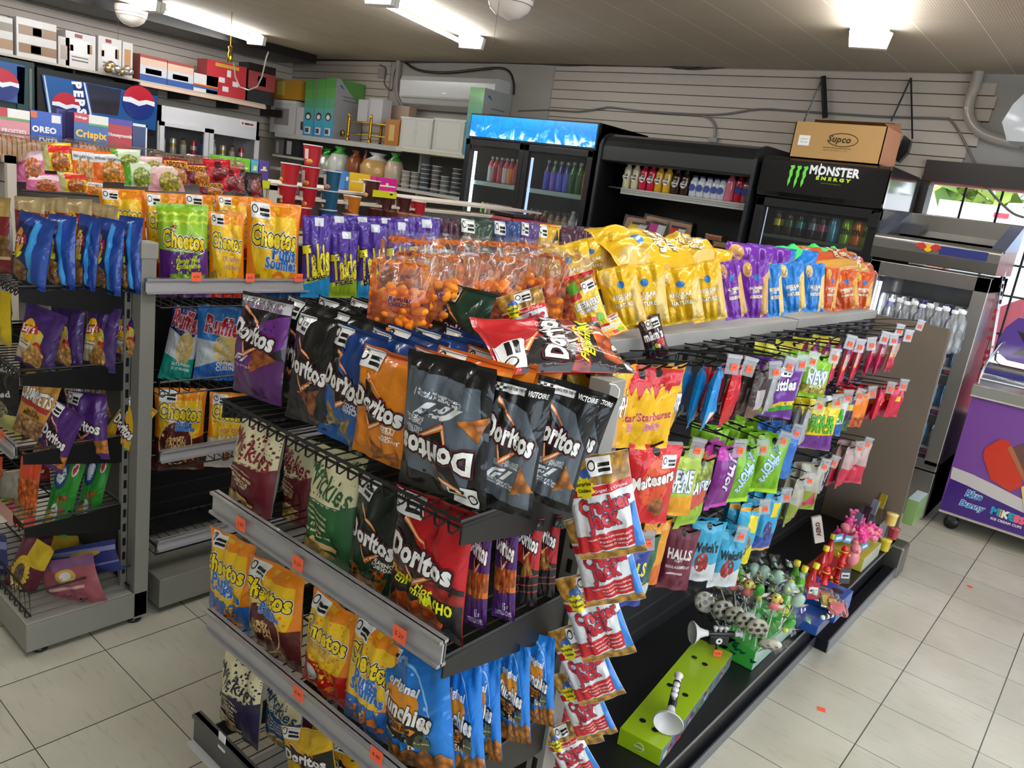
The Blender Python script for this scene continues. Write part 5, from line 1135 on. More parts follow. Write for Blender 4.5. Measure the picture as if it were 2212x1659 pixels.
def dor(key, base, body, flavor=(), chips=(), top=None, fcol='e8e4da', back='b8bbc0', extra=(), cy=.52, w=.165, h=.215, t=.058, nut=True, **k):
    L = []
    if body != base: L.append(('P', [(-.5, .0), (.5, .0), (.5, .42), (.1, .5), (-.2, .78), (-.5, .86)], body))
    L += list(extra)
    L += [chip(*c) for c in chips]+logoD(cy=cy)
    for i, (s, sz, yy) in enumerate(flavor): L.append(('T', s, .24, yy, sz, fcol, None, -4, 0, .04))
    if nut: L.append(('N', -.28, .90, .36, -3))
    L += [('R', -.5, .965, .5, .97, '0a0a0a')]
    design(key, w=w, h=h, t=t, base=base, layers=L, back=base, **k)
dor('dor_orange', 'e08318', 'e08318', [('ZESTY', .2, .36), ('CHEESE', .15, .33), ('FROMAGE', .16, .29), ('MORDANT', .3, .26)], [(-.02, .1, .2, 20, 'c87430'), (.2, .06, .18, 200, 'c87430')], extra=[('R', -.5, .93, .5, 1, 'd8641a')])
dor('dor_black', '151515', '2c2c2e', [], [(.1, .22, .28, 190, 'a8603a')])
dor('dor_blue', '123a7c', '2a62a8', [('COOL', .22, .36), ('RANCH', .3, .32)], [(-.22, .2, .2, 20, 'c0a050'), (.12, .14, .2, 200, 'c0a050')], extra=[('P', [(-.5, .45), (-.1, .55), (-.3, .9), (-.5, .95)], '17171a')])
dor('dor_purpleF', '221c26', '5a2a68', [], [(.2, .42, .26, 30, 'a85a2c')], cy=.62, extra=[('P', [(-.5, .3), (-.1, .25), (.5, .55), (.5, .85), (.1, .75)], '6a2c84'), ('R', -.5, .86, .5, .97, 'c8c4c8'), ('T', 'RACE FOR THE WIN', 0, .93, .8, '2a2228', None, 0), ('T', 'COURSE VERS LA VICTOIRE', 0, .885, .85, '6a3a78', None, 0), *f1(-.22, .38, .26), ('T', 'Official Partner of Formula 1', -.15, .31, .5, 'c8b8d0', None, 0)], nut=False)
F1E = [('P', [(-.44, .12), (.44, .06), (.47, .55), (.2, .8), (-.3, .86), (-.47, .6)], '59626c'), *f1(-.12, .30, .30), ('T', 'Official Partner of Formula 1', 0, .24, .6, 'd8dce0', None, -6), ('T', 'Partenaire officiel de Formule 1', 0, .215, .6, 'd8dce0', None, -6), ('T', 'SWEET CHILI HEAT!', .02, .40, .42, 'd0d4d8', None, 0), ('T', 'PIMENT INFERNAL', .02, .375, .42, 'd0d4d8', None, 0)]
dor('dor_gray', '121214', '121214', [], [(.30, .26, .2, 10, 'c0742e')], extra=F1E+[('R', -.5, .90, .1, .955, 'd8d8d8')]+[('R', -.5+.1*i+.05*(j % 2), .90+.018*j, -.45+.1*i+.05*(j % 2), .918+.018*j, '1a1a1a') for i in range(3) for j in range(3)]+[('T', 'RACE FOR THE WIN', -.02, .935, .35, '181818', None, 0), ('T', 'VICTOIRE', .3, .93, .3, 'e8e8e8', None, 0)], nut=False, cy=.60, w=.175, h=.235, t=.06)
design('dor_grayU', w=.185, h=.235, t=.062, base='131315', back='131315', layers=[('P', [(-.40, .16), (.42, .10), (.46, .5), (.40, .80), (-.30, .95), (-.47, .5)], '5b656f'), *f1(-.04, .365, .36), ('T', 'Official Partner of Formula 1', 0, .285, .55, 'd8dce0', None, -5), ('T', 'Partenaire officiel de Formule 1', 0, .26, .55, 'd8dce0', None, -5), ('T', 'SWEET', .25, .53, .16, 'd0d4d8', None, -3), ('T', 'CHILI HEAT!', .25, .505, .24, 'd0d4d8', None, -3), ('T', 'PIMENT', .25, .46, .2, 'd0d4d8', None, -3), ('T', 'INFERNAL', .25, .435, .24, 'd0d4d8', None, -3), chip(-.40, .42, .16, 15, 'c8742a'), ('N', -.3, .93, .28, 0)]+logoD(cx=0, cy=.66, rot=-4, w=.8))
dor('dor_green', '14201a', '1d3a26', [('JALAPENO', .34, .36), ('& CHEDDAR', .38, .325)], [(-.25, .14, .25, 20, 'b8742c'), (.15, .1, .25, 200, 'b8742c')], extra=[('P', [(.0, .26), (.3, .30), (.25, .2)], 'd8641c', 1)], w=.165, h=.235)
dor('dor_red', 'b8141e', '1e1a1a', [], [], extra=[('P', [(-.5, .36), (.5, .30), (.5, .38), (.15, .42), (-.1, .40), (-.5, .5)], 'a8281c', 1), ('P', [(-.38, .06), (.26, .02), (.34, .14), (.25, .2), (-.35, .235), (-.42, .14)], 'c8541c', 1), ('P', [(-.05, .22), (.12, .3), (.2, .2)], 'e88a20', 1), ('T', "Flamin' Hot", -.12, .37, .62, 'e8ea1c', None, -9, .3, .03), ('T', 'Enflamme', -.1, .315, .52, 'e8ea1c', None, -9, .3, .03), ('T', 'NACHO', .24, .265, .38, 'e8ea1c', None, -4, 0, .05, 1.5)], cy=.56, w=.185, h=.245)
dor('dor_purple', '4a2068', '4a2068', [], [(.0, .33, .2, 0, 'c0602a')], extra=[('R', -.5, .32, .5, .5, 'c8641e', 1), ('R', -.5, .28, .5, .33, 'c86c1e'), ('T', '65 g', .1, .12, .25, 'd8c8e0', None), ('T', 'TORTILLA CHIPS', 0, .06, .7, 'd8c8e0', None)], cy=.7)
dor('dor_redblk', '1a1718', '1a1718', [], [(.05, .45, .3, 10, 'c08038')], extra=[('P', [(-.5, .5), (.5, .42), (.5, .85), (-.5, .9)], 'b0202a')]+[('P', [(-.5, a), (.5, a+.06), (.5, a+.075), (-.5, a+.012)], 'a83038') for a in (.12, .2, .3, .92)], cy=.74)
dor('dor_yel', 'e0b41c', 'e0b41c', [], [], extra=[('P', [(.15, .3), (.5, .2), (.5, .7), (.2, .6)], '1a1614')], cy=.5, w=.18, h=.2)
dor('dor_yelfar', 'd8a81e', 'd8a81e', [], [], cy=.5, extra=[('P', [(.1, .75), (.42, .8), (.3, .95)], '1a1614'), ('T', 'NACHO', .2, .38, .35, '6a4a78', None)])
dor('dor_plum', '40122c', '40122c', [], [(-.1, .25, .2, 0, 'b8703a')], nut=False)
dor('dor_dkgreen', '1a3a28', '1a3a28', [('CHEDDAR', .3, .3)], [])
dor('dor_cool', '1f3f78', '1f3f78', [('RANCH', .3, .3)], [])
dor('dor_sweet', '4c2470', '4c2470', [], [], extra=[('R', -.5, .1, .5, .3, 'c8781e', 1)])
def chee(key, base='f08c14', low='2a6ab8', ly=.34, glow='f8c820', sub=(), subc='2f6fc0', extra=(), cy=.68, w=.2, h=.3, t=.075, curls=(), rot=-5, lw=.86, nut=True, **k):
    L = [('E', .0, cy-.02, .44, .50, glow), ('R', -.5, .86, .5, 1, base)]
    if low: L += [('P', [(-.5, 0), (.5, 0), (.5, ly+.02), (.2, ly-.03), (-.2, ly-.02), (-.5, ly)], low)]
    L += list(extra)+[curl(*c) for c in curls]
    for s, x, y, ww, c in sub: L.append(('T', s, x, y, ww, c, ('e8eef4',), rot, 0, .05, 1.1))
    L.append(('T', 'Cheetos', 0, cy, lw, 'f8d81c', ('1a1410', 'e8e8ea'), rot, 0, .07, 1.45))
    if nut: L.append(('N', -.25, .91, .34, -3))
    design(key, w=w, h=h, t=t, base=base, layers=L, back=base, **k)
cs = [(-.25, .24, .12, 200, 380), (.15, .26, .13, 180, 350), (.1, .1, .16, 20, 160), (-.15, .09, .1, 90, 260), (.32, .08, .12, 60, 200)]
chee('che_puff', curls=cs, sub=[('Puffs', .02, .52, .5, '2f6fc0'), ('Souffles', .05, .43, .66, '2f6fc0')])
chee('che_bacon', low='5a2420', ly=.42, curls=[(-.2, .1, .12, 90, 260), (.2, .1, .12, 20, 160)], sub=[('Puffs', .08, .58, .32, '2f6fc0'), ('Souffles', .1, .53, .4, '2f6fc0')], extra=[('E', -.08, .35, .34, .28, 'e8c888'), ('E', -.08, .35, .32, .26, '5a2420'), ('T', 'cheesy', -.08, .41, .36, 'e8c080', None, 4), ('T', 'BACON', -.08, .355, .4, 'e8c080', None, 0, 0, .08, 1.5), ('T', 'fromage', -.08, .295, .42, 'e8c080', None, -4)], cy=.72)
chee('che_crunch', low='c01c18', ly=.36, curls=[(.1, .2, .2, 20, 90), (-.1, .1, .2, 190, 260), (.25, .1, .14, 90, 150)], sub=[], extra=[('T', 'CRUNCHY', -.05, .56, .5, 'c89838', ('f0dcb0',), -8), ('T', 'CROQUANT', -.02, .50, .56, 'c89838', ('f0dcb0',), -8), ('E', -.25, .2, .12, .1, 'e8e4e0')])
chee('che_small', low='c8281e', ly=.2, sub=[('CRUNCHY', .12, .46, .5, 'd88c28'), ('CROQUANT', .14, .36, .5, 'd88c28')], cy=.66, extra=[('P', [(-.45, .3), (-.3, .34), (-.25, .2), (-.4, .16)], '8a7a20')])
chee('che_puffM', low='2a62b0', ly=.16, sub=[('Puffs', .2, .48, .46, '2f6fc0'), ('Souffles', .14, .37, .62, '2f6fc0')], cy=.64, curls=[(.1, .2, .14, 20, 160), (.35, .14, .12, 60, 200)], extra=[('P', [(-.42, .24), (-.26, .26), (-.22, .14), (-.36, .12)], '8a7a20')], w=.22, h=.28)
chee('che_pickle', base='8ec028', glow='9aca30', low='5c2a7c', ly=.52, cy=.62, sub=[], extra=[('P', [(-.5+.1*i, .90+.02*(i % 2)) for i in range(11)]+[(.5-.1*i, .87+.02*((10-i) % 2)) for i in range(11)], 'c8e040'), ('P', [(-.5+.1*i, .82+.02*(i % 2)) for i in range(11)]+[(.5-.1*i, .79+.02*((10-i) % 2)) for i in range(11)], 'c8e040'), ('P', [(-.45, .62), (-.15, .74), (-.13, .78), (-.2, .78), (-.45, .66)], 'b0301c'), ('R', -.3, .06, .42, .26, '6a9c28'), ('T', "Flamin' Hot", .08, .41, .5, 'd8e828', None, 3, .3), ('T', 'Enflamme', .08, .35, .5, 'd8e828', None, 3, .3), ('T', 'DILL PICKLE', .08, .21, .6, 'a8d838', None), ('T', 'CORNICHONS', .06, .12, .62, 'a8d838', None)], nut=False, w=.19, h=.27)
chee('che_pop', low='e4e0d8', ly=.42, cy=.74, sub=[], extra=[('T', 'POP CORN', .1, .52, .62, 'e8821c', ('f8f4ec',), 0, 0, .06), ('T', 'MAIS', .0, .40, .5, 'f4f0e4', ('c8641c',), 0, 0, .06), ('P', [(-.1, .2), (.05, .22), (.08, .12), (-.08, .1)], 'd8702c', 1)])
def takis(key, flav='BLUE HEAT', bot='2a9adc', w=.165, h=.27):
    design(key, w=w, h=h, t=.06, base='4a2a98', back='4a2a98', layers=[('P', [(-.5, 0), (.5, 0), (.5, .34), (-.5, .22)], bot), ('T', 'Takis', 0, .46, .92, 'f2e420', ('2c1a60',), 8, 0, .05, 2.2), ('P', [(-.4, .17), (.42, .27), (.42, .33), (-.4, .23)], 'e8e040'), ('T', flav, .0, .25, .62, '20204a', None, 7), ('R', -.1, .88, .2, .98, 'd8dce4')])
takis('tak_blue'); takis('tak_pick', 'PICKLE', '98b828'); takis('tak_b2', 'BLUE')
def mv(key, body, txt, ink):
    design(key, w=.165, h=.24, t=.062, base=body, back='b8b4a0', mats=(MATTEBAG, FOOD, SILV), layers=[('P', [(-.5, .58), (-.3, .55)]+[(-.3+.06*i, .54-.012*(i % 2)) for i in range(11)]+[(.5, .6), (.5, 1), (-.5, 1)], 'e0d8ac'), ('P', [(-.5, .575), (-.3, .545), (.3, .535), (.5, .59), (.5, .598), (.3, .545), (-.3, .555), (-.5, .585)], ink), ('T', 'Miss', -.28, .80, .3, ink, None, -18, .2, .02), ('T', 'Vickies', .05, .70, .82, ink, None, -14, .15, .015, 1.5)]+[('E', -.35+.09*i, .60, .012, .012, ink) for i in range(9)]+[('T', s, -.08, .47-.048*i, ww*.8, 'e8d8a8', None, -12, 0, .03) for i, (s, ww) in enumerate(txt)]+[('P', [(-.2, .22), (.2, .14), (.24, .17), (-.16, .25)], 'e0b87c'), ('P', [(-.5, .04), (-.1, .0), (.2, .1), (.0, .19), (-.3, .22), (-.5, .18)], 'c8a858', 1)])
mv('mv_maroon', '6c1a26', [('Cooked in small batches', .5), ('APPLEWOOD SMOKED', .62), ('BARBECUE', .5), ('depuis 1987', .4)], '8c2430')
mv('mv_green', '2a6234', [('Cooked with care since 1987', .6), ('ORIGINAL HERB & ONION', .66), ('FROMAGE AUX HERBES', .6), ('ET OIGNON', .36), ('avec soin depuis 1987', .6)], '2c5c34')
mv('mv_purple', '2c2140', [('Kettle cooked', .4), ('SEA SALT & MALT', .56), ('VINEGAR', .36), ('SEL DE MER', .4), ('VINAIGRE DE MALT', .56)], '2c2638')
mv('mv_blue', '24508e', [('Cooked with care', .5), ('VEGETAL & SPICY', .6), ('CREAM OIGNON', .5), ('FROMAGE SUISSE', .5)], '24406e')
design('munch', w=.175, h=.275, t=.07, base='1c78d0', back='1c78d0', layers=[('E', -.12, .48, .42, .46, '8cc0f0'), ('E', -.12, .48, .40, .44, '1c78d0'), ('P', [(-.5, .34), (-.3, .26), (.05, .25), (.3, .36), (.3, .52), (-.5, .62)], '22201e'), ('E', -.12, .60, .3, .14, 'e89420'), ('P', [(-.42, .47), (.12, .39), (.0, .32), (-.25, .33)], 'e08a28'), ('T', 'SNACK MIX', -.16, .40, .36, '2a1c10', None, -8), ('T', 'MELANGE', -.14, .36, .34, '2a1c10', None, -8), ('T', 'original', -.06, .72, .5, 'f0f4f8', ('1450a0',), -12, .1, .05), ('T', 'Munchies', -.08, .53, .86, 'f6f4ee', ('181410',), -14, .15, .05, 1.5), ('T', 'Sun', .0, .28, .2, 'e8c898', None, -6), ('T', 'Cheetos', -.34, .31, .2, 'd8d020', None, -20), ('E', .2, .31, .1, .07, '50583a'), ('T', 'ROLD GOLD', .2, .31, .17, 'e0d8a8', None, -4), ('P', [(-.5, 0), (.5, 0), (.5, .2), (.4, .25), (.3, .2), (.2, .26), (.1, .2), (0, .24), (-.15, .17), (-.3, .22), (-.5, .27)], 'b8722c', 1), ('N', -.3, .93, .26, -4)])
def lay(key, base, body=None, extra=(), w=.18, h=.25, cx=-.18, **k):
    design(key, w=w, h=h, t=.062, base=base, back=k.pop('back', base), layers=([('P', [(-.5, 0), (.5, 0), (.5, .8), (-.5, .8)], body)] if body else [])+list(extra)+[('E', cx, .60, .17, .19, 'f0b818'), ('P', [(cx-.22, .52), (cx+.26, .60), (cx+.22, .72), (cx-.18, .66)], 'c0202a'), ('T', "Lay's", cx, .62, .38, 'f8f4f0', None, 8, .2, .03, 1.3)], **k)
lay('lay_blue', '24489a', None, [('P', [(.05, .0), (.22, .0), (.2, .9), (.08, .95)], '3a98dc'), ('P', [(-.5, 0), (.05, 0), (.05, .85), (-.5, .85)], '1c2c5c'), ('P', [(-.42, .36), (-.05, .40), (-.05, .48), (-.42, .44)], 'd8d828'), ('E', -.2, .2, .22, .2, 'a8702c', 1), ('P', [(-.5, .04), (.3, .0), (.3, .05), (-.5, .09)], '181c34')], cx=-.25, w=.17, h=.25)
lay('lay_purple', '3c2060', None, [('R', -.5, .1, -.02, .55, 'b8a488'), ('R', -.42, .30, -.08, .52, 'e8dcc0'), ('T', 'ALL DRESSED', -.25, .43, .28, '3a2c34', None), ('T', 'ASSAISONNEES', -.25, .38, .3, '3a2c34', None), ('E', .05, .52, .15, .15, 'c8b04c'), ('E', .1, .38, .12, .1, 'c03024'), ('E', .06, .22, .22, .2, 'd8a050', 1), ('E', -.14, .16, .12, .1, 'c89048', 1)], cx=-.2)
lay('lay_gold', 'b8a070', 'b8a070', [('P', [(-.5, .0), (.5, .0), (.5, .74), (-.5, .80)], '8a2430'), ('E', 0, .2, .4, .25, 'b8864a', 1)], cx=0)
lay('lay_yellow', 'd8b818', None, [('E', 0, .25, .3, .25, 'd8c060', 1)], cx=0)
design('dor_cinn', w=.19, h=.24, t=.06, base='7a2028', back='c8c8c8', layers=[('P', [(-.5, .75), (.5, .75), (.5, 1), (-.5, 1)], 'b89a58'), ('R', -.5, .22, .5, .5, '8a6030', 1), ('R', -.5, .18, .5, .22, 'c8b088')])
design('ringolos', w=.19, h=.25, t=.06, base='c88c34', back='c88c34', layers=[('P', [(-.5, 0), (.5, 0), (.5, .34), (-.5, .34)], 'b88a58', 1), ('T', 'CRiMPETS', 0, .70, .9, 'e8e4dc', ('2a2018',), -4, 0, .05, 1.8), ('P', [(-.5, .55), (.4, .48), (.45, .56), (-.5, .63)], 'a82830'), ('T', 'Bar-B-Q', 0, .45, .3, '3a2c20', None), ('T', 'MESQUITE', 0, .39, .5, '2a1c14', None)])
design('hawk_green', w=.16, h=.26, t=.05, base='28882c', back='c8ccc8', layers=[('E', -.2, .78, .24, .2, '1c3c7c'), ('E', -.2, .77, .15, .12, 'd8d8e0'), ('E', .25, .9, .1, .09, 'e8c8c8'), ('E', .25, .9, .07, .06, 'b83848'), ('E', -.1, .28, .14, .12, 'd8dcd8'), ('E', -.25, .18, .14, .12, 'c8a030'), ('P', [(-.1, .4), (.3, .5), (.28, .56), (-.1, .5)], 'a8682c', 1), ('E', .15, .35, .06, .05, 'c8302c')])
design('hawk_red', w=.16, h=.26, t=.05, base='d84820', back='c8c8c8', layers=[('R', -.5, .2, .5, .7, 'e8702c', 1), ('P', [(-.5, .1), (.0, .08), (.0, .3), (-.5, .34)], 'c89858', 1)])
design('sun_maroon', w=.18, h=.26, t=.055, base='5c1c30', back='5c1c30', mats=(MATTEBAG, FOOD, SILV), layers=[('P', [(-.1, .6), (.5, .62), (.5, 1), (-.1, 1)], 'c8a81c'), ('E', -.1, .42, .28, .3, 'd8b020')]+[('P', [(-.1, .42), (-.1+.33*math.cos(a*PI/8), .42+.22*math.sin(a*PI/8)), (-.1+.33*math.cos(a*PI/8+.2), .42+.22*math.sin(a*PI/8+.2))], 'e0c040') for a in range(16)]+[('E', -.1, .42, .15, .17, '6a5248', 1), ('T', 'SPITZ', -.05, .2, .5, 'e0d0c0', None)])
design('blue_snack', w=.2, h=.28, t=.05, base='28306c', back='28306c', mats=(MATTEBAG, FOOD, SILV), layers=[('P', [(-.5, .75), (.5, .7), (.5, .85), (-.5, .9)], '8088b0'), ('E', .1, .7, .2, .1, 'c8a838'), ('R', -.5, .3, .5, .36, '7078a8')])
design('pink_snack', w=.2, h=.26, t=.05, base='9a5058', back='c8c0c0', mats=(MATTEBAG, FOOD, SILV), layers=[('P', [(-.5, .8), (.5, .8), (.5, 1), (-.5, 1)], '7a5078'), ('E', .0, .65, .18, .14, 'c8a850'), ('E', 0, .66, .1, .08, 'e0d8d8'), ('R', -.4, .38, .3, .44, 'd0a8a8')])
design('pretz', w=.2, h=.28, t=.06, base='1c1c1e', back='1c1c1e', layers=[('P', [(-.5, 0), (.5, 0), (.5, .36), (-.5, .44)], 'd0cc80'), ('E', 0, .45, .35, .16, 'a8a078', 1), ('T', 'Popped', .1, .64, .6, 'd0d0d0', None, 10, .1), ('P', [(-.4, .6), (-.3, .6), (-.28, .85), (-.42, .85)], 'a8b828')])
design('ruf_blue', w=.2, h=.28, t=.065, base='2c78c4', back='2c78c4', layers=[('P', [(-.5, .0), (.5, .0), (.5, .36), (.1, .52), (-.5, .56)], 'c0ccd0'), ('P', [(-.5, .0), (.5, .0), (.5, .3), (.0, .3), (-.5, .16)], '2a6cc4'), ('E', .14, .44, .3, .22, 'cdb068'), ('T', 'Ruffles', .06, .74, .84, 'b8202c', ('e8e8f0',), -6, .15, .06, 1.5), ('T', 'COTTAGE', .14, .24, .44, 'e8f0f8', None), ('T', 'CUISINE', .14, .18, .44, 'e8f0f8', None)])
design('ruf_teal', w=.2, h=.28, t=.065, base='1c2c68', back='1c2c68', layers=[('P', [(-.5, 0), (.5, 0), (.5, .7), (.1, .56), (-.3, .66), (-.5, .7)], 'c8ccd0'), ('P', [(-.5, 0), (.5, 0), (.5, .34), (-.1, .3), (-.5, .36)], '1c9a88'), ('E', .1, .46, .26, .22, 'd0b068'), ('T', 'Ruffles', 0, .82, .9, 'b8202c', ('e8e8f0',), -6, .15, .06, 1.5), ('T', 'SALT & VINEGAR', .1, .24, .6, 'd8f0ec', None), ('T', 'SEL ET VINAIGRE', .1, .18, .6, 'd8f0ec', None)])
# Cracker Jack
design('cracker', w=.145, h=.205, t=.045, base='e4e6e8', back='e4e6e8', layers=[('R', -.5, .74, .5, 1, 'd09a3c', 1), ('P', [(-.5, .62), (.5, .68), (.5, .75), (-.5, .71)], 'c81c24'), ('T', "The Original - L'Original", .12, .685, .62, 'f4e8e8', None, 4, 0, .02), ('P', [(-.5, .07), (.5, .13), (.5, .31), (-.5, .24)], 'c81c24'), ('R', -.5, .0, .5, .07, 'c8963c', 1), ('P', [(-.5, .0), (.5, .0), (.5, .10), (-.5, .06)], 'c8963c', 1), ('P', [(.36, .10), (.5, .08), (.5, .52), (.42, .5), (.40, .3)], '2878c8'), ('T', 'Cracker', .04, .55, .82, 'c8242c', ('28386c',), 5, 0, .05, 1.25), ('T', 'Jack', -.02, .39, .52, 'c8242c', ('28386c',), 5, 0, .05, 1.25), ('T', 'CARAMEL COATED POPCORN & PEANUTS', .02, .235, .7, 'f4e8e8', None, 5, 0, .02), ('T', 'MAIS ECLATE CARAMELISE', .1, .195, .5, 'f4e8e8', None, 5, 0, .02), ('T', 'CARAMEL ET ARACHIDES', .1, .155, .48, 'f4e8e8', None, 5, 0, .02), ('N', .06, .90, .36, 2), ('P', [(-.30, .86), (-.12, .90), (-.08, .82), (-.2, .76), (-.32, .8)], '4868b0'), ('P', [(-.22+(.17 if i % 2 else .13)*math.cos(i*PI/9), .72+(.115 if i % 2 else .085)*math.sin(i*PI/9)) for i in range(18)], 'f0e018'), ('T', 'Surprise', -.22, .755, .24, '3a3418', None, 3), ('T', 'Cadeau', -.22, .70, .2, '3a3418', None, 3)])
# top-of-gondola chips
def gv_(key, base, flav, chipc='dcbc6c', w=.2, h=.245, t=.085, txtc='f4ecd0', extra=()):
    design(key, w=w, h=h, t=t, base=base, back=base, wr=1.35, gather=.08, pinch=.03, silver=False, layers=[('P', [(.2, .0), (.5, .1), (.5, .8), (.3, .7), (.22, .4)], chipc), ('E', -.3, .84, .16, .13, chipc)]+list(extra)+[('E', .02, .70, .09, .06, '2c78c0'), ('T', flav[0], .0, .52, .5, txtc, ('8a5c28',), 0, 0, .05), ('T', flav[1], .0, .46, .26, txtc, None), ('T', flav[2], .0, .37, .46, txtc, ('8a5c28',), 0, 0, .05)])
gv_('gv_yel', 'dcae12', ('REGULAR', 'CHIPS', 'NATURE')); gv_('gv_pur', '7028a0', ('ALL DRESSED', 'CHIPS', 'ASSAISON'), 'c89850', t=.07); gv_('gv_blu', '1c78c8', ('REGULAR', 'RIPPLED', 'NATURE'), 'd8b870', t=.07); gv_('gv_org', 'c8501c', ('BARBECUE', 'CHIPS', 'BARBECUE'), 'd8a040', t=.07)
design('lifesav', w=.12, h=.18, t=.035, base='e8c030', back='e8c030', layers=[('R', -.5, .72, .5, .95, 'c87828', 1), ('P', [(-.5, .66), (-.1, .7), (-.2, .9), (-.5, .84)], '58a030'), ('R', -.5, .94, .5, 1, 'c01c2c'), ('P', [(-.5, .55), (-.1, .6), (-.15, .7), (-.5, .66)], 'c0202c'), ('N', .2, .76, .44, 6), ('T', 'LIFESAVERS', 0, .47, .86, 'f4f4f8', ('1c2c5c',), 4, 0, .06, 1.5), ('T', 'GUMMIES', 0, .36, .6, 'f4f4f8', ('1c2c5c',), 4, 0, .05), ('P', [(-.4, .1), (-.05, .06), (0, .26), (-.4, .26)], 'e8801c'), ('P', [(0, .08), (.2, .08), (.2, .2), (0, .24)], 'e03048'), ('P', [(.15, .12), (.42, .1), (.42, .24), (.2, .28)], '78b028'), ('R', -.5, 0, .5, .04, 'c01c2c')])
design('mms', w=.085, h=.14, t=.03, base='3a2020', back='3a2020', layers=[('N', .1, .82, .6, 4), ('T', "m&m's", 0, .56, .85, 'f0ecec', ('2a1414',), 3, 0, .07, 1.6), ('E', .26, .38, .15, .13, 'c82028'), ('E', -.25, .22, .07, .06, '2868c0'), ('E', -.12, .26, .07, .06, '48a838'), ('E', .02, .3, .07, .06, 'e8c828'), ('E', .14, .28, .06, .05, 'e8e8e0')])
# peg bags
def peg(key, base, top=None, low=None, txt=None, tc='f4f4f4', oc=None, w=.12, h=.165, t=.028, extra=(), rot=0, **k):
    L = []
    if low: L.append(('P', [(-.5, 0), (.5, 0), (.5, .34), (-.5, .28)], low[0], low[1] if len(low) > 1 else 0))
    if top: L.append(('R', -.5, .8, .5, 1, top))
    L += list(extra)
    if txt:
        for i, s in enumerate(txt.split('|')): L.append(('T', s, 0, .60-.14*i, .8, tc, oc, rot, 0, .06, 1.4))
    L.append(('E', 0, .93, .07, .05, '101010'))
    design(key, w=w, h=h, t=t, base=base, back=k.pop('back', base), layers=L, det=.6, crimp=.06, **k)
peg('p_sour', 'd8c018', txt='SOUR|KIDS', tc='e8f0f8', oc=('2060a8',), extra=[('P', [(-.5, 0), (.5, 0), (.5, .4), (-.5, .5)], '40a8d0')])
peg('p_star', 'f0b814', top='c81c28', w=.15, h=.2, extra=[('T', 'Starburst', .06, .42, .72, 'c02c2c', ('f8e8a0',), 8, .1), ('T', 'B&g', .06, .27, .34, 'e87898', ('f8f0f0',), 6),('P', [(-.5, .0), (-.42, .0), (-.42, .9), (-.5, .9)], 'c81c28'), ('P', [(-.3, .8), (-.2, .68), (-.1, .8), (0, .62), (.1, .8), (.25, .7), (.3, .8)], 'c81c28')])
peg('p_mmy', 'f0a818', txt="m&m's|PEANUT", tc='f8f4f0', oc=('5a3418',), w=.14, h=.2)
peg('p_blue', '1a8cd4', h=.18, w=.13, extra=[('R', -.4, .1, -.1, .3, 'e0e0e0'), ('R', .1, .1, .4, .3, 'e0e0e0')])
peg('p_red', 'c8101c', h=.18, w=.13, rot=10)
peg('p_malt', 'cc1c22', txt='Maltesers', tc='f4f0ec', oc=('8a1018',), h=.21, w=.17, t=.04, rot=14, extra=[('E', .05, .55, .3, .3, 'd8542c'), ('E', .2, .25, .14, .12, 'b07040', 1), ('N', .25, .82, .3, 0)])
peg('p_brown', '3c2c28', low=('6a4a3a',), extra=[('R', -.3, .2, .3, .6, 'b8b0b0')])
peg('p_silver', 'a8a8ac', extra=[('R', -.2, .3, .2, .7, '3a2420')])
peg('p_skit', '6c2c94', txt='Skittles', tc='f4f4f4', oc=('3a1458',), w=.15, h=.2, rot=6, extra=[('P', [(-.5, .12), (.0, .3), (.5, .34), (.5, .26), (.0, .2), (-.5, .04)], 'e8c828'), ('P', [(-.5, .05), (0, .22), (.5, .27), (.5, .2), (0, .12), (-.5, -.0)], '38a038'), ('N', 0, .83, .4, 0)])
peg('p_green', '8cc82c', txt='Chewy|NEW', tc='e8f0f8', oc=('1c58a0',), extra=[('R', -.5, .1, .5, .35, 'c8b848', 1), ('T', 'Spicy', 0, .3, .5, 'e8f0c0', ('2c6c28',), 0)])
peg('p_fruit', 'a8cc50', top='d8d040', extra=[('R', -.5, .3, .5, .75, '8ab83c', 1)])
peg('p_spk', 'e8d018', low=('6c2c8c',), txt='SOUR|PATCH', tc='50b028', oc=('182010',), w=.15, h=.2)
peg('p_spk2', 'd8dce8', txt='SOUR|PATCH', tc='50b028', oc=('182010',), low=('2860b0',))
peg('p_mik', '30204c', low=('3a6c38', 1), extra=[('R', -.5, .6, .5, .75, 'c8a828')])
peg('p_orgs', 'e8801c', low=('d8602c', 1)); peg('p_sw', 'd02040', extra=[('R', -.2, .5, .1, .65, 'e8c828')])
design('p_sponge', w=.09, h=.17, t=.02, base='c83048', back='c83048', det=.6, layers=[('R', -.5, .5, .5, .8, 'c8a898'), ('R', -.5, .8, .5, 1, '7a4084'), ('R', -.5, .42, .5, .5, 'd8a060'), ('R', -.5, .0, .5, .14, 'a82840'), ('E', 0, .93, .08, .04, '101010')])
design('p_sponge2', w=.09, h=.17, t=.02, base='c8285c', back='c8285c', det=.6, layers=[('R', -.5, .62, .5, .8, 'c8a8b8'), ('R', -.5, .8, .5, 1, '74387c'), ('E', 0, .93, .08, .04, '101010')])
design('p_kee', w=.13, h=.2, t=.045, base='b89c98', back='b89c98', det=.6, layers=[('P', [(-.5, 0), (.5, 0), (.5, .45), (-.5, .5)], 'c82848')])
design('p_wat', w=.13, h=.2, t=.045, base='a8a494', back='a8a494', det=.6, layers=[('P', [(-.5, 0), (.5, 0), (.5, .4), (-.5, .5)], '88982c'), ('P', [(-.2, .1), (.4, .15), (.2, .45)], 'c83060')])
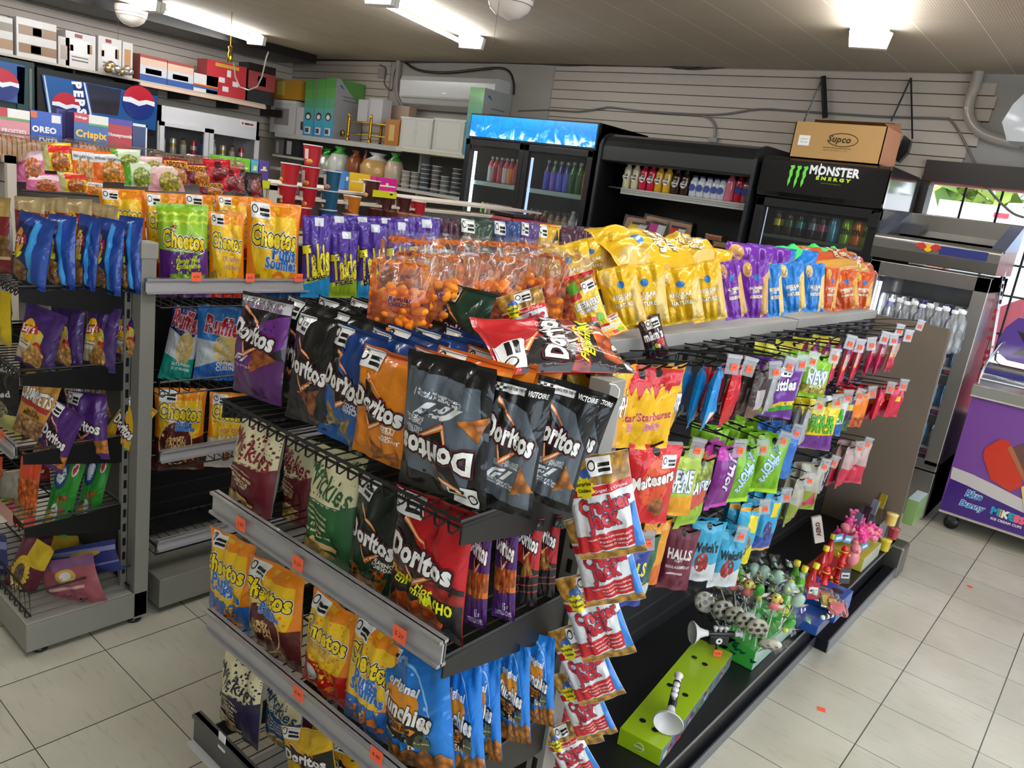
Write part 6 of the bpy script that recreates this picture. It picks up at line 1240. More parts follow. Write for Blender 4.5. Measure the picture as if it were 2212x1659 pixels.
peg('p_jrU', '781c80', txt='JOLLY', tc='e0d8f0', oc=('3a1048',), w=.14, h=.21, t=.04, top='c030a8', rot=70, extra=[('R', -.5, 0, .5, .06, 'c030a8')])
peg('p_jrG', '78b414', txt='JOLLY|RANCHER', tc='b8d8f0', oc=('28548c',), w=.14, h=.21, t=.04, rot=60, extra=[('P', [(-.5, .0), (.5, .0), (.5, .1), (-.5, .06)], 'a8d820')])
peg('p_creme', 'b0c850', txt='CREME|SAVERS', tc='e8f0f8', oc=('2c4c8c',), w=.15, h=.21, t=.035, low=('e8a020',), extra=[('R', -.5, .5, -.1, .9, 'd8c038', 1)])
peg('p_creme2', 'c8503c', txt='SAVERS', tc='e8f0f8', oc=('2c4c8c',), w=.15, h=.22, t=.035, low=('90b828',), extra=[('R', -.5, .6, .5, .95, 'a0b048', 1)])
peg('p_iss', 'b8b8bc', txt='ISSO', tc='e0e0e0', w=.13, h=.2, t=.035, extra=[('R', -.4, .15, .4, .6, '2c1c18')])
peg('p_blubag', '2c6cc0', w=.15, h=.2)
peg('p_halls', '70283c', txt='HALLS', tc='e8dcd8', w=.12, h=.22, t=.03, extra=[('T', 'SOULAGEMENT', 0, .40, .8, 'e0d0d0', None), ('R', -.35, .28, .2, .31, 'c8b8b8'), ('T', 'cherry', 0, .5, .3, 'e0d0d0', None)], mats=(MATTEBAG, FOOD, SILV))
peg('p_wools', '38a0c8', txt="Welch's", tc='181c28', w=.14, h=.22, t=.035, low=('d0d4d8',), extra=[('E', -.05, .36, .22, .16, 'b8302c', 1)])
peg('p_pine', '38a8d0', low=('e0d01c',), w=.12, h=.24, t=.035, extra=[('R', -.1, .55, .3, .82, 'e8d020'), ('E', 0, .32, .24, .2, 'b07828', 1), ('R', -.5, .88, .5, .94, 'e0a028')], rot=60)
peg('p_berry', '3098c8', low=('2c50b0',), w=.12, h=.24, t=.035, extra=[('R', -.1, .6, .3, .84, 'e8d020'), ('E', -.1, .38, .22, .16, '4a3878', 1), ('R', -.5, .0, .5, .04, 'e0a028')], rot=60)
peg('p_bals', '24388c', txt='BALLS', tc='d8e020', w=.13, h=.2, extra=[('R', -.5, .1, .5, .4, '98b828', 1)], t=.035)
peg('p_icegrn', '2c5c40', w=.12, h=.2, extra=[('R', -.5, .0, .5, .25, 'c8ccc8')], t=.03)
peg('p_orgc', 'e09420', w=.12, h=.22, t=.03, low=('d86a28',))
# noodles
def nood(key, base, bowl='c8802c', txt='NOODLE', tc='181818', band='e8e8e0', w=.2, h=.155, t=.05, band2=None):
    L = [('R', -.5, .62, .5, .9, band), ('E', .1, .3, .32, .4, bowl, 1)]
    if txt: L.append(('T', txt, 0, .74, .8 if len(txt) > 1 else .25, tc, None, -3, 0, .03, 1.3))
    if band2: L.append(('R', -.5, 0, -.28, 1, band2))
    design(key, w=w, h=h, t=t, base=base, back=base, det=.6, layers=L)
nood('nd_pink', 'e070a0', 'e07a30', '', band='f0d0dc'); nood('nd_yel', 'e8c020', 'd87828', '', 'f8f0d8', 'd0281c', band2='b8b070'); nood('nd_org', 'e86a18', 'e89a28', 'ANSUNG TANGMYUN', band='e0e4e4'); nood('nd_grn', 'c8d8a8', 'a8b840', '', band='d8e4c8', band2='58a028'); nood('nd_pk2', 'e0a0a8', 'c8b83c', '', band='e8c8c0'); nood('nd_mar', '701c2c', 'e88a20', 'NEOGURI', band='e8942c'); nood('nd_red', 'c81424', 'a01018', '辛', '181414', 'c01020'); nood('nd_blk', '1c1616', 'a83024', '', 'e8e028', '3a2024')
# ================================================================== BAGS ON THE NEAR END DISPLAY
BG = 'bags on the near end display'
def Y(y, lean=0.): return (0, y, 1.0), (0, -1, lean)
def ybag(key, q, y, label, z=1.06, lean=.12, yaw=0., **k):
    """bag standing with its foot at plane y, leaning back"""
    n = Vector((math.sin(yaw), -math.cos(yaw), lean)); xm = onplane(q[3][0], q[3][1], (0, y, z), (0, -1, 0)).x
    return bagq(key, q, (xm, y, z), n, label, **k)
ybag('dor_purpleF', [(509, 628), (605, 648), (612, 882), (496, 840)], -3.12, 'purple and black racing tortilla chip bag, leftmost on the top wire shelf', group=BG)
ybag('dor_black', [(594, 668), (716, 702), (706, 928), (629, 905)], -3.12, 'black tortilla chip bag with one chip, second on the top wire shelf', group=BG)
ybag('dor_blue', [(702, 690), (808, 722), (792, 982), (686, 930)], -3.12, 'blue ranch tortilla chip bag behind the orange one, top wire shelf', group=BG)
ybag('dor_orange', [(729, 732), (909, 782), (866, 1017), (783, 978)], -3.145, 'bright orange zesty cheese tortilla chip bag at the front of the top shelf', group=BG, lean=.05)
ybag('dor_grayU', [(879, 750), (1078, 800), (1036, 1096), (850, 1036)], -3.165, 'grey racing tortilla chip bag standing upside down on the top shelf', group=BG, inv=True, lean=.0, yaw=.1)
ybag('dor_gray', [(1068, 812), (1233, 846), (1136, 1122), (1022, 1084)], -3.14, 'grey racing tortilla chip bag, right way up, nearest the upright', group=BG, yaw=.35, lean=.05)
for i in range(2): ybag('dor_gray', [(1150+i*45, 800+i*6), (1290+i*8, 850+i*8), (1232+i*30, 1105-i*28), (1100+i*50, 1070-i*20)], -3.03+i*.07, 'black racing chip bag, %s behind the right-way-up grey one' % ORD[i], group=BG, yaw=.45, seed=2+i, lean=0)
# ranks behind: only their tops show
zf = 1.06
def rank(key, x, y, label, z=zf, yaw=0, lean=.1, seed=2, s=1.0):
    me, w, h, t = get_mesh(key, seed); ex = Vector((math.cos(yaw), math.sin(yaw), 0)); ez = Vector((0, lean, 1))
    return put(key, frame((x, y, z), ex, ez, s, s, s), label, group=BG, seed=seed)
for i in range(3): rank('dor_black', -.93+i*.015, -3.07+.07*i, 'black tortilla chip bag, %s in the file behind the purple racing bag' % ORD[i], s=1.02, seed=2+i % 2)
for i in range(3): rank('dor_black', -.80+i*.01, -3.06+.07*i, 'black tortilla chip bag, %s in the file behind the black front bag' % ORD[i], s=1.02, seed=2+i % 2)
for i in range(4): rank('dor_blue', -.655+i*.012-.02*(i % 2), -3.085+.055*i, 'blue ranch chip bag, %s in the file behind the orange bag' % ORD[i], s=1.0, seed=1+i % 3, yaw=.12*(i % 3-1))
for i in range(4): rank('dor_orange', -.52+i*.012, -3.09+.055*i, 'orange zesty chip bag, %s in the file behind the upside-down grey bag' % ORD[i], s=.98, seed=2+i % 2, yaw=.15*(i % 2))
o = rank('dor_dkgreen', -.69, -2.87, 'dark green folded chip pouch in front of the clear puff bags', z=1.17, s=.85)
# the bag lying on top
c = onplane(1180, 755, (-.46, -3.02, 1.285), (0, 0, 1)); me, w, h, t = get_mesh('dor_red', 2)
a_ = onplane(1030, 745, (0, 0, 1.285), (0, 0, 1)); b_ = onplane(1330, 752, (0, 0, 1.285), (0, 0, 1))
ez_ = (a_-b_); L_ = ez_.length
ez_ = (a_-b_); ey_ = Vector((-.25, .45, -.85)); ey_ = (ey_-ez_*ey_.dot(ez_)/ez_.length_squared).normalized()
put('dor_red', frame(b_, ey_.cross(ez_), ez_, .85, 1.0, L_/h*.95), 'red and black hot nacho chip bag lying flat on top of the racing bags', group=BG, seed=2)
# second shelf
z2 = .825
ybag('mv_maroon', [(530, 887), (622, 932), (582, 1146), (492, 1085)], -3.10, 'maroon kettle chip bag with cream top, leftmost on the second shelf', z=z2, group=BG)
ybag('mv_maroon', [(632, 932), (706, 968), (664, 1137), (606, 1122)], -3.0, 'maroon kettle chip bag standing second on the second shelf', z=z2, group=BG, seed=2)
ybag('mv_green', [(694, 962), (806, 992), (754, 1252), (658, 1190)], -3.12, 'green kettle chip bag with cream lace top on the second shelf', z=z2, group=BG)
ybag('dor_green', [(761, 1014), (914, 1062), (850, 1322), (760, 1258)], -3.13, 'dark green jalapeno tortilla chip bag on the second shelf', z=z2, group=BG)
ybag('dor_red', [(906, 1074), (1097, 1142), (990, 1402), (840, 1312)], -3.145, 'red and black hot nacho chip bag standing on the second shelf', z=z2, group=BG, lean=.06)
ybag('dor_purple', [(1044, 1108), (1094, 1122), (1050, 1362), (1002, 1345)], -3.06, 'purple sweet chili chip bag, left of two beside the hot nacho bag', z=z2, group=BG, lean=0, yaw=.2)
ybag('dor_purple', [(1090, 1108), (1142, 1122), (1112, 1342), (1062, 1330)], -3.02, 'purple sweet chili chip bag, right of two beside the hot nacho bag', z=z2, group=BG, seed=2, lean=0, yaw=.25)
ybag('dor_redblk', [(1128, 1105), (1186, 1124), (1158, 1310), (1104, 1300)], -2.98, 'black chip bag with red flash, left of two by the upright', z=z2, group=BG, lean=0, yaw=.3)
ybag('dor_redblk', [(1164, 1100), (1224, 1118), (1196, 1290), (1144, 1280)], -2.93, 'black chip bag with red flash, right of two by the upright', z=z2, group=BG, seed=2, lean=0, yaw=.3)
# third shelf
z3 = .555
ybag('che_puff', [(452, 1135), (556, 1178), (542, 1384), (458, 1330)], -3.12, 'orange and blue puffed cheese snack bag, leftmost on the third shelf', z=z3, group=BG, lean=.05)
ybag('che_bacon', [(536, 1198), (658, 1240), (650, 1462), (540, 1386)], -3.13, 'orange and brown bacon cheese puff bag on the third shelf', z=z3, group=BG, lean=.05)
ybag('che_crunch', [(664, 1262), (780, 1330), (746, 1542), (660, 1462)], -3.13, 'orange and red crunchy cheese snack bag on the third shelf', z=z3, group=BG, lean=.05)
ybag('che_puff', [(776, 1322), (886, 1392), (848, 1622), (744, 1540)], -3.14, 'orange and blue puffed cheese snack bag, middle of the third shelf', z=z3, group=BG, lean=.05, seed=2)
ybag('munch', [(880, 1408), (1042, 1462), (985, 1690), (842, 1640)], -3.145, 'bright blue snack mix bag at the front of the third shelf', z=z3, group=BG, lean=.05)
ybag('munch', [(1000, 1425), (1096, 1452), (1052, 1690), (960, 1662)], -3.07, 'blue snack mix bag standing just behind the front one', z=z3, group=BG, seed=2, lean=0, yaw=.2)
ybag('munch', [(1050, 1410), (1128, 1432), (1086, 1650), (1010, 1630)], -3.02, 'blue snack mix bag, third in the row going back', z=z3, group=BG, seed=3, lean=0, yaw=.25)
ybag('munch', [(1100, 1390), (1172, 1408), (1148, 1612), (1076, 1592)], -2.97, 'blue snack mix bag, fourth in the row going back', z=z3, group=BG, seed=2, lean=0, yaw=.25)
ybag('munch', [(1152, 1366), (1216, 1384), (1198, 1572), (1134, 1556)], -2.91, 'blue snack mix bag, deepest in the row by the upright', z=z3, group=BG, seed=3, lean=0, yaw=.25)
# bottom shelf
z4 = .28
ybag('mv_purple', [(511, 1412), (594, 1474), (560, 1626), (474, 1548)], -3.12, 'dark purple kettle chip bag at the left of the lowest shelf', z=z4, group=BG, lean=.05)
ybag('mv_blue', [(598, 1468), (676, 1536), (650, 1640), (570, 1590)], -3.08, 'blue kettle chip bag beside the dark purple one', z=z4, group=BG, lean=.05)
ybag('dor_yel', [(604, 1556), (706, 1590), (740, 1700), (622, 1690)], -3.14, 'yellow tortilla chip bag slumped at the front of the lowest shelf', z=z4, group=BG, lean=.05)
ybag('dor_yelfar', [(730, 1596), (806, 1640), (800, 1720), (720, 1700)], -3.10, 'yellow and black chip bag half hidden under the middle rail', z=z4, group=BG)
ybag('sun_maroon', [(650, 1540), (740, 1600), (720, 1680), (640, 1640)], -3.03, 'brown and maroon snack bag deep on the lowest shelf', z=z4, group=BG)
ybag('pink_snack', [(1078, 1640), (1140, 1610), (1120, 1700), (1050, 1700)], -2.95, 'pinkish snack bag low down beside the upright', z=z4, group=BG)
# Cracker Jack strip clipped to the upright
NJ = Vector((.50, -.86, .0))
def jack(q, d, label, seed): return bagq('cracker', q, (-.33-d*.02, -2.95+d*.05, .8), NJ, label, cat='snack bag', group='caramel popcorn bags hanging in a strip', name='popcorn_bag', seed=seed)
fr = [[(1234, 990), (1374, 968), (1404, 1192), (1250, 1212)], [(1256, 1206), (1384, 1186), (1402, 1282), (1262, 1322)], [(1262, 1310), (1370, 1290), (1394, 1398), (1242, 1442)], [(1247, 1430), (1346, 1406), (1366, 1480), (1240, 1546)], [(1240, 1530), (1328, 1508), (1344, 1560), (1240, 1622)], [(1226, 1610), (1300, 1590), (1306, 1660), (1222, 1700)]]
for i, q in enumerate(fr):
    if i:
        # the upper half is tucked under the bag above: extend the sheet upwards to full size
        TL, TR, BR, BL = [Vector((a, b, 0)) for a, b in q]; hgt = ((BL-TL).length+(BR-TR).length)/2; want = ((TR-TL).length+(BR-BL).length)/2*1.42
        k = want/hgt; TL2 = BL+(TL-BL)*k; TR2 = BR+(TR-BR)*k; q = [(TL2.x, TL2.y), (TR2.x, TR2.y), q[2], q[3]]
    jack(q, i*.45, 'red and white caramel popcorn bag, %s from the top of the hanging strip' % ORD[i], 1+i % 3)
bk = [[(1217, 1106), (1330, 1092), (1350, 1280), (1236, 1300)], [(1208, 1206), (1320, 1190), (1350, 1400), (1228, 1420)], [(1197, 1322), (1310, 1300), (1330, 1500), (1210, 1520)], [(1188, 1420), (1290, 1400), (1310, 1600), (1196, 1620)], [(1190, 1512), (1280, 1500), (1290, 1680), (1196, 1700)]]
for i, q in enumerate(bk): jack(q, 3.2+i*.2, 'caramel popcorn bag in the strip behind, %s from its top' % ORD[i], 2+i % 2)
P1 = onplane(1322, 850, (-.335, -2.86, 1), NJ); P2 = onplane(1300, 985, (-.335, -2.9, 1), NJ)
t = empty('clip_strip', (0, 0, 0), 0, 'clear plastic clip strip with white wire loop on the grey upright', 'clip strip')
G().add([tuple(onplane(a, b, (-.33, -2.86, 1), NJ)) for a, b in ((1302, 872), (1340, 866), (1328, 990), (1290, 1000))], [(0, 1, 2, 3)], H('d8d8dc')).build('strip', t, TAGP)
G().tube([onplane(a, b, (-.33, -2.865, 1), NJ) for a, b in ((1316, 829), (1330, 832), (1338, 842), (1336, 855), (1322, 876))], .0016, H('e8e8ea'), n=5).build('wire_loop', t, PLAS)

# ================================================================== ON TOP OF THE NEAR GONDOLA
TG = 'snacks on top of the near gondola'; zt_ = 1.224
def puffbag(x, y, label, seed, w=.17, h=.24, yaw=0, s=1.0):
    key = ('puffbag', seed % 3)
    if key not in _I:
        rg = random.Random(seed*5+1)
        me, w_, h_, t_ = bag_mesh('clearbag%d' % (seed % 3), w, h, .095, 'f4f4f4', layers=[('T', 'Regular', 0, .55, .38, '3a2c50', None, 3, .2), ('T', 'CHEEZIES', 0, .50, .36, '3a2c50', None, 2), ('T', 'Crunchy', .05, .25, .3, '4a2c30', None, 2, .2)], back='f4f4f4', seed=seed, det=.8, mats=(CLEAR, CLEAR, PAPER), silver=False, tkind=2, wr=1.2, gather=.35)
        g = G(); pl = []
        for i in range(190):
            for _ in range(30):
                u, v = rg.uniform(-.42, .42), rg.uniform(.06, .68)
                if v < .58+.14*rg.random()-.25*abs(u): break
            T = .040*(1-abs(u*2)**2.4)*math.sin(PI*min(1, max(0, v)))**.45
            p = (u*w*.92, rg.uniform(-T, T), v*h); r = rg.uniform(.0105, .015)
            g.ball(p, r, H(rg.choice(['ff8c10', 'ff9c20', 'f88210'])), n=5, sc=(1, rg.uniform(.75, 1.), rg.uniform(1.0, 1.7)), mx=Matrix.Rotation(rg.uniform(0, 6), 4, 'X') @ Matrix.Rotation(rg.uniform(0, 6), 4, 'Y'))
        o = bpy.data.objects.new('puff_snack_bag', me); COL.objects.link(o); c = g.build('cheese_puffs', o, PUFF); tag(c, kind='stuff'); _I[key] = o
    else:
        o = copytree(_I[key])
    o.location = (x, y, zt_+.001); o.rotation_euler = (0, 0, yaw); o.scale = (s, s, s)
    return tag(o, label, 'snack bag', 'clear bags of orange cheese puffs on top')
def top_at(px, py, x): return at(px, py, 'x', x)
k = 0
for px, dx, s in ((858, 0, .74), (905, .06, .78), (955, .0, .8), (1005, .05, .78), (1052, .0, .82), (1105, .07, .8), (1150, .02, .84), (1200, .04, .84)):
    p = at(px, 690+(px-858)*.04, 'z', 1.24); 
    x = -.745-dx; y = top_at(px, 700, x).y
    puffbag(x, y, 'clear bag of orange cheese puffs, %s from the left on top' % ORD[k], k, yaw=.75+R.uniform(-.15, .15), s=s); k += 1
for j, (px, dx) in enumerate(((880, .16), (960, .17), (1040, .18), (1130, .18), (1190, .17))):
    x = -.745-dx; puffbag(x, top_at(px, 640, x).y, 'clear bag of orange cheese puffs in the rear rank, %s from the left' % ORD[j], j+1, yaw=.7, s=.86)
ND = Vector((.62, -.78, .1)); 
def tbag(key, q, p0, label, n=ND, group=TG, **k): return bagq(key, q, p0, n, label, group=group, **k)
bagq('cracker', [(1085, 690), (1180, 612), (1202, 712), (1112, 812)], (-.60, -2.72, 1.24), Vector((.55, -.83, .2)), 'caramel popcorn bag leaning on the clear puff bags', cat='snack bag', group='caramel popcorn bags hanging in a strip', name='popcorn_bag', seed=3) if 0 else None
bagq('cracker', [(1082, 644), (1184, 610), (1206, 758), (1112, 780)], (-.60, -2.76, 1.24), Vector((.55, -.83, .2)), 'caramel popcorn bag leaning on the clear puff bags', cat='snack bag', name='popcorn_bag', seed=3)
tbag('lifesav', [(1222, 602), (1278, 580), (1322, 702), (1250, 722)], (-.63, -2.5, 1.24), 'fruit gummies bag with white lettering leaning on top of the gondola', cat='candy bag', name='candy_bag')
tbag('lifesav', [(1262, 700), (1320, 682), (1360, 712), (1296, 738)], (-.62, -2.48, 1.23), 'second fruit gummies bag lying folded on the rail edge', n=Vector((.5, -.5, .7)), cat='candy bag', name='candy_bag', seed=2)
bagq('mms', [(1378, 690), (1424, 676), (1450, 765), (1396, 780)], (-.60, -2.25, 1.2), Vector((.62, -.78, .1)), 'small brown chocolate candy bag tipped over the rail edge', cat='candy bag', name='candy_bag', group=TG, thick=1.2)
yl = [([(1292, 590), (1372, 560), (1400, 700), (1318, 712)], -.70, -2.33), ([(1350, 575), (1446, 560), (1450, 700), (1345, 712)], -.68, -2.28), ([(1430, 590), (1530, 560), (1522, 696), (1428, 700)], -.68, -2.08), ([(1508, 572), (1582, 552), (1572, 690), (1500, 696)], -.69, -1.86)]
for i, (q, x, y) in enumerate(yl): tbag('gv_yel', q, (x, y, 1.23), 'yellow regular potato chip bag standing in the front row, %s from the left' % ORD[i], seed=1+i % 3, thick=1.1)
rear = [([(1150, 545), (1250, 520), (1290, 640), (1180, 650)], -.86, -2.45), ([(1205, 530), (1300, 510), (1330, 600), (1240, 620)], -.92, -2.25), ([(1240, 520), (1330, 500), (1360, 610), (1270, 630)], -.88, -2.2), ([(1490, 520), (1560, 548), (1560, 660), (1480, 660)], -.82, -1.7)]
for i, (q, x, y) in enumerate(rear): tbag('gv_yel', q, (x, y, 1.24), 'yellow potato chip bag in the rear row behind the standing ones, %s along' % ORD[i], seed=2+i % 2, thick=1.2)
# lying bags on top of the yellow row
def lying(key, p, dirv, nrm, label, L=.3, s=1.0, seed=2, wid=1.0):
    me, w, h, t = get_mesh(key, seed); ez = Vector(dirv).normalized(); n = Vector(nrm); n = (n-ez*n.dot(ez)).normalized(); ex = (-n).cross(ez)*-1
    ey = -n; ex = ey.cross(ez)
    return put(key, frame(Vector(p)-ez*L/2, ex, ez, wid, s*1.2, L/h), label, group=TG, seed=seed)
pa = at(1312, 536, 'x', -.82); pb_ = at(1475, 560, 'x', -.76)
lying('gv_yel', (pa+pb_)/2, pa-pb_, (.35, -.4, .8), 'large yellow chip bag lying upside down across the standing yellow bags', L=(pb_-pa).length*1.1, wid=1.0)
pa = at(1440, 572, 'x', -.80); pb_ = at(1520, 530, 'x', -.86)
lying('gv_yel', (pa+pb_)/2, pb_-pa, (.4, -.5, .75), 'yellow chip bag slumped at the right end of the yellow pile', L=.26, seed=3)
tbag('gv_pur', [(1570, 570), (1620, 552), (1616, 688), (1568, 690)], (-.70, -1.66, 1.23), 'purple all dressed chip bag, left of two on top', seed=2)
tbag('gv_pur', [(1600, 562), (1662, 560), (1658, 686), (1602, 688)], (-.68, -1.56, 1.23), 'purple all dressed chip bag, right of two on top')
tbag('gv_blu', [(1650, 575), (1692, 565), (1694, 684), (1656, 684)], (-.69, -1.42, 1.23), 'blue rippled chip bag, leftmost of three on top', seed=3)
tbag('gv_blu', [(1672, 572), (1738, 560), (1738, 674), (1690, 676)], (-.69, -1.28, 1.23), 'blue rippled chip bag, middle of three on top')
tbag('gv_blu', [(1735, 570), (1782, 568), (1778, 674), (1736, 674)], (-.69, -1.08, 1.23), 'blue rippled chip bag, rightmost of three on top', seed=2)
tbag('gv_org', [(1776, 574), (1812, 582), (1800, 670), (1774, 672)], (-.69, -.9, 1.23), 'burnt orange chip bag, leftmost of three standing on top', seed=2)
tbag('gv_org', [(1808, 590), (1858, 575), (1860, 668), (1800, 670)], (-.69, -.72, 1.23), 'burnt orange chip bag, middle of three standing on top')
tbag('gv_org', [(1850, 582), (1902, 594), (1876, 664), (1836, 668)], (-.69, -.55, 1.23), 'burnt orange chip bag, rightmost of three standing on top', seed=3)
pa = at(1735, 556, 'x', -.85); pb_ = at(1870, 570, 'x', -.8)
lying('gv_org', (pa+pb_)/2, pb_-pa, (.3, -.5, .8), 'burnt orange chip bag lying over the standing orange ones', L=(pb_-pa).length*.95, seed=2)
# extra blue and purple tops behind
for i, (px, k_, nm) in enumerate(((1600, 'gv_pur', 'purple'), (1650, 'gv_blu', 'blue'), (1640, 'gv_pur', 'purple'), (1700, 'gv_blu', 'blue'))):
    p = at(px, 640, 'x', -.88); put(k_, frame((-.88, p.y, 1.226), (.8, .6, 0), (0, .05, 1), .95, 1.1, 1.0), '%s chip bag of the rear rank on top, %s from the left' % (nm, ORD[i]), group=TG, seed=2+i % 2)
# green rubbery stars
for i, (cx, cy, s) in enumerate(((1712, 544, 1.0), (1762, 542, .95), (1803, 543, .55))):
    x = -.86; c = at(cx, cy, 'x', x); rg = random.Random(i+3); n = 11
    pts = [(( .075 if j % 2 else .045)*s*math.cos(2*PI*j/n/1)*1.2, (.04 if j % 2 else .022)*s*math.sin(2*PI*j/n)*rg.uniform(.8, 1.2)) for j in range(n)]
    if i == 0: pts = [(-.09, .012), (-.05, .02), (-.02, .018), (.0, .035), (.03, .02), (.05, .012), (.04, -.012), (.02, -.03), (.0, -.055), (-.02, -.06), (-.035, -.03), (-.06, -.01)]
    G_ = G().prism(pts, c, Vector((.6, .8, 0)), Vector((-.1, .1, 1)), .02, H('18d860')); tag(G_.build('slime_toy', mats=mat('neon_rubber', rough=.35, coat=.5), bevel=.003), ['neon green splat toy, largest, on the orange chip bags', 'neon green splat toy in the middle on the orange bags', 'smallest neon green splat toy on the orange bags'][i], 'toy')
# water bottles
def wb():
    def f():
        g = G(); g.lathe([(.028, 0), (.031, .01), (.0315, .06), (.029, .065), (.0315, .07), (.0315, .13), (.03, .145), (.016, .172), (.0125, .18), (.0125, .188)], (0, 0, 0), H('e8eef2'), n=14, cap=False)
        o = g.build('water_bottle', mats=PET); G().lathe([(.0145, .186), (.015, .202), (.0001, .203)], (0, 0, 0), H('eef0f2'), n=12, cap=False).build('bottle_cap', o, PLAS); return o
    return f
proto = wb()(); kk = 0; zw = 1.02
G().box((-.66, .05, 1.07), (-.29, .36, 1.09), H('8a8680')).box((-.66, .05, 0), (-.29, .36, .1), H('77736e')).box((-.66, .34, .1), (-.29, .36, 1.07), H('6a6660')).build('rear_bottle_shelf', GA, PAINT)
GA.children[-1].matrix_parent_inverse = Matrix.Translation(-GA.location)
for r_ in range(3):
    for c_ in range(5):
        o = proto if kk == 0 else copytree(proto); kk += 1
        o.location = (-.33-c_*.07+.02*(r_ % 2), .09+r_*.078, 1.091); tag(o, 'clear water bottle, row %s from the panel and %s from its front edge' % (['nearest', 'second', 'third'][r_], ORD[c_]), 'water bottle', 'water bottles behind the grey end panel')
# ================================================================== CANDY ON THE HOOKS
CG = 'candy packets on the hooks'
hook_n = [0]*5
ROWN = ['top', 'second', 'third', 'lowest']
def hook(px, py, row, x=-.40, tag_=True, txt='1.99', rot=0.):
    """wire hook from the bar to its tip; the tip carries a clear ticket holder"""
    tip = at(px, py, 'x', x); z = BARS[row]; hook_n[row] += 1
    n = hook_n[row]
    t = empty('peg_hook', (XS+.012, tip.y, z), 0, 'black wire hook in the %s hook row, %s from the near end' % (ROWN[row], ORD[n-1]), 'peg hook', 'wire hooks in the %s row of the candy side' % ROWN[row])
    a = Vector((0, 0, 0)); b = tip-Vector((XS+.012, tip.y, z)); 
    G().tube([a+Vector((0, 0, -.03)), a, b*.5+Vector((0, 0, .004)), b-Vector((.02, 0, .002)), b+Vector((.0, 0, .014))], .0028, WIRE, n=6).build('wire', t, BLACK)
    if tag_:
        g = G().tube([a+Vector((.01, 0, .03)), b*.5+Vector((0, 0, .035)), b+Vector((.0, 0, .03))], .002, WIRE, n=5).build('upper_wire', t, BLACK)
        M = Matrix.Translation(b+Vector((.004, 0, .03))) @ Matrix.Rotation(-.75+rot, 4, 'Z') @ Matrix.Rotation(R.uniform(-.2, .2), 4, 'X')
        hG = G(); hG.box((0, -.017, -.044), (.002, .017, 0), H('d4d4d8'), mx=M).box((-.004, -.018, -.004), (.005, .018, .004), H('e8e8ec'), mx=M); ho = hG.build('ticket_holder', t, TAGP)
        s = G(); o = M @ Vector((.0025, .002, -.026)); ex = M.to_3x3() @ Vector((0, 1, 0)); ey = M.to_3x3() @ Vector((0, 0, 1)); sticker(s, o, ex, ey, .016, .017, txt); s.build('price_sticker', ho, PAPER)
    return tip
def pegset(px, py, row, key, n, yaw, label, x=-.40, dx=.032, spread=0., tag_=True, s=1.0, drop=0., seed=1, txt='1.99', tilt=0.):
    tip = hook(px, py, row, x, tag_, txt); s *= .86
    me, w, h, t = get_mesh(key, seed); zb_ = BARS[row]
    for i in range(n):
        xx = x-.025-dx*i; f = (xx-XS)/(x-XS); zz = zb_+(tip.z-zb_)*f-.004-drop
        ya = math.radians(yaw+spread*(i-(n-1)/2)+R.uniform(-5, 5)); roll = math.radians(R.uniform(-5, 5)+tilt)
        nrm = Vector((math.cos(ya), -math.sin(ya), 0)); ex = Vector((math.sin(ya), math.cos(ya), 0)); ez = Vector((.06*nrm.x, .06*nrm.y, 1))+ex*math.sin(roll)
        ez.normalize(); c = Vector((xx, tip.y, zz))-ez*h*s*.93
        put(key, frame(c, ex, ez, s*.84, s*1.15, s), label if n == 1 else label+', %s from the tip' % ORD[i], 'candy bag', CG, 'candy_bag', seed=1+(seed+i) % 3)
L_ = 'on the %s hook row' 
# top row
pegset(1338, 800, 0, 'p_sour', 2, 25, 'pale blue and yellow sour candy bag by the grey upright', x=-.37, tag_=False)
pegset(1372, 795, 0, 'p_mmy', 2, 10, 'yellow peanut candy bag seen edge-on near the upright', x=-.37, tag_=False)
pegset(1405, 803, 0, 'p_star', 1, 38, 'yellow fruit chew bag seen at an angle behind the front one', x=-.36, tag_=False, seed=2)
pegset(1440, 800, 0, 'p_star', 1, 40, 'large yellow fruit chew bag with red drips facing out', x=-.34, tag_=False)
pegset(1490, 797, 0, 'p_mmy', 2, -6, 'orange-yellow peanut candy bag right of the fruit chew bag', x=-.37, tag_=False)
pegset(1578, 795, 0, 'p_blue', 4, -16, 'bright blue candy bag hanging edge-on in a fan', x=-.36, dx=.04, spread=3, tilt=4)
pegset(1614, 800, 0, 'p_red', 3, -12, 'plain red candy bag hanging edge-on', x=-.36, dx=.04, tilt=-2)
pegset(1666, 806, 0, 'p_brown', 3, 2, 'dark brown peanut butter candy bag', x=-.37)
pegset(1702, 795, 0, 'p_silver', 4, -14, 'silver-backed candy bag edge-on left of the purple rainbow bags', x=-.37)
pegset(1726, 790, 0, 'p_skit', 3, 48, 'purple rainbow candy bag facing out', x=-.36)
pegset(1752, 783, 0, 'p_silver', 4, -16, 'silver candy bag edge-on right of the rainbow bags', x=-.37)
pegset(1798, 775, 0, 'p_green', 3, 46, 'lime green chewy candy bag facing out', x=-.36)
for i, (a, b) in enumerate(((1690, 748), (1735, 744), (1770, 738), (1810, 734))): pegset(a, b, 0, 'p_fruit', 2, 40, 'yellow-green fruit candy bag deep on the top row, hook %s' % ORD[i], x=-.52, tag_=False)
for i, (a, b) in enumerate(((1833, 745), (1853, 752), (1876, 748))): pegset(a, b, 0, 'p_sponge', 4, -8, 'slim pink and purple marshmallow packet, %s hook of the far bay' % ORD[i], x=-.37, dx=.036)
